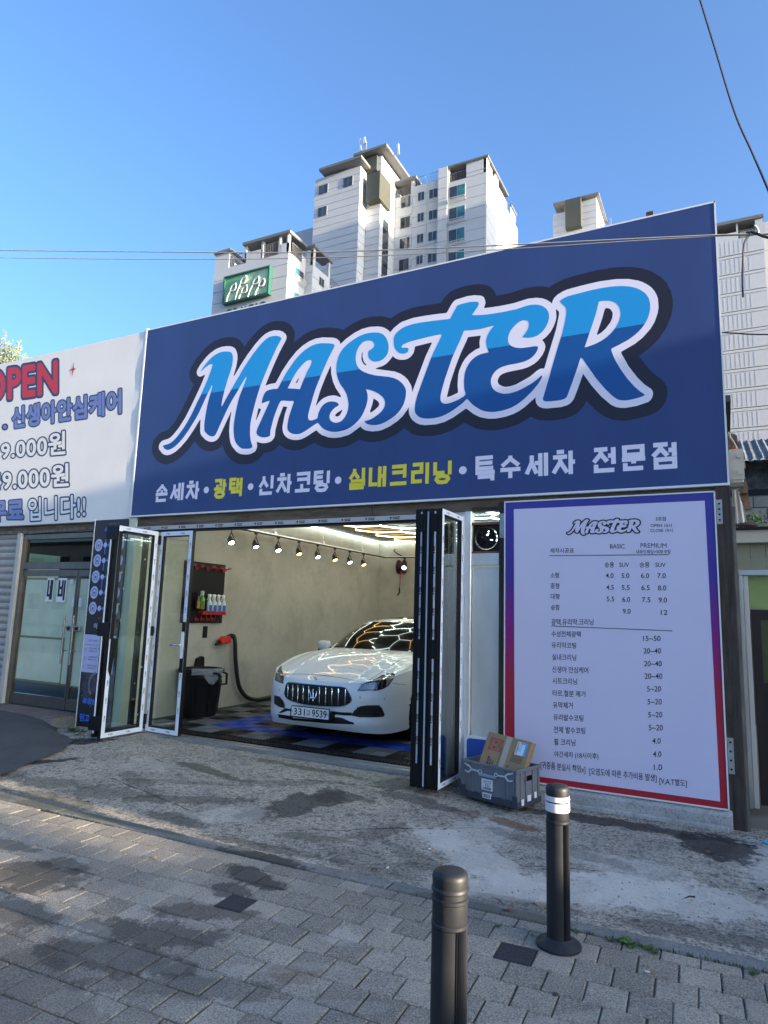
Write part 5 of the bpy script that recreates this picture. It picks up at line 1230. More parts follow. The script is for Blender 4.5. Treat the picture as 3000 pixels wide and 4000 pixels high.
# ------------------------------------------------------------------ weeds, litter, twigs
m_weed = M('weed_leaf', (0.07, 0.13, 0.02), .6, rnd=.2); m_moss = M('moss_green', (0.05, 0.065, 0.02), .95)
def weed(x, y, z, label, n=12, s=.05, seed=0, grass=False):
    s = s*.62; n = int(n*1.5)
    r = random.Random(seed); b = B()
    for k in range(n):
        a = r.uniform(0, 2*PI); L = s*r.uniform(.5, 1.1); up_ = r.uniform(.25, 1.1) if not grass else r.uniform(1.2, 2.5)
        d = Vector((math.cos(a), math.sin(a), up_)).normalized(); sd = Vector((-math.sin(a), math.cos(a), 0)); w = L*(.22 if not grass else .05)
        p = Vector((x+r.uniform(-.3, .3)*s, y+r.uniform(-.3, .3)*s, z))
        q0, q1, q2 = p+d*L*.4, p+d*L*.8-Vector((0, 0, L*.08)), p+d*L-Vector((0, 0, L*.22))
        b.add([p, q0+sd*w, q1+sd*w*.8, q2, q1-sd*w*.8, q0-sd*w], [(0, 1, 2, 3, 4, 5)])
    o = b.build('weed', m_weed, None, fix=False, origin=(x, y, z)); return tag(o, label, 'weed', 'weeds in the kerb joint')
def kp(px, py): p = PZ(px, py, 0.0); return p.x, p.y
for px, py, n, s, lb in ((2460, 3690, 16, .085, 'largest leafy weed in the joint right of the far bollard'), (2530, 3708, 12, .06, 'upright leafy weed second right of the far bollard'), (2560, 3722, 9, .05, 'small weed beside the upright leafy weed at the kerb'), (2385, 3675, 9, .05, 'flat weed left of the largest leafy weed at the kerb'), (2250, 3645, 10, .045, 'weed tuft just right of the far bollard base'), (2945, 3805, 12, .05, 'bright green weed at the right edge of the kerb'), (2080, 3655, 7, .03, 'tiny weed left of the far bollard base'), (1950, 3620, 7, .035, 'tiny weed in the kerb joint well left of the far bollard')):
    x, y = kp(px, py); weed(x, y, 0.0, lb, n, s, int(px))
for px, py, n, s, lb in ((258, 2880, 26, .12, 'feathery green weed clump between the asphalt and the dark banner'), (300, 2885, 12, .09, 'broad leafed weed beside the feathery clump under the dark banner'), (275, 2900, 9, .08, 'low weed in front of the feathery clump by the asphalt edge')):
    x, y = kp(px, py); weed(x-.08, y+.15, 0.05, lb, n, s, int(px), False)
b = B(); r_ = random.Random(12)                 # moss and grass line along the joint
for k in range(900):
    x = r_.uniform(-5.5, 1.2) if k % 3 else r_.uniform(-1.0, 1.2); y = CURB(x)-.003+r_.gauss(0, .006); h = r_.uniform(.004, .014)*(1.6 if x > -.9 else .7)
    a = r_.uniform(0, PI); w = .004
    b.add([(x-w*math.cos(a), y-w*math.sin(a), -.012), (x+w*math.cos(a), y+w*math.sin(a), -.012), (x+r_.uniform(-.006, .006), y+r_.uniform(-.006, .006), h)], [(0, 1, 2)])
o = b.build('joint_moss', m_moss, None, fix=False, kind='stuff')
b = B()                                          # crumbs and grit lying on the apron
for k in range(2600):
    x = r_.uniform(-6.6, 1.4); y = r_.uniform(CURB(x)+.12, 6.2); s = r_.choice([.003, .004, .005, .007, .010]) if k % 9 else .012; z = ah(x, y)
    if k > 1500: y = 6.22-abs(r_.gauss(0, .09)); x = r_.uniform(-1.9, .3)
    if k > 2200: x = -6.7+r_.gauss(0, .3); y = 5.55+r_.gauss(0, .22)
    z = ah(x, y)
    pts_ = [(x+r_.uniform(-s, s), y+r_.uniform(-s, s), z-.002) for _ in range(3)]; b.add(pts_+[(x, y, z+s*.35+.001)], [(0, 1, 3), (1, 2, 3), (2, 0, 3)])
b.build('grit', M('grit_stone', (.13, .12, .105), .9), None, fix=False, kind='stuff')
def butt(px, py, lb, m_a, a):
    x, y = kp(px, py); z = .008+ah(x, y); d = Vector((math.cos(a), math.sin(a), 0)); t = thing('cigarette_butt', lb, 'cigarette butt', (x, y, z), 'cigarette butts on the ground')
    B().tube([Vector((x, y, z)), Vector((x, y, z))+d*.022], .004, 8).build('paper', M('butt_paper', (.7, .7, .68), .7), t); B().tube([Vector((x, y, z))+d*.022, Vector((x, y, z))+d*.034], .0042, 8).build('filter', m_a, t)
m_fl = M('butt_filter', (.35, .16, .05), .8)
butt(2520, 3800, 'white cigarette butt with brown tip on a paver right of the far bollard', m_fl, -.1); butt(1672, 3320, 'white cigarette butt on the concrete between the folded doors and the bollards', m_fl, .5); butt(1510, 3396, 'cigarette butt on the concrete near the kerb left of the near bollard', m_fl, 1.4); butt(90, 3050, 'pale cigarette butt on the concrete near the asphalt edge', m_fl, 0.2)
def leafm(px, py, lb, col, s=.03, seed=1):
    x, y = kp(px, py); z = .006+ah(x, y)+(.0 if y > 3.9 else 0.002); r = random.Random(seed); a = r.uniform(0, 6)
    vs = []
    for k in range(10):
        t = 2*PI*k/10; rr_ = s*(1.0 if k % 5 else 1.4)*(.55+.45*abs(math.cos(t))); vs.append((x+rr_*math.cos(t+a), y+rr_*.6*math.sin(t+a), z+.006*math.sin(t*2)))
    b = B(); b.add(vs+[(x, y, z+.002)], [(k, (k+1) % 10, 10) for k in range(10)]); o = b.build('dry_leaf', M('dry_leaf_'+col, {'tan': (.32, .22, .12), 'brown': (.13, .07, .04)}[col], .8), None, fix=False, origin=(x, y, z)); tag(o, lb, 'leaf', 'dry leaves on the ground')
leafm(598, 3354, 'tan dry leaf lying on the pavers left of the dark paver patch', 'tan', .025, 1); leafm(2105, 3535, 'tan dry leaf on the concrete left of the far bollard shaft', 'tan', .032, 2); leafm(1555, 3265, 'pale dry leaf on the concrete below the folded doors', 'tan', .025, 3); leafm(1460, 3400, 'brown dry leaf on the concrete near the kerb', 'brown', .03, 4); leafm(1985, 3560, 'dark brown dry leaf left of the far bollard', 'brown', .03, 5)
leafm(2770, 3330, 'curled dry leaf on the concrete in front of the dark corner', 'brown', .035, 6); leafm(320, 2890, 'yellow brown dry leaf under the dark banner', 'tan', .05, 7); leafm(352, 2888, 'brown dry leaf close to the folded door foot', 'brown', .05, 8)
for px, py, px2, py2, lb in ((2672, 3515, 2715, 3512, 'dark twig on the whitish concrete right of the far bollard'), (2960, 3478, 2985, 3485, 'bent twig on the concrete at the right edge'), (325, 3135, 350, 3140, 'small dark twig on the concrete at left')):
    x, y = kp(px, py); x2, y2 = kp(px2, py2); o = B().tube([(x, y, .008), ((x+x2)/2, (y+y2)/2+.01, .014), (x2, y2, .012)], [.002, .005, .006], 6).build('twig', M('twig_bark', (.03, .025, .02), .9), None, smooth=True, origin=(x, y, .008)); tag(o, lb, 'twig', 'twigs on the ground')
x, y = kp(2170, 3885)
o = B().lathe([(.014, 0), (.013, .003), (0, .003)], (x, y, .0), 16).build('metal_stud', M('stud_dark', (.05, .05, .055), .5), None, origin=(x, y, 0)); tag(o, 'small round dark stud set flat in a paver right of the near bollard', 'stud')
# blue rope or scrap at the right edge
x, y = kp(2985, 3300)
o = B().tube([(x+.10, y-.04, .02), (x+.04, y-.07, .02), (x-.005, y-.02, .02), (x+.02, y+.05, .02), (x+.10, y+.06, .02)], .009, 8).build('cord', M('cord_blue', (.12, .30, .42), .6), None, smooth=True, origin=(x, y, .02)); tag(o, 'pale blue cord loop on the ground at the right edge', 'cord')
st_ = PZ(340, 2885, .05)
o = B().lathe([(0, 0), (.02, .002), (.026, .012), (.018, .022), (0, .026)], (st_.x, st_.y, .05), 9).build('pebble', M('pebble', (.35, .34, .32), .8), None, smooth=True, origin=(st_.x, st_.y, .05)); tag(o, 'pale pebble at the foot of the folded doors', 'stone')
# ------------------------------------------------------------------ neighbour on the left: shutter and glass double door
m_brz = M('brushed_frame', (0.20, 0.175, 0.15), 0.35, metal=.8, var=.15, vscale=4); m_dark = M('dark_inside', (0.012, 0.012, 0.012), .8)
nb = thing('neighbour_shop', 'closed shop on the left with papered glass double door and white roller shutter', 'building', (-9, 6.4, 0))
NY_ = 6.42
box('wall', (-12.6, 6.50, 2.6), (-7.70, 6.62, 5.3), M('render_grey', (.22, .20, .17), .9, var=.3), nb)
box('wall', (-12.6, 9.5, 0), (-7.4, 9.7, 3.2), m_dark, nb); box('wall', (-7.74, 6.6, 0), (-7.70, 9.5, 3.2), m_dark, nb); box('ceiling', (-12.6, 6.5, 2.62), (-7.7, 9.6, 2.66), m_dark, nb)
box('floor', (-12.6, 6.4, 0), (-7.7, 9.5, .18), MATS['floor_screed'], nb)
box('roof', (-12.8, 6.6, 3.2), (-7.7, 12, 3.35), MATS['roof_sheet'], nb)
box('lintel', (-12.6, 6.36, 2.63), (-7.71, 6.46, 2.75), m_woodh, nb)
r_ = random.Random(8)
for k in range(9):                                # broken boards hanging under the banner
    x = -12.2+k*.5; B().bar((x, 6.355+.01*(k % 2), 2.66+r_.uniform(-.02, .03)), (x+r_.uniform(.5, .8), 6.36, 2.67+r_.uniform(-.03, .03)), .012, r_.uniform(.02, .045)).build('broken_board', MATS['edge_board'], nb)
m_shut = M('shutter_white', (.36, .33, .29), .5, var=.12, vscale=5)
for k in range(25):
    z = .02+k*.106; P_ = []
    for j in range(7):
        t = j/6; P_.append([(x, 6.40-.022*math.sin(PI*t), z+.002+.102*t) for x in (-12.5, -9.42)])
    B().grid(P_).build('slat', m_shut, nb, smooth=True, fix=False)
box('shutter_rail', (-9.42, 6.34, .0), (-9.335, 6.46, 2.64), M('rail_cream', (.50, .47, .40), .5), nb, bevel=.004)
fx0, fx1 = -9.33, -7.70
for nm, a, c in (('door_frame', (fx0, .17), (fx0+.07, 2.62)), ('door_frame', (fx1-.03, .17), (fx1, 2.62)), ('door_frame', (fx0+.07, 2.545), (fx1-.03, 2.62)), ('door_frame', (fx0+.07, 2.105), (fx1-.03, 2.205))):
    box(nm, (a[0], 6.38, a[1]), (c[0], 6.46, c[1]), m_brz, nb, bevel=.003)
gl2 = glass('door_glass', (.95, .98, .96))
tw = box('transom_window', (fx0+.07, 6.415, 2.205), (fx1-.03, 6.42, 2.545), glass('transom_glass', (.45, .5, .42)), nb)
m_pap = M('paper_green', (.72, .74, .60), .8, var=.10, vscale=3, bump=.6, bscale=3.5, dirt=(.50, .58, .46), dscale=2.2, damt=.25); m_tape = M('tape_olive', (.20, .22, .11), .6)
def ndoor(x0, x1, hx, meet):
    d = B()
    for a, c, z_0, z_1 in ((x0, x1, .19, .335), (x0, x1, 2.005, 2.095)): d.box((a, 6.40, z_0), (c, 6.445, z_1))
    d.box((meet-.012, 6.40, .335), (meet+.012, 6.445, 2.005))
    o = d.build('door', m_brz, nb)
    box('pane', (x0, 6.418, .335), (x1, 6.424, 2.005), gl2, o)
    return o
dl = ndoor(-9.255, -8.085, -8.18, -8.097); dr = ndoor(-8.073, -7.735, -7.98, -8.061)
box('paper', (-9.22, 6.430, 1.14), (-8.22, 6.432, 1.97), m_pap, dl); box('paper', (-9.23, 6.430, .53), (-8.27, 6.432, 1.125), m_pap, dl); box('paper', (-8.26, 6.431, .50), (-8.115, 6.433, 1.97), m_pap, dl)
box('paper', (-8.05, 6.430, .50), (-7.74, 6.432, 1.97), m_pap, dr)
box('tape', (-9.23, 6.427, 1.115), (-8.27, 6.4285, 1.145), m_tape, dl); box('tape', (-8.275, 6.427, .50), (-8.25, 6.4285, 1.15), m_tape, dl); box('tape', (-9.25, 6.427, .50), (-8.13, 6.4285, .525), m_tape, dl); box('tape', (-9.25, 6.427, .53), (-9.225, 6.4285, 1.2), m_tape, dl); box('tape', (-9.25, 6.427, 1.955), (-8.13, 6.4285, 1.98), m_tape, dl)
box('tape', (-7.86, 6.427, .52), (-7.845, 6.4285, 1.12), m_tape, dr); box('tape', (-7.86, 6.427, 1.11), (-7.74, 6.4285, 1.13), m_tape, dr); box('tape', (-8.05, 6.427, .49), (-7.74, 6.4285, .51), m_tape, dr)
for o, x in ((dl, -8.17), (dr, -7.99)):
    B().tube([(x, 6.33, .80), (x, 6.33, 1.46)], .013, 10).build('handle', M('handle_steel', (.5, .5, .5), .25, metal=.9), o, smooth=True)
    for z in (.98, 1.30): B().tube([(x, 6.33, z), (x, 6.41, z)], .008, 6).build('handle_mount', MATS['handle_steel'], o)
lk = box('door_lock', (-8.18, 6.37, 1.245), (-7.91, 6.40, 1.32), MATS['handle_steel'], nb, bevel=.005)
for x in (-8.13, -7.97): B().lathe([(.02, -.012), (.02, 0)], (x, 6.37, 1.283), 14, 'Y').build('lock_cylinder', m_black, lk)
# glyph sticker on the door
nv = thing('door_sticker', 'white edged black Korean lettering sticker taped to the papered glass door', 'sticker', (-8.4, 6.41, 1.5))
sq = lambda x, y: PY(x/2.873, 2080+y/2.873, 6.4155)
for ch, x0, x1, y0, y1 in (('네', 512, 605, 518, 768), ('비', 632, 748, 520, 775)):
    a, c = sq(x0, y1), sq(x1, y0); e_ = .009
    B().add([(x, 6.4166, z) for x, _, z in rrect(a.x-e_, c.x+e_+.006, a.z-e_, c.z+e_, .012, 0)], [tuple(range(28))]).build('backing', m_white, nv, fix=False)
    gline(ch, a.x, c.x, c.z, a.z, m_tx, nv, Y=6.4157, w=.038, gap=0.0)
for a, c in (((-8.24, 1.90), (-8.18, 1.96)), ((-8.17, 1.58), (-8.12, 1.70)), ((-8.03, 1.58), (-7.97, 1.70))): box('notice', (a[0], 6.413, a[1]), (c[0], 6.415, c[1]), m_lb, nv)
# tiled porch
m_pt = M('porch_tile', (.17, .11, .085), .75, var=.25, vscale=6, rnd=.15, dirt=(.12, .11, .10), dscale=3)
por = box('porch', (-13, 5.93, .0), (-7.72, 6.40, .165), m_conc, None); por['kind'] = 'structure'
for i in range(26):
    for j in range(2):
        x = -12.9+i*.2; o_ = box('tile', (x+.003, 5.925+j*.235+.003, .165), (x+.197, 5.925+(j+1)*.235-.003, .175), m_pt, por, bevel=.002)

# ------------------------------------------------------------------ right of the hall: annex with metal door frame, block wall, old roof
Y1 = 7.0
an = thing('annex', 'pale green panelled annex with aluminium door frame squeezed between hall and block wall', 'building', (.4, Y1, 0))
p1, p2 = PY(2862, 2058, Y1), PY(3000, 2080, Y1)
box('roof_fascia', (p1.x-.0, Y1-.05, 2.36), (2.6, Y1+.02, 2.475), M('fascia_cream', (.50, .47, .38), .6), an)
box('roof', (p1.x-.02, Y1-.08, 2.478), (2.6, Y1+3, 2.50), m_black, an)
m_pan = M('panel_green', (.27, .27, .19), .7, var=.08)
for k in range(9):
    x = p1.x+.01+k*.125; box('wall_panel', (x+.002, Y1+.03, 2.12), (x+.123, Y1+.045, 2.36), m_pan, an)
box('wall_panel', (p1.x+.0, Y1+.03, 0.02), (p1.x+.05, Y1+.045, 2.12), m_pan, an)
fx = PY(2882, 2200, Y1).x
box('door_frame', (fx, Y1-.02, 2.06), (2.2, Y1+.06, 2.115), m_alu, an, bevel=.004)
box('door_frame', (fx, Y1-.02, .02), (fx+.032, Y1+.06, 2.06), m_alu, an, bevel=.004)
box('door_frame', (fx+.036, Y1-.0, .02), (fx+.075, Y1+.07, 2.058), M('frame_pale', (.55, .54, .50), .45, metal=.3), an, bevel=.004)
m_gg = M('green_glass_lit', (.24, .32, .10), .5, var=.25, vscale=2)
box('door_window', (fx+.08, Y1+.03, 1.76), (2.2, Y1+.04, 2.055), m_gg, an)
m_dw = M('dark_wood_door', (.020, .010, .008), .5, var=.3, vscale=8, stretch=(3, 3, .4))
dd = box('door', (fx+.085, Y1+.04, .05), (1.4, Y1+.06, 1.75), m_dw, an)
box('door_rail', (fx+.085, Y1+.02, 1.66), (1.4, Y1+.04, 1.74), m_dw, dd); box('door_rail', (fx+.085, Y1+.02, .05), (fx+.16, Y1+.04, 1.66), m_dw, dd); box('door_rail', (fx+.16, Y1+.02, 1.02), (1.4, Y1+.04, 1.10), m_dw, dd)
box('pane', (fx+.16, Y1+.03, 1.10), (1.4, Y1+.037, 1.66), M('green_glass_dark', (.06, .075, .03), .3, var=.3), dd)
# white sheet between post and annex roof
P_ = []
for j in range(9):
    z = 2.50+j*.075; row = []
    for i in range(12): row.append((.10+i*.0105*(1-.5*j/8), 7.05+.012*math.sin(i*1.4), z))
    P_.append(row)
sh = B().grid(P_).build('wall_sheet', M('sheet_white', (.62, .60, .56), .5), None, smooth=True, fix=False, origin=(.2, 6.75, 2.5)); tag(sh, 'white corrugated sheet catching sun above the annex roof beside the wooden post', 'sheet')
# torn brown roof edge
m_rst = M('torn_sheet', (.16, .10, .065), .8, var=.6, vscale=12, bump=.4)
tr_ = thing('torn_roof_edge', 'ragged brown roof felt edges sticking out behind the right end of the big sign', 'roof edge', (.15, 6.8, 2.6))
def curl(pts_px, Y, th=.05):
    ps = [PY(a, c, Y) for a, c in pts_px]; return B().prism(ps, (0, th, 0))
curl([(2843, 1692), (2862, 1693), (2878, 1700), (2888, 1756), (2846, 1752)], 6.9).build('felt', m_rst, tr_)
curl([(2893, 1775), (2903, 1776), (2912, 1822), (2905, 1830), (2892, 1826)], 6.9).build('felt', M('felt_cream', (.42, .36, .26), .8), tr_)
curl([(2897, 1830), (2905, 1838), (2918, 1896), (2905, 1905), (2898, 1890)], 6.95).build('felt', m_rst, tr_)
curl([(2880, 1892), (2900, 1898), (2921, 1896), (2922, 1925), (2896, 1926), (2885, 1915)], 6.85).build('felt', m_rst, tr_)
curl([(2888, 1926), (2922, 1924), (2928, 1956), (2895, 1955)], 6.9).build('felt', m_rst, tr_)
curl([(2898, 1958), (2926, 1954), (2934, 1990), (2908, 1990), (2905, 1975)], 6.9).build('felt', m_rst, tr_)
# junction box on the end of the sign
jb = thing('junction_box', 'cream junction box with two latches mounted at the right end of the big sign', 'junction box', (.1, 6.45, 2.9))
a = PY(2847, 1755, 6.45); c = PY(2900, 1890, 6.45)
box('box', (.080, 6.46, 2.83), (.185, 6.60, 3.135), M('box_cream', (.45, .40, .31), .5, var=.08), jb, bevel=.006)
box('lid_edge', (.080, 6.452, 2.86), (.195, 6.459, 3.12), M('lid_cream', (.50, .45, .36), .5), jb)
for z in (2.90, 3.05): 
    l_ = box('latch', (.145, 6.440, z), (.175, 6.452, z+.04), MATS['lid_cream'], jb); 
box('base', (.066, 6.455, 2.80), (.185, 6.60, 2.83), M('base_grey', (.18, .17, .15), .6), jb)
B().tube([(.09, 6.5, 3.30), (.10, 6.48, 3.25), (.13, 6.5, 3.20), (.15, 6.52, 3.14)], .008, 7).build('cable', MATS['lid_cream'], jb, smooth=True)
B().lathe([(.03, 0), (.03, .012), (0, .015)], (.13, 6.52, 3.135), 14).build('red_cap', m_red, jb)
# stones holding the annex roof down
for k, (px, py, s) in enumerate(((2872, 2046, .055), (2890, 2043, .07), (2915, 2045, .075))):
    p = PY(px, py, 6.98); b = B(); r = random.Random(k); rows = []
    for i in range(7):
        ph = PI*i/6; rows.append([(p.x+s*1.3*math.sin(ph)*math.cos(t)*r.uniform(.9, 1.1), 7.1+s*math.sin(ph)*math.sin(t), 2.50+s*.5-s*.5*math.cos(ph)) for t in np.linspace(0, 2*PI, 12)])
    o = B().grid(rows).build('stone', M('stone_brown', (.07, .05, .042), .9, var=.3), None, smooth=True, origin=(p.x, 7.1, 2.5)); tag(o, ['small dark stone left of the two brown ones on the annex roof', 'middle brown stone lying on the annex roof', 'right brown stone lying on the annex roof'][k], 'stone', 'stones on the annex roof')
# block wall and old shed behind
shed = thing('old_shed', 'old grey shed with corrugated cement roof and stained wall above concrete blocks', 'shed', (1.2, 13.2, 0))
YS = 13.0
zr0 = PY(2950, 1795, YS).z; zr1 = PY(2950, 1718, YS+2.4).z
b = B(); rows = []
for j in range(7):
    t = j/6; row = []
    for i in range(140):
        x = -.6+i*.03; row.append((x, YS+2.4*t, zr0+(zr1-zr0)*t+.020*math.sin(x*2*PI/.13)+(.03 if j == 1 else 0)))
    rows.append(row)
B().grid(rows).build('roof', ground_mat('cement_sheet', (.16, .18, .20), (.08, .09, .10), [], grit=.6, gscale=14, light=(.30, .32, .34)), shed, smooth=True, fix=False)
rows = [[(x, y, z-.0) for x, y, z in row] for row in [[(-.6+i*.03, YS-.35, zr0-.10+.020*math.sin((-.6+i*.03)*2*PI/.13)) for i in range(140)], [(-.6+i*.03, YS+.1, zr0-.035+.020*math.sin((-.6+i*.03)*2*PI/.13)) for i in range(140)]]]
B().grid(rows).build('roof', MATS['cement_sheet'], shed, smooth=True, fix=False)
zw = PY(2950, 1912, YS).z
box('wall', (-.6, YS+.05, zw), (3.6, YS+.3, zr0+.0), ground_mat('stained_wall', (.20, .205, .20), (.035, .035, .035), [], grit=.2, patch=1.6), shed)
box('beam', (-.6, YS-.02, zw-.12), (3.6, YS+.3, zw), m_black, shed)
bw = thing('block_wall', 'bare concrete block wall under the old shed behind the annex', 'wall', (1.2, 12.8, 0))
box('core', (-.5, 12.93, 0), (3.5, 13.02, zw-.12), M('mortar', (.10, .10, .09), .95), bw)
m_blk = M('block_grey', (.23, .22, .19), .95, var=.2, vscale=5, bump=.6, bscale=40, rnd=.12)
z = 1.8; k = 0
while z < zw-.15:
    x = -.5+(.2 if k % 2 else 0)
    while x < 2.2: box('block', (x+.006, 12.86, z+.006), (x+.394, 12.93, min(z+.194, zw-.13)), m_blk, bw); x += .4
    z += .2; k += 1
# leafy twig in front of the blocks
b = B(); r_ = random.Random(3); st0, st1 = PY(3000, 2045, 9.0), PY(2912, 2005, 9.0)
for k in range(70):
    t = r_.random(); p = st0.lerp(st1, t)+Vector((r_.gauss(0, .03), r_.gauss(0, .03), r_.gauss(0, .03)+.03*math.sin(t*5))); d = Vector((r_.gauss(0, 1), r_.gauss(0, 1), r_.gauss(0, 1))).normalized(); e = d.orthogonal().normalized()
    b.add([p, p+d*.03+e*.014, p+d*.055, p+d*.03-e*.014], [(0, 1, 2, 3)])
sp_ = thing('shrub_twig', 'thin leafy twig in front of the concrete block wall at the right edge', 'twig', st0)
b.build('leaves', M('twig_leaf', (.12, .20, .03), .6), sp_, fix=False); B().tube([st0+Vector((.2, 0, -.25)), st0, st1], [.012, .008, .003], 6).build('stem', MATS['twig_bark'], sp_)

# ------------------------------------------------------------------ rust pipe on top of the sign
p = PY(2543, 822, 6.9); 
o = box('roof_duct', (PY(2524, 850, 6.6).x, 6.6, 5.2), (PY(2552, 850, 6.6).x, 6.95, PY(2545, 824, 6.6).z), M('rust_brown', (.06, .025, .02), .8), None); tag(o, 'small dark rusty box duct showing above the sloping top of the big sign', 'duct')

# ------------------------------------------------------------------ cables
m_cab = M('cable_pale', (.42, .38, .32), .6); m_cabd = M('cable_dark', (.02, .02, .035), .6)
def cable(pts, r_, m, label, Y):
    P_ = crom([PY(a, c, Y) if len((a, c)) == 2 else a for a, c in pts], 8); P_ = [p for p in P_]
    o = B().tube(P_, r_, 6).build('cable', m, None, smooth=True, origin=P_[0]); return tag(o, label, 'cable', 'cables over the street')
cable([(-400, 972), (0, 978), (600, 984), (1100, 987), (1500, 977), (2000, 956), (2500, 932), (2810, 918), (3000, 913), (3200, 905)], .006, m_cab, 'upper long pale cable crossing the towers and the top of the big sign', 5.4)
cable([(-400, 1000), (0, 1007), (600, 1013), (1100, 1010), (1500, 998), (2000, 972), (2400, 946), (2810, 922), (3000, 916), (3200, 908)], .0045, m_cab, 'lower long pale cable running just under the upper one', 5.45)
cable([(2700, -120), (2735, 0), (2790, 180), (2870, 440), (2940, 600), (3005, 752), (3060, 880)], .006, m_cabd, 'dark cable dropping steeply through the top right corner of the sky', 4.0)
cable([(2915, 908), (2928, 912), (2908, 950), (2902, 1020), (2900, 1100), (2903, 1160)], .008, m_cabd, 'loose dark cable end hanging in front of the far right tower', 5.2)
cable([(2930, 905), (2955, 912), (2990, 925), (3060, 940)], .010, m_cabd, 'short dark cable joining the pale cables at the right edge', 5.2)
cable([(2820, 1299), (2880, 1302), (2940, 1306), (3100, 1308)], .007, m_cabd, 'thin dark cable behind the right edge of the big sign', 7.2)
cable([(2945, 884), (2952, 886), (2960, 900), (2962, 912)], .010, m_cab, 'pale bent cable tie above the pale cables', 5.2)

# ------------------------------------------------------------------ tree with upright yellow green shoots behind the banner
tree = thing('ginkgo_tree', 'slender tree with upright yellow green leafy shoots rising behind the white banner', 'tree', (-19.5, 12.0, 0))
YT = 12.0
B().tube([(-19.5, YT, 0), (-19.4, YT, 4), (-19.5, YT, 7.5)], [.22, .16, .08], 10).build('trunk', M('bark', (.10, .085, .065), .9, bump=.6), tree, smooth=True)
lb_ = B(); br_ = B(); r_ = random.Random(21)
shoots = [((8, 1480), (22, 1295)), ((30, 1480), (40, 1335)), ((0, 1440), (2, 1325)), ((62, 1470), (80, 1330)), ((45, 1440), (47, 1360)), ((-30, 1500), (-20, 1330)), ((20, 1470), (30, 1350)), ((90, 1440), (100, 1383)), ((-60, 1500), (-55, 1300)), ((-110, 1500), (-120, 1290)), ((60, 1430), (62, 1355)), ((-10, 1480), (12, 1360)), ((-160, 1520), (-150, 1300))]
for a, c in shoots:
    p0, p1 = PY(*a, YT), PY(*c, YT); p0.z -= .2
    br_.tube([(-19.5+(p0.x+19.5)*.3, YT, 7.0), p0, p1], [.03, .02, .006], 5)
    n = int(190*(p1-p0).length/1.0)
    for k in range(n):
        t = r_.random()**1.3; w = .03+.085*(1-t)
        p = p0.lerp(p1, t)+Vector((r_.gauss(0, w*.6), r_.gauss(0, w), r_.gauss(0, .04)))
        d = Vector((r_.gauss(0, 1), r_.gauss(0, 1), r_.gauss(0, 1))).normalized(); e = d.orthogonal().normalized(); s = r_.uniform(.022, .04)
        lb_.add([p, p+d*s+e*s*.6, p+d*s*1.3, p+d*s-e*s*.6], [(0, 1, 2, 3)])
lb_.build('crown', M('leaf_yellow_green', (.30, .30, .03), .6, var=.4, vscale=9), tree, fix=False); br_.build('branch', MATS['bark'], tree)

# ------------------------------------------------------------------ the street outside the frame: unseen blocks added to shade front and ground; houses and trees for the glass
road = box('road', (-80, -14, -.10), (80, -3.0, -.05), m_asph, None); road['kind'] = 'structure'
M('window_dark', (.03, .035, .04), .1)
def plain_building(lb, x0, x1, y0, y1, h, col, cat='building', win=True, face='y1'):
    t = thing('building', lb, cat, ((x0+x1)/2, (y0+y1)/2, 0)); m_w = M('wall_%d' % int(col[0]*1000), col, .85, var=.1, vscale=.6)
    box('wall', (x0, y0, 0), (x1, y1, h), m_w, t); box('roof', (x0-.15, y0-.15, h), (x1+.15, y1+.15, h+.25), MATS['roof_sheet'], t)
    if win:
        n = 0
        for z in np.arange(1.2, h-1.6, 3.0):
            for q in np.arange((x0 if face == 'y1' else y0)+1.2, (x1 if face == 'y1' else y1)-1.5, 3.2):
                n += 1
                if n > 40: break
                if face == 'y1': o = box('window', (q, y1, z), (q+1.5, y1+.06, z+1.3), M('window_dark', (.03, .035, .04), .1), t); box('frame', (q-.05, y1, z-.08), (q+1.55, y1+.08, z-.003), m_white, o)
                else: o = box('window', (x0-.06, q, z), (x0, q+1.4, z+1.3), MATS['window_dark'], t); box('frame', (x0-.08, q-.05, z-.08), (x0, q+1.45, z-.003), m_white, o)
    return t
plain_building('unseen two storey block added at the right to shade the shop front', 14, 26, 2.75, 12, 3.9+14*.1236, (.35, .32, .28), face='x')  # added out of view; its height sets the shadow edge on the big sign
plain_building('unseen narrow brick shaft added at the right to split the sun strips', 30, 33, .55, .85, 5.2, (.25, .13, .09), win=False)  # added out of view to part the two sun strips on the paving
plain_building('unseen grey block added at the right to bound the sun strips', 30, 44, -12, -1.1, 5.2, (.30, .30, .30), face='x')  # added out of view; its edge limits the second sun strip
plain_building('unseen low block added at the right to cut the sun strip short', 14.5, 20, -.6, 2.50, 1.95, (.30, .29, .27), win=False)  # added out of view, kept low so sun passes only over its top
plain_building('long beige three storey block across the street behind the camera', -60, 4, -34, -24, 6.5, (.55, .50, .42))
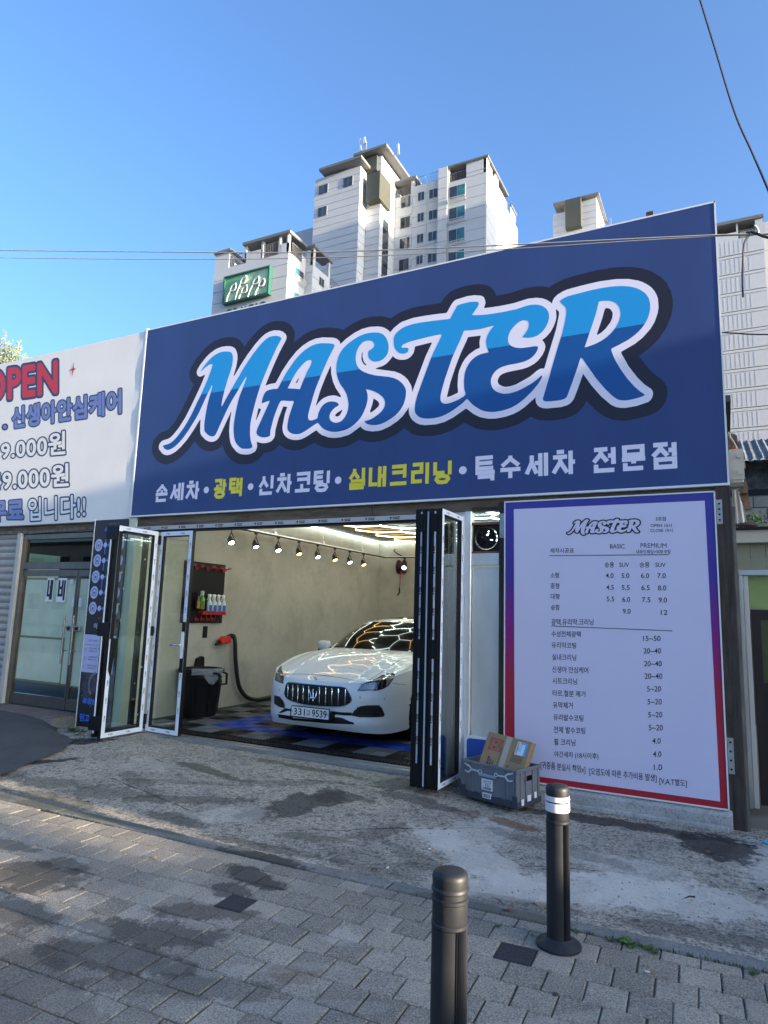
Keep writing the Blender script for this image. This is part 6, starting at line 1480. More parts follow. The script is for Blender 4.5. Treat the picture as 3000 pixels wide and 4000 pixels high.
for k, (x, h) in enumerate(((-24, 6), (-14, 6.5), (-5, 6))):
    t = thing('street_tree', ['first', 'second', 'third'][k]+' street tree from the left across the road behind the camera', 'tree', (x, -21.5, 0), 'street trees across the road')
    B().tube([(x, -21.5, 0), (x, -21.5, h*.6)], [.16, .08], 8).build('trunk', MATS['bark'], t)
    b = B()
    for q in range(1400):
        v = Vector((r_.gauss(0, 1), r_.gauss(0, 1), r_.gauss(0, 1))).normalized()*(r_.random()**.4)
        p = Vector((x, -21.5, h*.68))+Vector((v.x*1.9, v.y*1.7, v.z*h*.34)); d = Vector((r_.gauss(0, 1), r_.gauss(0, 1), r_.gauss(0, 1))).normalized(); e = d.orthogonal().normalized(); s = .17
        b.add([p, p+d*s+e*s*.6, p+d*s*1.4, p+d*s-e*s*.6], [(0, 1, 2, 3)])
    b.build('crown', M('street_leaf', (.10, .11, .03), .7, var=.4, vscale=2), t, fix=False)
# ------------------------------------------------------------------ apartment towers
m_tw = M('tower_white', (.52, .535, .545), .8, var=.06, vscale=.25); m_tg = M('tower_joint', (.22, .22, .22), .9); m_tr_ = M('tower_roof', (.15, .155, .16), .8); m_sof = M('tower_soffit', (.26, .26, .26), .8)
m_ol = M('olive_panel', (.062, .066, .052), .6, var=.08, vscale=.5); m_win = M('window_glass_dark', (.035, .045, .055), .08, var=.6, vscale=.9, spec=.8); m_wt = M('window_teal', (.04, .16, .20), .1, var=.5, vscale=1.2); m_wf = M('window_frame', (.52, .52, .50), .5); m_wfd = M('window_frame_dark', (.30, .30, .30), .5); m_rail = M('railing_grey', (.20, .20, .21), .5)
G_ = .055
def bands_y(par, x0, x1, Y, z0, z1, step=.95, ztop=None, holes=()):
    """panel bands on a face looking towards -Y"""
    z = z1
    while z > z0+.05:
        za = max(z0, z-step); segs = [(x0, x1)]
        for (hx0, hx1, hz0, hz1) in holes:
            if hz0 < z and hz1 > za:
                ns = []
                for s0, s1 in segs:
                    if hx1 <= s0 or hx0 >= s1: ns.append((s0, s1)); continue
                    if hx0 > s0: ns.append((s0, hx0))
                    if hx1 < s1: ns.append((hx1, s1))
                segs = ns
        for s0, s1 in segs: box('wall_panel', (s0, Y-.06, za+G_), (s1, Y, z), m_tw, par)
        z -= step
def bands_x(par, X, y0, y1, z0, z1, step=.95):
    z = z1
    while z > z0+.05:
        box('wall_panel', (X, y0, max(z0, z-step)+G_), (X+.06, y1, z), m_tw, par); z -= step
def win_y(par, x0, x1, Y, z0, z1, teal=False, dark=False, rail=False, slats=False):
    o = box('window', (x0, Y-.10, z0), (x1, Y-.06, z1), m_wfd if dark else m_wf, par)
    xm = (x0+x1)/2
    box('pane', (x0+.07, Y-.125, z0+.07), (xm-.035, Y-.10, z1-.07), m_win if not teal or (int(z0*7) % 2) else m_wt, o); box('pane', (xm+.035, Y-.12, z0+.07), (x1-.07, Y-.10, z1-.07), m_wt if teal else m_win, o)
    if rail:
        b = B(); b.box((x0-.12, Y-.42, z0+.05), (x1+.12, Y-.38, z0+.10)); b.box((x0-.12, Y-.42, z0-.42), (x1+.12, Y-.38, z0-.37)); b.box((x0-.12, Y-.42, z0-.20), (x1+.12, Y-.38, z0-.16))
        for x in np.arange(x0-.12, x1+.13, .16): b.box((x, Y-.41, z0-.40), (x+.035, Y-.385, z0+.07))
        for x in (x0-.12, x1+.09): b.box((x, Y-.42, z0-.40), (x+.04, Y-.06, z0-.35))
        b.build('window_railing', m_wf, o)
    return o
def win_x(par, X, y0, y1, z0, z1, rail=False):
    o = box('window', (X+.06, y0, z0), (X+.10, y1, z1), m_wf, par); ym = (y0+y1)/2
    box('pane', (X+.10, y0+.07, z0+.07), (X+.12, ym-.03, z1-.07), m_wt if rail else m_win, o); box('pane', (X+.10, ym+.03, z0+.07), (X+.12, y1-.07, z1-.07), m_win, o)
    if rail:
        b = B(); 
        for zz in (z0+.05, z0-.20, z0-.42): b.box((X+.38, y0-.1, zz), (X+.42, y1+.1, zz+.05))
        for y in np.arange(y0-.1, y1+.1, .18): b.box((X+.385, y, z0-.40), (X+.41, y+.04, z0+.07))
        b.build('window_railing', m_wf, o)
    return o
def railing(par, p, q, h=1.1, m=m_rail):
    p, q = Vector(p), Vector(q); b = B(); L = (q-p).length; d = (q-p).normalized()
    for zz in (.1, h): b.bar(p+Vector((0, 0, zz)), q+Vector((0, 0, zz)), .05, .05)
    for k in range(int(L/.22)+1): b.bar(p+d*min(L, k*.22)+Vector((0, 0, .1)), p+d*min(L, k*.22)+Vector((0, 0, h)), .035, .035)
    b.build('railing', m, par)
c5 = lambda x, y: (1200+x/1.929, 520+y/1.929)
def X5(x, y, Y): return PY(*c5(x, y), Y).x
def Z5(x, y, Y): return PY(*c5(x, y), Y).z
main = thing('apartment_tower', 'tallest white apartment tower in the middle with olive boxes under flat jutting roofs', 'building', (-38, 66, 0))
YA = 64.3; ax0, ax1 = X5(62, 400, YA), X5(395, 400, YA)
zA = Z5(400, 250, YA)
body = lambda nm, a, c, m, par: box(nm, a, c, m, par)
body('wall', (ax0, YA, 0), (ax1, YA+9, zA), m_tg, main)
bands_y(main, ax0+1.5*0, ax1, YA, 36, zA, .98); bands_x(main, ax1, YA-.06, YA+2.0, 36, zA, .98)
for a, c in (((277, 335), (345, 395)), ((92, 395), (158, 450)), ((86, 560), (150, 620))):
    win_y(main, X5(a[0], a[1], YA), X5(c[0], c[1], YA), YA, Z5(c[0], c[1], YA), Z5(a[0]+30, a[1]-2, YA), dark=True)
# jutting roof of the main block
zr = Z5(88, 280, YA-.9)
rx0, rx1 = X5(88, 275, YA-1.0), X5(408, 168, YA-1.0)
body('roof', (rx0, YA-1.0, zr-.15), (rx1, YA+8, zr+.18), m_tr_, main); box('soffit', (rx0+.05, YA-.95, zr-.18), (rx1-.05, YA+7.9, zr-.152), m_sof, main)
body('wall', (ax0+1.4, YA+.25, zA-.1), (rx1-1.2, YA+7, zr-.1), m_tw, main)
# second block, right of the olive box
YB3 = 66.0; bx0, bx1 = X5(447, 560, YB3), X5(548, 560, YB3); zB = Z5(548, 515, YB3)
zB2 = Z5(600, 150, YB3)
body('wall', (bx0-1.5, YB3, 0), (bx1, YB3+10.5, zB2-.2), m_tg, main); bands_y(main, bx0, bx1, YB3, 38, zB2-.2, .98); bands_x(main, bx1, YB3-.06, YB3+10.5, 38, zB2-.2, .98)
rz = Z5(598, 85, YB3-1.1); r0, r1 = X5(348, 165, YB3-1.1), X5(598, 72, YB3-1.1)
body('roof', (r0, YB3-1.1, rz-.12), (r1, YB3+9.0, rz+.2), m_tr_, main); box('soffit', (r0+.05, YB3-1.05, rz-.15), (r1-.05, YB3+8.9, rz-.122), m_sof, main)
# olive boxes
YO = 64.9; o0, o1 = X5(447, 330, YO), X5(545, 330, YO)
body('olive_box', (o0, YO, Z5(540, 487, YO)), (o1+.05, YO+3.0, Z5(552, 280, YO)), m_ol, main)
body('olive_box', (X5(430, 170, YB3-.3), YB3-.35, Z5(520, 290, YB3)), (X5(528, 170, YB3-.3), YB3+2, rz-.16), m_ol, main)
# stair glazing on the side
gy0, gy1 = None, None
pa, pb_ = PX(*c5(573, 640), bx1+.08), PX(*c5(615, 680), bx1+.08)
for k in range(14):
    z = pa.z-k*1.05
    box('stair_window', (bx1+.06, pa.y, z-.98), (bx1+.10, pb_.y, z), m_win, main)
# low link wing at the far left of the main block
ly0 = X5(0, 730, 68); body('wall', (ly0-4, 68, 0), (ax0+.2, 75, Z5(30, 715, 68)), m_tw, main)
body('wall', (ax0-.35, YA+1.5, Z5(50, 790, YA)), (ax0, YA+6, zA-.3), m_tw, main)
# antennas
for (x, y, y2, w) in ((398, 45, 135, .35), (428, 35, 80, .55), (683, 82, 160, .45)):
    p = PY(*c5(x, y), YB3+1); q = PY(*c5(x+6, y2), YB3+1)
    an_ = B().bar(p, q, w*.3, w*.6, (0, 0, 1)).build('antenna', m_tw, main)
    B().tube([q+Vector((.25, 0, .2)), Vector((q.x+.25, q.y, rz+.1))], .06, 6).build('antenna_mast', m_rail, main)

# right wing, its own tower
wing = thing('apartment_tower', 'white apartment wing right of the tallest tower with four columns of windows', 'building', (-29, 72, 0))
YW = 70.0
w0, w1 = X5(645, 700, YW), X5(790, 700, YW); zW = Z5(655, 465, YW)
seg = [(w0, w1, Z5(785, 450, YW)-.2, 0), (w1, X5(900, 700, YW), Z5(830, 400, YW), .0), (X5(900, 700, YW), X5(995, 700, YW), Z5(920, 372, YW), .0), (X5(995, 700, YW), X5(1065, 700, YW), Z5(1000, 292, YW), -.55)]
C0, C1 = X5(1065, 700, YW), X5(1352, 700, YW); YC = 69.7
zC = Z5(1352, 185, YC); zC0 = Z5(1075, 375, YC)
Dp = 13.5
WZ = [(Z5(708, 490, YW), Z5(780, 550, YW))]
winholes = []
body('wall', (w0-.3, YW+.0, 0), (C0+.2, YW+Dp, seg[0][2]), m_tg, wing)
for (a, c, z, dy) in seg:
    body('wall', (a, YW+dy+.01, 0), (c, YW+6, z), m_tg, wing); bands_y(wing, a+.02, c-.02, YW+dy, 40, z, 1.42)
body('wall', (C0, YC, 0), (C1, YC+Dp, zC0), m_tg, wing); bands_y(wing, C0, C1, YC, 40, zC0, 1.42)
xt = X5(1200, 300, YC)
body('wall', (xt, YC+.06, zC0), (C1, YC+2.4, zC), m_tg, wing); bands_y(wing, xt, C1, YC, zC0, zC, 1.42); bands_x(wing, C1, YC-.06, YC+Dp, 40, zC0, 1.42)
# side: top storey openings between piers
body('pier', (C1-.3, YC-.06, zC0), (C1+.06, YC+1.0, zC), m_tw, wing)
body('pier', (C1-.3, YC+3.2, zC0), (C1+.06, YC+4.6, zC), m_tw, wing); body('parapet', (C1-.3, YC+1.0, zC0), (C1+.055, YC+Dp*.62, zC0+1.1), m_tw, wing); body('wall', (C1-3, YC+Dp*.62, zC0), (C1, YC+Dp, zC-1.6), m_tw, wing)
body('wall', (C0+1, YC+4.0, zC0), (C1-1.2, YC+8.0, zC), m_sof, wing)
body('roof', (C0-.15, YC-.25, zC), (C1+.30, YC+Dp*.62, zC+.22), m_tr_, wing); box('soffit', (C0-.1, YC-.2, zC-.03), (C1+.25, YC+Dp*.6, zC-.002), m_sof, wing)
body('pier', (C0-.05, YC-.06, zC0), (C0+.15, YC+.4, zC), m_tw, wing)
railing(wing, (C0+.15, YC+.05, zC0), (xt, YC+.05, zC0), 1.2)
# roof over the left terrace
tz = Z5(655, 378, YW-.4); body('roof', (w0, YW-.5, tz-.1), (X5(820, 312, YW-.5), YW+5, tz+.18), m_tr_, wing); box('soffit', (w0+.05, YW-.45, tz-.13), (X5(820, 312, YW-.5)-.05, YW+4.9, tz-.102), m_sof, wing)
body('wall', (w0+.1, YW+3, seg[0][2]), (w1, YW+3.2, tz-.1), m_tw, wing); body('pier', (w1-.25, YW-.05, seg[0][2]-.3), (w1+.1, YW+.5, tz-.15), m_tw, wing)
railing(wing, (w0+.1, YW+.1, seg[0][2]), (w1-.25, YW+.1, seg[0][2]), 1.2); m_rb = M('railing_blue', (.16, .24, .36), .5)
railing(wing, (w1+.1, YW+.1, seg[1][2]), (seg[1][1]-.2, YW+.1, seg[1][2]), 1.3, m_rb); railing(wing, (seg[2][0]+.1, YW+.1, seg[2][2]), (seg[2][1]-.2, YW+.1, seg[2][2]), 1.3, m_rb)
pv = PY(*c5(1035, 283), YW+.4); B().lathe([(.45, 0), (.45, .35), (.3, .5), (0, .55)], (pv.x, YW+.4, seg[3][2]), 16).build('roof_vent', m_wf, wing, smooth=True)
H_ = 2.87
for k in range(6):
    dz = -k*H_
    if Z5(708, 490, YW)+dz < 40: break
    def ww(x0_, y0_, x1_, y1_, Y, **kw):
        a = PY(*c5(x0_, y0_), Y); c = PY(*c5(x1_, y1_), Y); win_y(wing, a.x, c.x, Y, c.z+dz, a.z+dz, **kw)
    ww(708, 488, 780, 552, YW, dark=True); ww(836, 452, 886, 506, YW); ww(920, 432, 985, 485, YW); ww(1072, 412, 1194, 478, YC, teal=True, rail=True)
# back part of the sunlit side
bkx = PY(*c5(1532, 620), YC+Dp).x
body('wall', (C1-1, YC+Dp, 0), (bkx, YC+Dp+2.6, PY(*c5(1565, 545), YC+Dp).z), m_tw, wing); body('roof', (C1-1, YC+Dp-.2, PY(*c5(1565, 545), YC+Dp).z), (bkx+.2, YC+Dp+2.6, PY(*c5(1565, 545), YC+Dp).z+.25), m_tr_, wing)

# left building with the green sign
lf = thing('apartment_building', 'lower white apartment block at left carrying the green leaf sign and PRUGIO letters', 'building', (-45, 55, 0))
c4 = lambda x, y: (820+x/2.86, 900+y/2.86)
YL = 52.0; k_ = YL/50.0
lx0, lxr = PY(*c4(45, 600), YL).x, PY(*c4(868, 400), YL).x
lxn = PY(*c4(395, 300), YL).x; zt0 = PY(*c4(62, 275), YL).z; zt1 = PY(*c4(640, 110), YL).z
zr_ = PY(*c4(500, 300), YL).z
zp = PY(*c4(860, 110), YL).z
zpar = PY(*c4(860, 175), YL).z
zflr = PY(*c4(700, 290), YL).z
znot = PY(*c4(300, 395), YL).z
body('wall', (lx0, YL, 0), (lxr, YL+3.2, znot), m_tg, lf)
body('wall', (lxn, YL+.01, znot), (lxr, YL+3.2, zflr), m_tg, lf)
xk = PY(*c4(222, 300), YL).x
hsx = (PY(*c4(165, 600), YL).x, PY(*c4(668, 600), YL).x)
bands_y(lf, lx0, lxr, YL, 24, znot, 1.32); bands_y(lf, lxn, lxr, YL, znot, zflr, 1.32)
# corner terrace left: pier, roof, railing
body('wall', (lx0, YL-.06, znot), (xk, YL+2.5, zt0-.1), m_tw, lf)
body('roof', (lx0-.1, YL-.25, zt0-.1), (xk+.25, YL+3.4, zt0+.18), m_tr_, lf); railing(lf, (xk, YL+.05, znot), (lxn, YL+.05, znot), 1.35); railing(lf, (xk, YL+.05, znot), (xk, YL+3, znot), 1.35)
# top terrace: roof slab with openings
body('roof', (lxn-.25, YL-.3, zt1), (lxr+.3, YL+3.3, zt1+.3), m_tr_, lf); box('soffit', (lxn-.2, YL-.25, zt1-.03), (lxr+.25, YL+3.2, zt1-.002), m_sof, lf)
for (xa, xb, zl) in ((lxn, PY(*c4(412, 250), YL).x, zflr), (PY(*c4(580, 200), YL).x, PY(*c4(602, 200), YL).x, zflr), (PY(*c4(770, 200), YL).x, PY(*c4(792, 200), YL).x, zflr), (lxr-.22, lxr, zflr)):
    body('pier', (xa, YL-.06, zl), (xb, YL+.3, zt1), m_tw, lf)
body('parapet', (lxn, YL-.06, zflr), (PY(*c4(590, 200), YL).x, YL+.1, zflr+1.15), m_tw, lf); body('parapet', (PY(*c4(785, 200), YL).x, YL-.06, zflr), (lxr, YL+.1, zt1-.95), m_tw, lf)
railing(lf, (PY(*c4(602, 200), YL).x, YL, zflr), (PY(*c4(770, 200), YL).x, YL, zflr), 1.5)
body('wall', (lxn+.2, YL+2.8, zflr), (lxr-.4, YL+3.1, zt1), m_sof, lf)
# side of first volume, set-back second and third volumes
yS = 52.0+2.95
bands_x(lf, lxr, YL-.06, yS+.2, 24, zflr, 1.32)
body('wall', (lxr-.3, yS-.6, zflr), (lxr+.06, yS+.2, zflr+.9), m_tw, lf); railing(lf, (lxr, YL+.6, zflr), (lxr, yS, zflr), 1.4)
za = [PX(*c4(942, 395), lxr), PX(*c4(1045, 560), lxr)]
zb_ = PX(*c4(940, 512), lxr).z
for k in range(3): win_x(lf, lxr, za[0].y, za[1].y-.1, zb_-k*2.76, za[0].z-k*2.76, rail=True)
v2x = PY(*c4(1150, 300), 57).x; 
v2x = PX(*c4(1150, 400), lxr).x
Y2 = yS+.2; X2 = PY(*c4(1150, 400), Y2).x
z2 = PY(*c4(1160, 200), Y2).z; Y3 = PX(*c4(1340, 400), X2).y; z3 = PX(*c4(1340, 400), X2).z
body('wall', (lxr-2, Y2, 0), (X2, Y3, z2-1.9), m_tg, lf); bands_y(lf, lxr+.06, X2, Y2, 24, z2-.1, 1.32); bands_x(lf, X2, Y2-.06, Y3, 24, z2-1.9, 1.32)
body('roof', (lxr-.2, Y2-.25, z2), (X2+.3, Y3+.2, z2+.28), m_tr_, lf); box('soffit', (lxr-.1, Y2-.2, z2-.03), (X2+.25, Y3+.1, z2-.002), m_sof, lf); body('pier', (X2-.3, Y2-.06, z2-1.9), (X2+.06, Y2+.35, z2), m_tw, lf); body('pier', (X2-.3, Y3-.3, z2-1.9), (X2+.06, Y3, z2), m_tw, lf)
wz = [PX(*c4(1212, 505), X2), PX(*c4(1268, 640), X2)]
zb_ = PX(*c4(1210, 610), X2).z
for k in range(2): win_x(lf, X2, wz[0].y, wz[1].y, zb_-k*2.76, wz[0].z-k*2.76)
X3 = PY(*c4(1345, 500), Y3).x; zz3 = PY(*c4(1400, 560), Y3+.0).z
Y4 = PX(*c4(1430, 560), X2).y
body('wall', (X2-2, Y3, 0), (X2+.05, Y4+.5, z3-2.6), m_tw, lf); wq = [PX(*c4(1336, 615), X2+.05), PX(*c4(1395, 700), X2+.05)]; win_x(lf, X2+.05, wq[0].y, wq[1].y, wq[0].z-1.3, wq[0].z)
railing(lf, (X2, Y3+.1, z3-2.6), (X2, Y4+.4, z3-2.6), 1.3)
# green sign
m_gs = bpy.data.materials.new('sign_green'); m_gs.use_nodes = True; n = m_gs.node_tree.nodes; l = m_gs.node_tree.links
nz_ = n.new('ShaderNodeTexNoise'); nz_.inputs['Scale'].default_value = .35; rp_ = n.new('ShaderNodeValToRGB'); rp_.color_ramp.elements[0].position = .4; rp_.color_ramp.elements[1].position = .62
rp_.color_ramp.elements[0].color = (.13, .38, .18, 1); rp_.color_ramp.elements[1].color = (.42, .58, .40, 1); tcx = n.new('ShaderNodeTexCoord'); l.new(tcx.outputs['Object'], nz_.inputs[0]); l.new(nz_.outputs[0], rp_.inputs[0]); l.new(rp_.outputs[0], n['Principled BSDF'].inputs['Base Color'])
gs = thing('rooftop_sign', 'framed green sign with five pale leaf stalks on the left apartment block', 'sign', PY(*c4(410, 620), YL))
gx0, gx1, gz0, gz1 = PY(*c4(170, 600), YL-.5).x, PY(*c4(655, 600), YL-.5).x, PY(*c4(160, 815), YL-.5).z, PY(*c4(172, 535), YL-.5).z
box('panel', (gx0, YL-.5, gz0), (gx1, YL-.1, gz1), m_gs, gs); m_gf = M('sign_frame_green', (.02, .10, .075), .5)
for a, c in (((gx0-.12, gz0-.12), (gx1+.12, gz0+.05)), ((gx0-.12, gz1-.05), (gx1+.12, gz1+.12)), ((gx0-.12, gz0+.05), (gx0+.05, gz1-.05)), ((gx1-.05, gz0+.05), (gx1+.12, gz1-.05))): box('frame', (a[0], YL-.65, a[1]), (c[0], YL-.1, c[1]), m_gf, gs)
def g4(x, y): return PY(*c4(x, y), YL-.62)
for dx, dy, sc, bx_, by_ in ((0, 0, 1.0, 185, 800), (115, -83, 1.0, 285, 775), (125, 22, 1.0, 325, 768), (255, -75, 1.0, 425, 745), (318, -52, 1.0, 505, 728)):
    st1 = [(bx_, by_), ((bx_+230+dx)/2-8, (by_+680+dy)/2), (228+dx, 680+dy), (232+dx, 660+dy), (250+dx, 622+dy), (288+dx, 590+dy)]
    lp_ = [(288+dx, 590+dy), (294+dx, 615+dy), (290+dx, 648+dy), (272+dx, 670+dy), (232+dx, 682+dy)]
    B().tube(crom([g4(a, c) for a, c in st1], 5), .075, 6).build('leaf_stalk', M('stalk_pale', (.62, .66, .62), .5), gs, smooth=True); B().tube(crom([g4(a, c) for a, c in lp_], 5), .09, 6).build('leaf_loop', MATS['stalk_pale'], gs, smooth=True)
pr = thing('rooftop_letters', 'dark teal PRUGIO letters under the green sign, cut off by the big blue sign', 'lettering', PY(*c4(400, 880), YL))
pa_, pb2 = PY(*c4(188, 875), YL-.35), PY(*c4(625, 790), YL-.35); hgt = 1.45
tm_, tf_ = None, None
for ch, u0, u1 in (('P', 188, 245), ('R', 262, 320), ('U', 345, 400), ('G', 420, 482), ('I', 505, 527), ('O', 548, 625)):
    zt_ = PY(*c4(600, 790), YL-.35).z; hgt = zt_-PY(*c4(600, 856), YL-.35).z; a = PY(*c4(u0, 860), YL-.35).x; c = PY(*c4(u1, 860), YL-.35).x
    v, f = text_mesh(ch, .02); xs2 = [q[0] for q in v]; ys2 = [q[1] for q in v]; W_, Hh = max(xs2)-min(xs2), max(ys2)-min(ys2)
    fn = lambda q: (a+(q[0]-min(xs2))/W_*(c-a), YL-.35, zt_-hgt+(q[1]-min(ys2))/Hh*hgt)
    me = bpy.data.meshes.new('letter'); bm = bmesh.new(); bv = [bm.verts.new(fn(q)) for q in v]
    for t in f:
        try: bm.faces.new([bv[i] for i in t])
        except ValueError: pass
    r = bmesh.ops.extrude_face_region(bm, geom=bm.faces[:]); bmesh.ops.translate(bm, verts=[g for g in r['geom'] if isinstance(g, bmesh.types.BMVert)], vec=(0, .22, 0)); bmesh.ops.recalc_face_normals(bm, faces=bm.faces)
    bmesh.ops.translate(bm, verts=bm.verts, vec=-org(pr)); bm.to_mesh(me); bm.free(); link('letter', me, M('letter_teal', (.03, .12, .15), .5), pr, org(pr))

# small far tower
sm = thing('apartment_tower', 'far white tower top with one olive box peeking over the big sign', 'building', (-15, 88, 0))
c6_ = lambda x, y: (2120+x/5.027, 720+y/5.027); YQ = 85.0
s0, s1 = PY(*c6_(205, 700), YQ).x, PY(*c6_(1045, 300), YQ).x; zq = PY(*c6_(1030, 220), YQ).z
body('wall', (s0, YQ, 0), (PY(*c6_(440, 500), YQ).x, YQ+6.5, PY(*c6_(205, 600), YQ).z), m_tg, sm); bands_y(sm, s0, PY(*c6_(440, 500), YQ).x, YQ, 44, PY(*c6_(205, 600), YQ).z, .95)
body('wall', (PY(*c6_(440, 500), YQ).x-.2, YQ+.01, 0), (s1, YQ+6.5, zq), m_tg, sm); bands_y(sm, PY(*c6_(440, 500), YQ).x, s1, YQ, 44, zq-.3, .95); bands_x(sm, s1, YQ-.06, YQ+6.5, 44, zq-.3, .95)
rq = PY(*c6_(205, 395), YQ-.6).z; body('roof', (PY(*c6_(205, 390), YQ-.6).x, YQ-.6, rq-.05), (PY(*c6_(1102, 160), YQ-.6).x, YQ+6.8, rq+.2), m_tr_, sm); box('soffit', (PY(*c6_(205, 390), YQ-.6).x+.05, YQ-.55, rq-.08), (PY(*c6_(1102, 160), YQ-.6).x-.05, YQ+6.7, rq-.052), m_sof, sm)
body('olive_box', (PY(*c6_(440, 500), YQ-1).x, YQ-1.0, PY(*c6_(600, 830), YQ-1).z), (PY(*c6_(748, 500), YQ-1).x, YQ-.07, rq-.1), m_ol, sm)
b = B(); lx_ = s1+.25
for k in range(9): z = zq-3.6+k*.45; b.tube([(lx_, YQ+6.3, z), (lx_+.5, YQ+6.3, z), (lx_+.75, YQ+6.3, z+.05), (lx_+.75, YQ+6.7, z), (lx_, YQ+6.9, z)], .025, 4)
for a in (0, .55, .75): b.tube([(lx_+a, YQ+6.4, zq-3.8), (lx_+a, YQ+6.4, zq+.2)], .025, 4)
b.build('ladder_cage', m_rail, sm)

# far right tower
rtw = thing('apartment_tower', 'pale blue shaded apartment tower at the far right edge behind the loose cables', 'building', (4, 100, 0))
c7 = lambda x, y: (2780+x/5.145, 820+y/5.145); YR = 99.0
t0, t1 = -3.0, PY(*c7(1035, 400), YR).x; zt = PY(*c7(1035, 135), YR).z; zg = PY(*c7(105, 985), YR).z; st3 = (PY(*c7(150, 985), YR).z-PY(*c7(160, 1355), YR).z)
m_tb = M('tower_pale', (.50, .52, .54), .8, var=.03)
body('wall', (t0, YR, 0), (t1, YR+12, zt-2.6), m_tg, rtw)
z = zg; k = 0
zz_ = zg+st3
lines = [zg+st3*.86]+[zg-st3*i for i in range(12)]
body('wall_panel', (t0, YR-.10, zg+.12), (t1, YR, zt-2.6), m_tb, rtw)
for i in range(12):
    zt_ = zg-st3*i; box('wall_panel', (t0, YR-.10, zt_-st3+.10), (t1, YR, zt_-.42), m_tb, rtw); box('wall_panel', (t0, YR-.16, zt_-.40), (t1, YR, zt_-.06), m_tw, rtw)
b = B()
for i in range(13):
    zt_ = zg-st3*(i-1)-.55
    for q in range(14): x = t0+.6+q*.56; b.box((x, YR-.112, zt_-st3*.72), (x+.03, YR-.10, zt_-.05)) if x < t1-1.3 else None
b.build('panel_joint', M('joint_blue', (.38, .40, .43), .8), rtw)
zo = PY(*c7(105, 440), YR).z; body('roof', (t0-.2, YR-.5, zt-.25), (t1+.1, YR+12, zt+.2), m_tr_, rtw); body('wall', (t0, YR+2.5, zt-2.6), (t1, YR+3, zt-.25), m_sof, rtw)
body('pier', (PY(*c7(488, 300), YR).x, YR-.1, zt-2.6), (PY(*c7(522, 300), YR).x, YR+.4, zt-.25), m_tb, rtw); body('pier', (PY(*c7(872, 300), YR).x, YR-.1, zt-2.6), (t1, YR+.4, zt-.25), m_tb, rtw)
body('parapet', (t0, YR-.1, zt-2.6), (PY(*c7(488, 300), YR).x, YR+.1, zt-1.5), m_tb, rtw); railing(rtw, (PY(*c7(522, 300), YR).x, YR, zt-2.6), (PY(*c7(872, 300), YR).x, YR, zt-2.6), 1.2); box('balcony_panel', (PY(*c7(565, 400), YR).x, YR+.1, zt-2.55), (PY(*c7(870, 400), YR).x, YR+.16, zt-1.5), M('panel_cream', (.6, .5, .35), .7), rtw)
body('wall', (t1, YR+1.2, 0), (t1+9, YR+12, PY(*c7(1045, 255), YR+1.2).z), m_tb, rtw); bands_y(rtw, t1+.02, t1+9, YR+1.2, 25, PY(*c7(1045, 460), YR+1.2).z, st3)
# a further tower out of frame at the right: its shade falls on the sunlit side of the wing
plain_building('tall apartment block far to the right outside the picture', 42, 56, 48, 68.3, 50.5+64*.1236-.0, (.45, .45, .44), win=False)
# ------------------------------------------------------------------ white saloon car
CX, CY, CZ = -4.35, 6.80, 0.10
m_cp = M('car_white', (.74, .75, .75), .35, spec=.3, coat=.7); MATS['car_white'].node_tree.nodes['Principled BSDF'].inputs['Coat Roughness'].default_value = .02
m_cgl = M('car_glass', (.004, .004, .005), .02, spec=.7); m_chr = M('car_chrome', (.75, .76, .78), .12, metal=1.0); m_ty = M('tyre_rubber', (.014, .014, .014), .75, bump=.2)
m_rim = M('rim_dark', (.05, .05, .05), .3, metal=.7); m_lens = M('lamp_lens', (.03, .032, .035), .06, coat=1.0); m_lsil = M('lamp_silver', (.30, .31, .33), .2, metal=.6)
car = thing('parked_car', 'glossy white saloon car with vertical bar grille parked nose out in the lit hall', 'car', (CX, CY+2.6, CZ))
cols = [(0, .02), (.30, .035), (.55, .095), (.74, .21), (.86, .37), (.925, .58), (.955, .80), (.968, 1.05), (.97, 1.5), (.955, 2.2), (.955, 3.2), (.965, 4.0), (.94, 4.6), (.84, 5.0), (.55, 5.2), (0, 5.25)]
topz = [.700, .702, .715, .745, .785, .82, .85, .875, .89, .90, .93, .96, .95, .93, .92, .92]
botz = [.17, .17, .16, .15, .15, .16, .17, .17, .17, .17, .17, .17, .18, .22, .24, .24]
frac = [0, .16, .34, .55, .78, 1.0]
fy = [.075, .00, .015, .0, .02, .085]          # setback of each row at the nose
sx = [.022, .008, .0, .0, .008, .045]           # side rows tuck in
ctl = []
for r in range(6):
    row = []
    for k, (x, y) in enumerate(cols):
        f = max(0, 1-k/5.0); g = min(1, k/5.0) if k < 12 else max(0, (15-k)/4)
        z = botz[k]+(topz[k]-botz[k])*frac[r]
        row.append(Vector((x-sx[r]*g*(1 if x > 0 else 0), y+fy[r]*f+(.02 if r == 5 else 0)*f - (.06 if (k > 13 and r in (2, 3)) else 0), z)))
    ctl.append(row)
def cr1(p0, p1, p2, p3, t): return 0.5*((2*p1)+(p2-p0)*t+(2*p0-5*p1+4*p2-p3)*t*t+(3*p1-p0-3*p2+p3)*t**3)
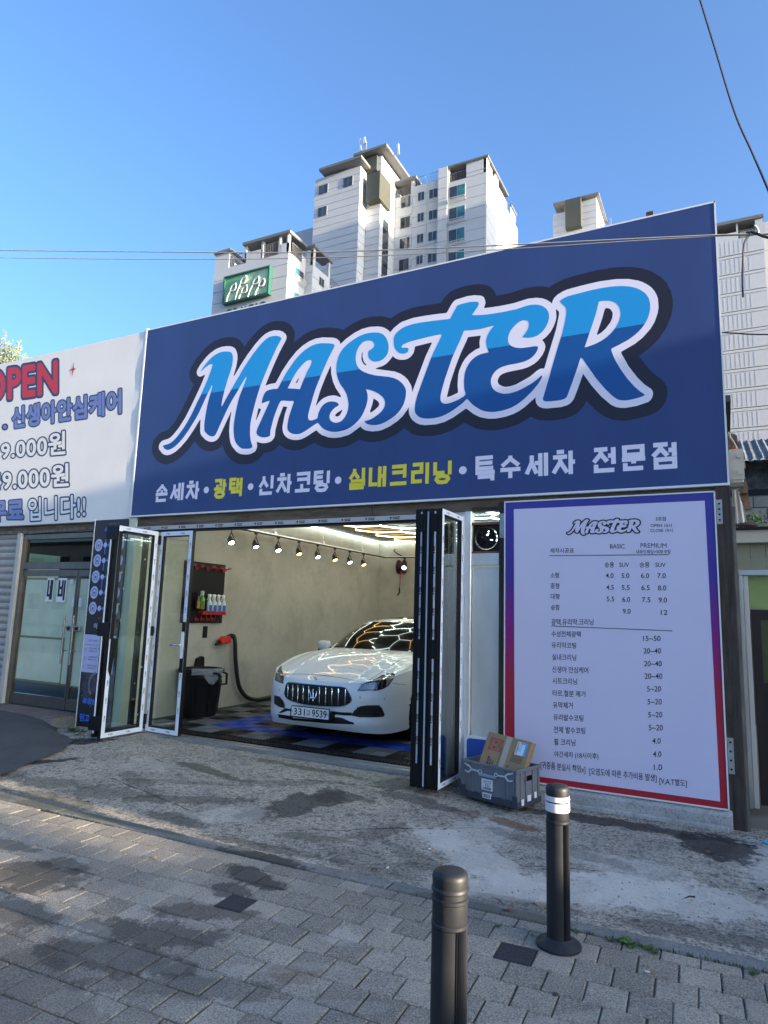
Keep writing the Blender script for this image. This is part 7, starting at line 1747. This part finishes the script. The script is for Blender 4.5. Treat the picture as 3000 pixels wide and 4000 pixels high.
def upsample(G, nu, nv):
    R_, C_ = len(G), len(G[0])
    def along(row, n):
        out = []
        for i in range(len(row)-1):
            a, b_, c, d = row[max(i-1, 0)], row[i], row[i+1], row[min(i+2, len(row)-1)]
            for k in range(n): out.append(cr1(a, b_, c, d, k/n))
        return out+[row[-1]]
    # mirror at column 0 for a smooth centre line
    H_ = []
    for row in G:
        m = Vector((-row[1].x, row[1].y, row[1].z)); ext = [m]+row; out = []
        for i in range(1, len(ext)-1):
            for k in range(nu): out.append(cr1(ext[i-1], ext[i], ext[i+1], ext[min(i+2, len(ext)-1)], k/nu))
        H_.append(out+[ext[-1]])
    Vt = list(zip(*H_)); W = [along(list(c), nv) for c in Vt]
    return [list(r) for r in zip(*W)]
def C3(v): return Vector((CX+v.x, CY+v.y, CZ+v.z))
NU = 10
side = upsample(ctl, NU, 6)
AX1, AX2, WR = 1.06, 4.22, .352
def arch_cut(b, G, sgn):
    r, c = len(G), len(G[0]); base = len(b.v)
    for row in G:
        for p in row: b.v.append(tuple(C3(Vector((p.x*sgn, p.y, p.z)))))
    for i in range(r-1):
        for j in range(c-1):
            m = (G[i][j]+G[i+1][j+1])/2
            cut = any(math.hypot(m.y-a, m.z-WR) < .392 for a in (AX1, AX2)) and m.x > .8
            if not cut: b.f.append((base+i*c+j, base+i*c+j+1, base+(i+1)*c+j+1, base+(i+1)*c+j))
def pushed(G):           # moves rows of vertices near the arch onto its circle so the cut is round
    for row in G:
        for p in row:
            for a in (AX1, AX2):
                d = math.hypot(p.y-a, p.z-WR)
                if p.x > .8 and .36 < d < .425: s = .392/d; p.y = a+(p.y-a)*s; p.z = max(p.z*0+WR+(p.z-WR)*s, .12)
    return G
side = pushed(side)
bd = B()
arch_cut(bd, side, 1); arch_cut(bd, side, -1)
top = side[-1]
# bonnet: from the leading edge back to the windscreen
edge = top[:5*NU+1]; shoulder = top[5*NU:]
def samp(P_, t): 
    t = max(0, min(1, t))*(len(P_)-1); i = min(int(t), len(P_)-2); return P_[i].lerp(P_[i+1], t-i)
basep = [Vector((0, 1.40, 1.03)), Vector((.22, 1.41, 1.03)), Vector((.44, 1.45, 1.028)), Vector((.62, 1.53, 1.02)), Vector((.76, 1.64, 1.0)), Vector((.86, 1.74, .965)), Vector((.94, 1.85, .90))]
basec = []
for i in range(len(basep)-1):
    for k in range(8): basec.append(cr1(basep[max(i-1, 0)], basep[i], basep[i+1], basep[min(i+2, 6)], k/8))
basec.append(basep[-1])
nb_, nt_ = 40, 30
def sh_at(y):
    for a, c in zip(top[:-1], top[1:]):
        if a.y <= y <= c.y and a.x > .5: return a.lerp(c, (y-a.y)/max(1e-6, c.y-a.y))
    return top[-1]
hood = []
for it in range(nt_+1):
    t = it/nt_; row = []
    e1 = sh_at(edge[-1].y+(1.85-edge[-1].y)*t)
    for i in range(nb_+1):
        s = i/nb_; p = samp(edge, s).lerp(samp(basec, s), t)
        end = samp(edge, 1).lerp(samp(basec, 1), t); p = p+(e1-end)*(s**3)
        bul = math.sin(PI*min(1, t*1.0))**.9
        p.z += bul*(.075*(1-s**4)) + bul*.022*math.exp(-((s-.86)/.09)**2) - .010*bul*math.exp(-((s-.70)/.07)**2) + .010*bul*math.exp(-((s-.36)/.05)**2)
        row.append(p)
    hood.append(row)
for sgn in (1, -1): bd.grid([[C3(Vector((p.x*sgn, p.y, p.z))) for p in row] for row in hood])
body_ = bd
# greenhouse pillars, roof
wt = [Vector((0, 2.10, 1.395)), Vector((.25, 2.115, 1.393)), Vector((.45, 2.16, 1.38)), Vector((.565, 2.24, 1.345))]
def curve(P_, n):
    o = []
    for i in range(len(P_)-1):
        for k in range(n): o.append(cr1(P_[max(i-1, 0)], P_[i], P_[i+1], P_[min(i+2, len(P_)-1)], k/n))
    return o+[P_[-1]]
wbase = [Vector((0, 1.385, 1.025)), Vector((.30, 1.40, 1.025)), Vector((.56, 1.48, 1.015)), Vector((.73, 1.60, .995))]
wb_, wt_ = curve(wbase, 8), curve(wt, 8)
scr = [[a.lerp(c, t)+Vector((0, -.035*math.sin(PI*t), .03*math.sin(PI*t))) for a, c in zip(wb_, wt_)] for t in np.linspace(0, 1, 12)]
rail_ = [Vector((.565, 2.24, 1.345)), Vector((.60, 2.7, 1.40)), Vector((.60, 3.2, 1.40)), Vector((.57, 3.8, 1.34)), Vector((.56, 4.3, 1.18)), Vector((.60, 4.75, 1.0))]
cen_ = [Vector((0, 2.10, 1.395)), Vector((0, 2.55, 1.465)), Vector((0, 3.1, 1.475)), Vector((0, 3.75, 1.42)), Vector((0, 4.3, 1.24)), Vector((0, 4.85, 1.0))]
rl, cn_ = curve(rail_, 8), curve(cen_, 8)
roof = [[Vector((a.x*s, c.y+(a.y-c.y)*s*s, c.z+(a.z-c.z)*s**2.6)) for s in np.linspace(0, 1, 14)] for a, c in zip(rl, cn_)]
nglass = 26
for sgn in (1, -1):
    body_.grid([[C3(Vector((p.x*sgn, p.y, p.z))) for p in row] for row in roof[:nglass]])
    # pillar beside the windscreen and shelf round the cabin
    out = [Vector((.73, 1.60, .995)), Vector((.79, 1.70, .985)), Vector((.86, 1.78, .95))]
    body_.add([C3(Vector((v.x*sgn, v.y, v.z))) for v in (Vector((.73, 1.59, .995)), Vector((.80, 1.75, .97)), Vector((.62, 2.30, 1.345)), Vector((.56, 2.235, 1.347)))], [(0, 1, 2, 3)])
    shelf = []
    for y in np.linspace(1.70, 5.0, 30):
        e = sh_at(y); bx = .80 if y < 4.3 else .80-.25*(y-4.3); shelf.append([e, Vector((e.x-.02, e.y, e.z+.015)), Vector((bx, y, max(.955, e.z+.02)))])
    body_.grid([[C3(Vector((p.x*sgn, p.y, p.z))) for p in row] for row in shelf])
    body_.grid([[C3(Vector((q.x*sgn*s, q.y, q.z+.02*(1-s)))) for s in np.linspace(1, 0, 6)] for q in [Vector((.66, 4.75, 1.0)), Vector((.62, 4.95, .985)), Vector((.60, 5.15, .94)), Vector((.55, 5.21, .92))]])
bodyo = body_.build('body', m_cp, car, smooth=True, fix=True, auto=math.radians(50))
gl_ = B()
for sgn in (1, -1):
    gl_.grid([[C3(Vector((p.x*sgn, p.y, p.z+.004))) for p in row] for row in scr])
gl_.build('windscreen', m_cgl, car, smooth=True)
g2 = B()
for sgn in (1, -1): g2.grid([[C3(Vector((p.x*sgn, p.y, p.z))) for p in row] for row in roof[nglass-1:]])
g2.build('rear_window', m_cgl, car, smooth=True)
for sgn in (1, -1):
    rows = []
    for k, q in enumerate(rl):
        if q.y > 4.5: break
        b0 = Vector((.80, max(1.74, q.y-.12*(1-k/20)) if k else 1.74, .965)); rows.append([C3(Vector((v.x*sgn, v.y, v.z))) for v in (b0, b0.lerp(q, .5)+Vector((.02, 0, 0)), q)])
    B().grid(rows).build('side_window', m_cgl, car, smooth=True)
# panoramic roof glass
B().grid([[C3(Vector((p.x*1.0, p.y, p.z+.004))) for p in row] for row in [[Vector((-q.x, q.y, q.z)) for q in r[8:0:-1]]+r[:9] for r in roof[6:20]]]).build('sunroof', m_cgl, car, smooth=True)
# wheels
for ax in (AX1, AX2):
    for sgn in (1, -1):
        c = Vector((CX+sgn*.822, CY+ax, CZ+WR)); w = B()
        w.lathe([(.26, -.12), (.325, -.122), (.346, -.10), (WR, -.05), (WR, .05), (.346, .10), (.325, .122), (.26, .12)], c, 48, 'X')
        wo = w.build('wheel', m_ty, car, smooth=True)
        B().lathe([(.262, -.10), (.262, sgn*.118), (.245, sgn*.112), (.235, sgn*.06), (.06, sgn*.05)] if sgn > 0 else [(.262, .10), (.262, -.118), (.245, -.112), (.235, -.06), (.06, -.05)], c, 36, 'X').build('rim', m_rim, wo, smooth=True)
        sp_b = B()
        for k in range(10):
            a = 2*PI*k/10; u = Vector((0, math.cos(a), math.sin(a))); sp_b.bar(c+Vector((sgn*.09, 0, 0))+u*.03, c+Vector((sgn*.105, 0, 0))+u*.25, .022, .03, (1, 0, 0))
        sp_b.lathe([(.05, 0), (.05, sgn*.11), (.0, sgn*.115)], c, 16, 'X'); sp_b.build('spokes', m_rim, wo)
        tr2 = B()
        for k in range(60):
            a = 2*PI*k/60; u = Vector((0, math.cos(a), math.sin(a)))
            for dx in (-.06, 0, .06): tr2.bar(c+u*(WR+.001)+Vector((dx-.025, 0, 0)), c+u*(WR+.001)+Vector((dx+.025, 0, 0)), .010, .006, tuple(u))
        tr2.build('tread', m_ty, wo)
        # wheel house
        B().lathe([(.392, -.02), (.392, -sgn*.30), (0, -sgn*.30)], c+Vector((-sgn*.05, 0, 0)), 40, 'X').build('wheel_house', m_black, car, smooth=True)
box('underbody', (CX-.66, CY+.50, CZ+.13), (CX+.66, CY+5.0, CZ+.30), m_black, car)
# ---- details laid on the front skin
bvh = BVHTree.FromPolygons([Vector(v) for v in body_.v], [tuple(f) for f in body_.f])
def hit(cx_, cy_, lift=.004):
    px, py = 1030+cx_/2.552, 2380+cy_/2.552; d = ray(px, py).normalized()
    loc, nn, idx, dist = bvh.ray_cast(EYE, d)
    if loc is None: return None
    return loc - d*lift
def skin(poly, name, m, lift=.004, sub=7, parent=None):
    """patch laid on the bodywork: polygon given in the car close-up"""
    tri = tessellate_polygon([[Vector((x, y, 0)) for x, y in poly]]); b = B(); bm = bmesh.new(); bv = [bm.verts.new((x, y, 0)) for x, y in poly]
    for t in tri:
        try: bm.faces.new([bv[i] for i in t])
        except ValueError: pass
    for _ in range(3):
        ed = [e for e in bm.edges if e.calc_length() > 22]
        if not ed: break
        bmesh.ops.subdivide_edges(bm, edges=ed, cuts=1); bmesh.ops.triangulate(bm, faces=bm.faces)
    bm.verts.index_update(); P_ = []; ok = True; last = None
    for v in bm.verts:
        h = hit(v.co.x, v.co.y, lift)
        P_.append(h)
    good = [p for p in P_ if p]
    if not good: bm.free(); return None
    fs = [tuple(v.index for v in f.verts) for f in bm.faces if all(P_[v.index] for v in f.verts)]
    P_ = [p if p else good[0] for p in P_]; bm.free(); b.add(P_, fs)
    return b.build(name, m, parent or car, smooth=True)
def line(pts, name, m, r_=.004, lift=.004, parent=None, n=5):
    P_ = [hit(*p, lift) for p in pts]; P_ = [p for p in P_ if p]
    if len(P_) < 2: return None
    return B().tube(crom(P_, 5), r_, n).build(name, m, parent or car, smooth=True)
GR = [(205, 840), (212, 785), (232, 738), (262, 730), (400, 741), (520, 752), (700, 767), (808, 780), (845, 822), (875, 895), (855, 937), (790, 968), (700, 973), (520, 964), (380, 946), (262, 912), (222, 882)]
gr = skin(GR, 'grille', m_black, .006)
line(GR[2:9], 'grille_trim', m_chr, .009, .010, gr); line(GR+[GR[0]], 'grille_trim', M('trim_gloss', (.45, .46, .48), .15, metal=1), .005, .006, gr)
for (xt_, yt_, xb_, yb_) in ((242, 748, 238, 880), (290, 752, 286, 906), (340, 756, 337, 924), (393, 762, 392, 934), (449, 768, 447, 940), (556, 777, 553, 948), (618, 783, 614, 954), (680, 786, 678, 956), (745, 792, 742, 955), (813, 800, 810, 944)):
    xm = xt_+2; line([(xt_, yt_), (xm, (yt_*2+yb_)/3), (xt_-1, (yt_+yb_*2)/3+8), (xb_+2, yb_-26), (xb_, yb_)], 'grille_bar', m_chr, .0052, .018, gr)
# trident shaped emblem: three prongs over a crossbar
e = [hit(494, 800, .03), hit(492, 915, .03), hit(463, 885, .03), hit(520, 885, .03), hit(462, 820, .03), hit(527, 820, .03)]
b = B(); b.tube([e[0], e[1]], [.010, .008], 6); b.tube([e[2], e[3]], .012, 6); b.tube(crom([e[4], hit(472, 865, .03), hit(480, 885, .03)], 4), .006, 5); b.tube(crom([e[5], hit(520, 865, .03), hit(508, 885, .03)], 4), .006, 5)
b.tube([hit(494, 792, .03), hit(494, 825, .03)], [.001, .014], 4); b.tube([hit(458, 812, .03), hit(466, 836, .03)], [.001, .010], 4); b.tube([hit(531, 812, .03), hit(524, 836, .03)], [.001, .010], 4); b.build('emblem', m_chr, gr)
skin([(500, 690), (508, 678), (525, 674), (538, 682), (532, 698), (515, 706), (503, 702)], 'badge', m_black, .006); line([(506, 700), (520, 690), (532, 682)], 'badge_mark', m_chr, .003, .010)
HLR = [(930, 812), (975, 750), (1040, 720), (1120, 690), (1180, 655), (1230, 640), (1290, 637), (1312, 647), (1290, 700), (1250, 760), (1190, 795), (1130, 812), (1050, 808), (990, 812)]
hr = skin(HLR, 'headlight', m_lens, .005)
skin([(950, 806), (985, 765), (1050, 745), (1120, 738), (1130, 745), (1128, 790), (1100, 803), (1050, 800), (990, 804)], 'reflector', m_lsil, .008, parent=hr); skin([(1135, 745), (1205, 700), (1220, 705), (1215, 770), (1180, 790), (1140, 798)], 'projector', m_cgl, .010, parent=hr)
skin([(1225, 700), (1285, 655), (1300, 655), (1275, 705), (1235, 758), (1222, 765)], 'reflector', m_lsil, .009, parent=hr); line([(1185, 700), (1250, 665), (1300, 650)], 'light_strip', m_chr, .006, .012, hr); line([(945, 800), (985, 762), (1050, 742), (1125, 735)], 'light_strip', m_chr, .004, .012, hr)
for q in range(5): line([(1010+q*22, 790), (1014+q*22, 752)], 'light_strip', m_chr, .003, .013, hr)
HLL = [(108, 705), (118, 655), (140, 605), (160, 575), (180, 560), (178, 600), (206, 662), (200, 700), (195, 742), (150, 728)]
hl = skin(HLL, 'headlight', m_lens, .005); skin([(130, 690), (145, 640), (160, 620), (165, 680), (185, 725), (150, 715)], 'reflector', m_lsil, .008, parent=hl)
m_mesh = M('intake_mesh', (.012, .012, .012), .5)
ir = skin([(872, 1058), (900, 1012), (960, 968), (1030, 957), (1150, 955), (1180, 985), (1207, 1050), (1195, 1072), (1100, 1078), (950, 1076)], 'air_intake', m_mesh, .005); il = skin([(103, 872), (110, 856), (160, 870), (195, 915), (212, 960), (208, 988), (150, 972), (105, 940)], 'air_intake', m_mesh, .005)
for k in range(5): line([(930+k*50, 975+k*0), (960+k*50, 1012), (935+k*52, 1060)], 'mesh_bar', m_blackp, .004, .010, ir); 
for yy in (985, 1015, 1045): line([(930-(yy-985)*.5, yy), (1040, yy-3), (1180, yy)], 'mesh_bar', m_blackp, .004, .010, ir)
skin([(212, 985), (290, 1000), (290, 1020), (240, 1012), (170, 1035), (150, 1030)], 'lower_trim', m_black, .005); skin([(665, 1018), (800, 1028), (880, 1030), (876, 1060), (800, 1058), (670, 1045)], 'lower_trim', m_black, .005)
skin([(140, 1045), (290, 1065), (290, 1085), (660, 1110), (668, 1078), (740, 1075), (790, 1085), (850, 1115), (900, 1130), (900, 1148), (640, 1138), (300, 1108), (150, 1080)], 'lip', m_black, .006)
line([(207, 664), (232, 650), (330, 646), (500, 650), (700, 672), (870, 702), (975, 742)], 'bonnet_seam', m_black, .0028, .0015); line([(1285, 738), (1350, 745), (1425, 750)], 'wing_seam', m_black, .002, .0015)
line([(207, 664), (240, 600), (300, 510), (420, 430), (560, 390)], 'bonnet_seam', m_black, .002, .001); line([(975, 742), (1060, 700), (1200, 610), (1350, 510), (1500, 440)], 'bonnet_seam', m_black, .002, .001)
for cx_, cy_ in ((962, 880), (1203, 896), (158, 800), (340, 975)):
    h = hit(cx_, cy_, .002)
    if h: B().lathe([(.012, 0), (.012, -.003), (.0, -.004)], h, 14, 'Y').build('parking_sensor', M('sensor_ring', (.45, .46, .46), .4), car)
# number plate
pq = [PY(1030+x/2.552, 2380+y/2.552, CY-.03) for x, y in ((300, 962), (660, 1000), (653, 1097), (289, 1060))]
pw = .52; c0 = (pq[0]+pq[1]+pq[2]+pq[3])/4
npl = box('number_plate', (c0.x-.265, CY-.055, c0.z-.064), (c0.x+.265, CY-.045, c0.z+.064), m_black, car, bevel=.004)
box('plate_face', (c0.x-.255, CY-.059, c0.z-.054), (c0.x+.255, CY-.0552, c0.z+.054), M('plate_white', (.70, .71, .70), .35), npl)
YPq = CY-.0605
for s_, x0_, x1_, off in (('331', -.225, -.065, .012), ('고', -.048, .008, .012), ('9539', .030, .230, .012)):
    zz0, zz1 = (-.040, .040) if s_ != '고' else (-.028, .024)
    text(s_, rmap(c0.x+x0_, c0.x+x1_, c0.z+zz0, c0.z+zz1, YPq), 'lettering', m_tx, npl, off=off)
for x in (-.240, .242): B().lathe([(.007, 0), (.007, -.002), (0, -.002)], (c0.x+x, YPq, c0.z), 10, 'Y').build('screw', m_lsil, npl)
box('plate_bracket', (c0.x-.28, CY-.045, c0.z-.07), (c0.x+.28, CY+.06, c0.z+.03), m_black, car)
# mirrors
for sgn in (-1, 1):
    mc = Vector((CX+sgn*.985, CY+1.78, CZ+1.03)); rows = []
    for i in range(9):
        ph = PI*i/8; row = []
        for k in range(17):
            t = 2*PI*k/16; ex = lambda v: math.copysign(abs(v)**.65, v); row.append(mc+Vector((ex(math.sin(ph)*math.cos(t))*.105, ex(math.cos(ph))*-.055, ex(math.sin(ph)*math.sin(t))*.070)))
        rows.append(row)
    mo = B().grid(rows).build('wing_mirror', m_cp, car, smooth=True); B().bar(mc+Vector((-sgn*.08, .01, -.03)), mc+Vector((-sgn*.17, .02, -.085)), .03, .04).build('mirror_foot', m_black, mo)
    B().box(mc+Vector((-.085, -.03, -.078)), mc+Vector((.085, .03, -.05))).build('mirror_base', m_black, mo)
    B().tube([C3(Vector((sgn*.74, 1.60, 1.0))), C3(Vector((sgn*.565, 2.235, 1.352))), C3(Vector((sgn*.602, 2.7, 1.403)))], .012, 6).build('window_trim', m_chr if sgn else m_chr, car)
for x0_, x1_ in ((-.6, 0), (0.05, .6)): B().tube([C3(Vector((x0_, 1.42, 1.035))), C3(Vector((x1_, 1.45, 1.055)))], .008, 5).build('wiper', m_black, car)
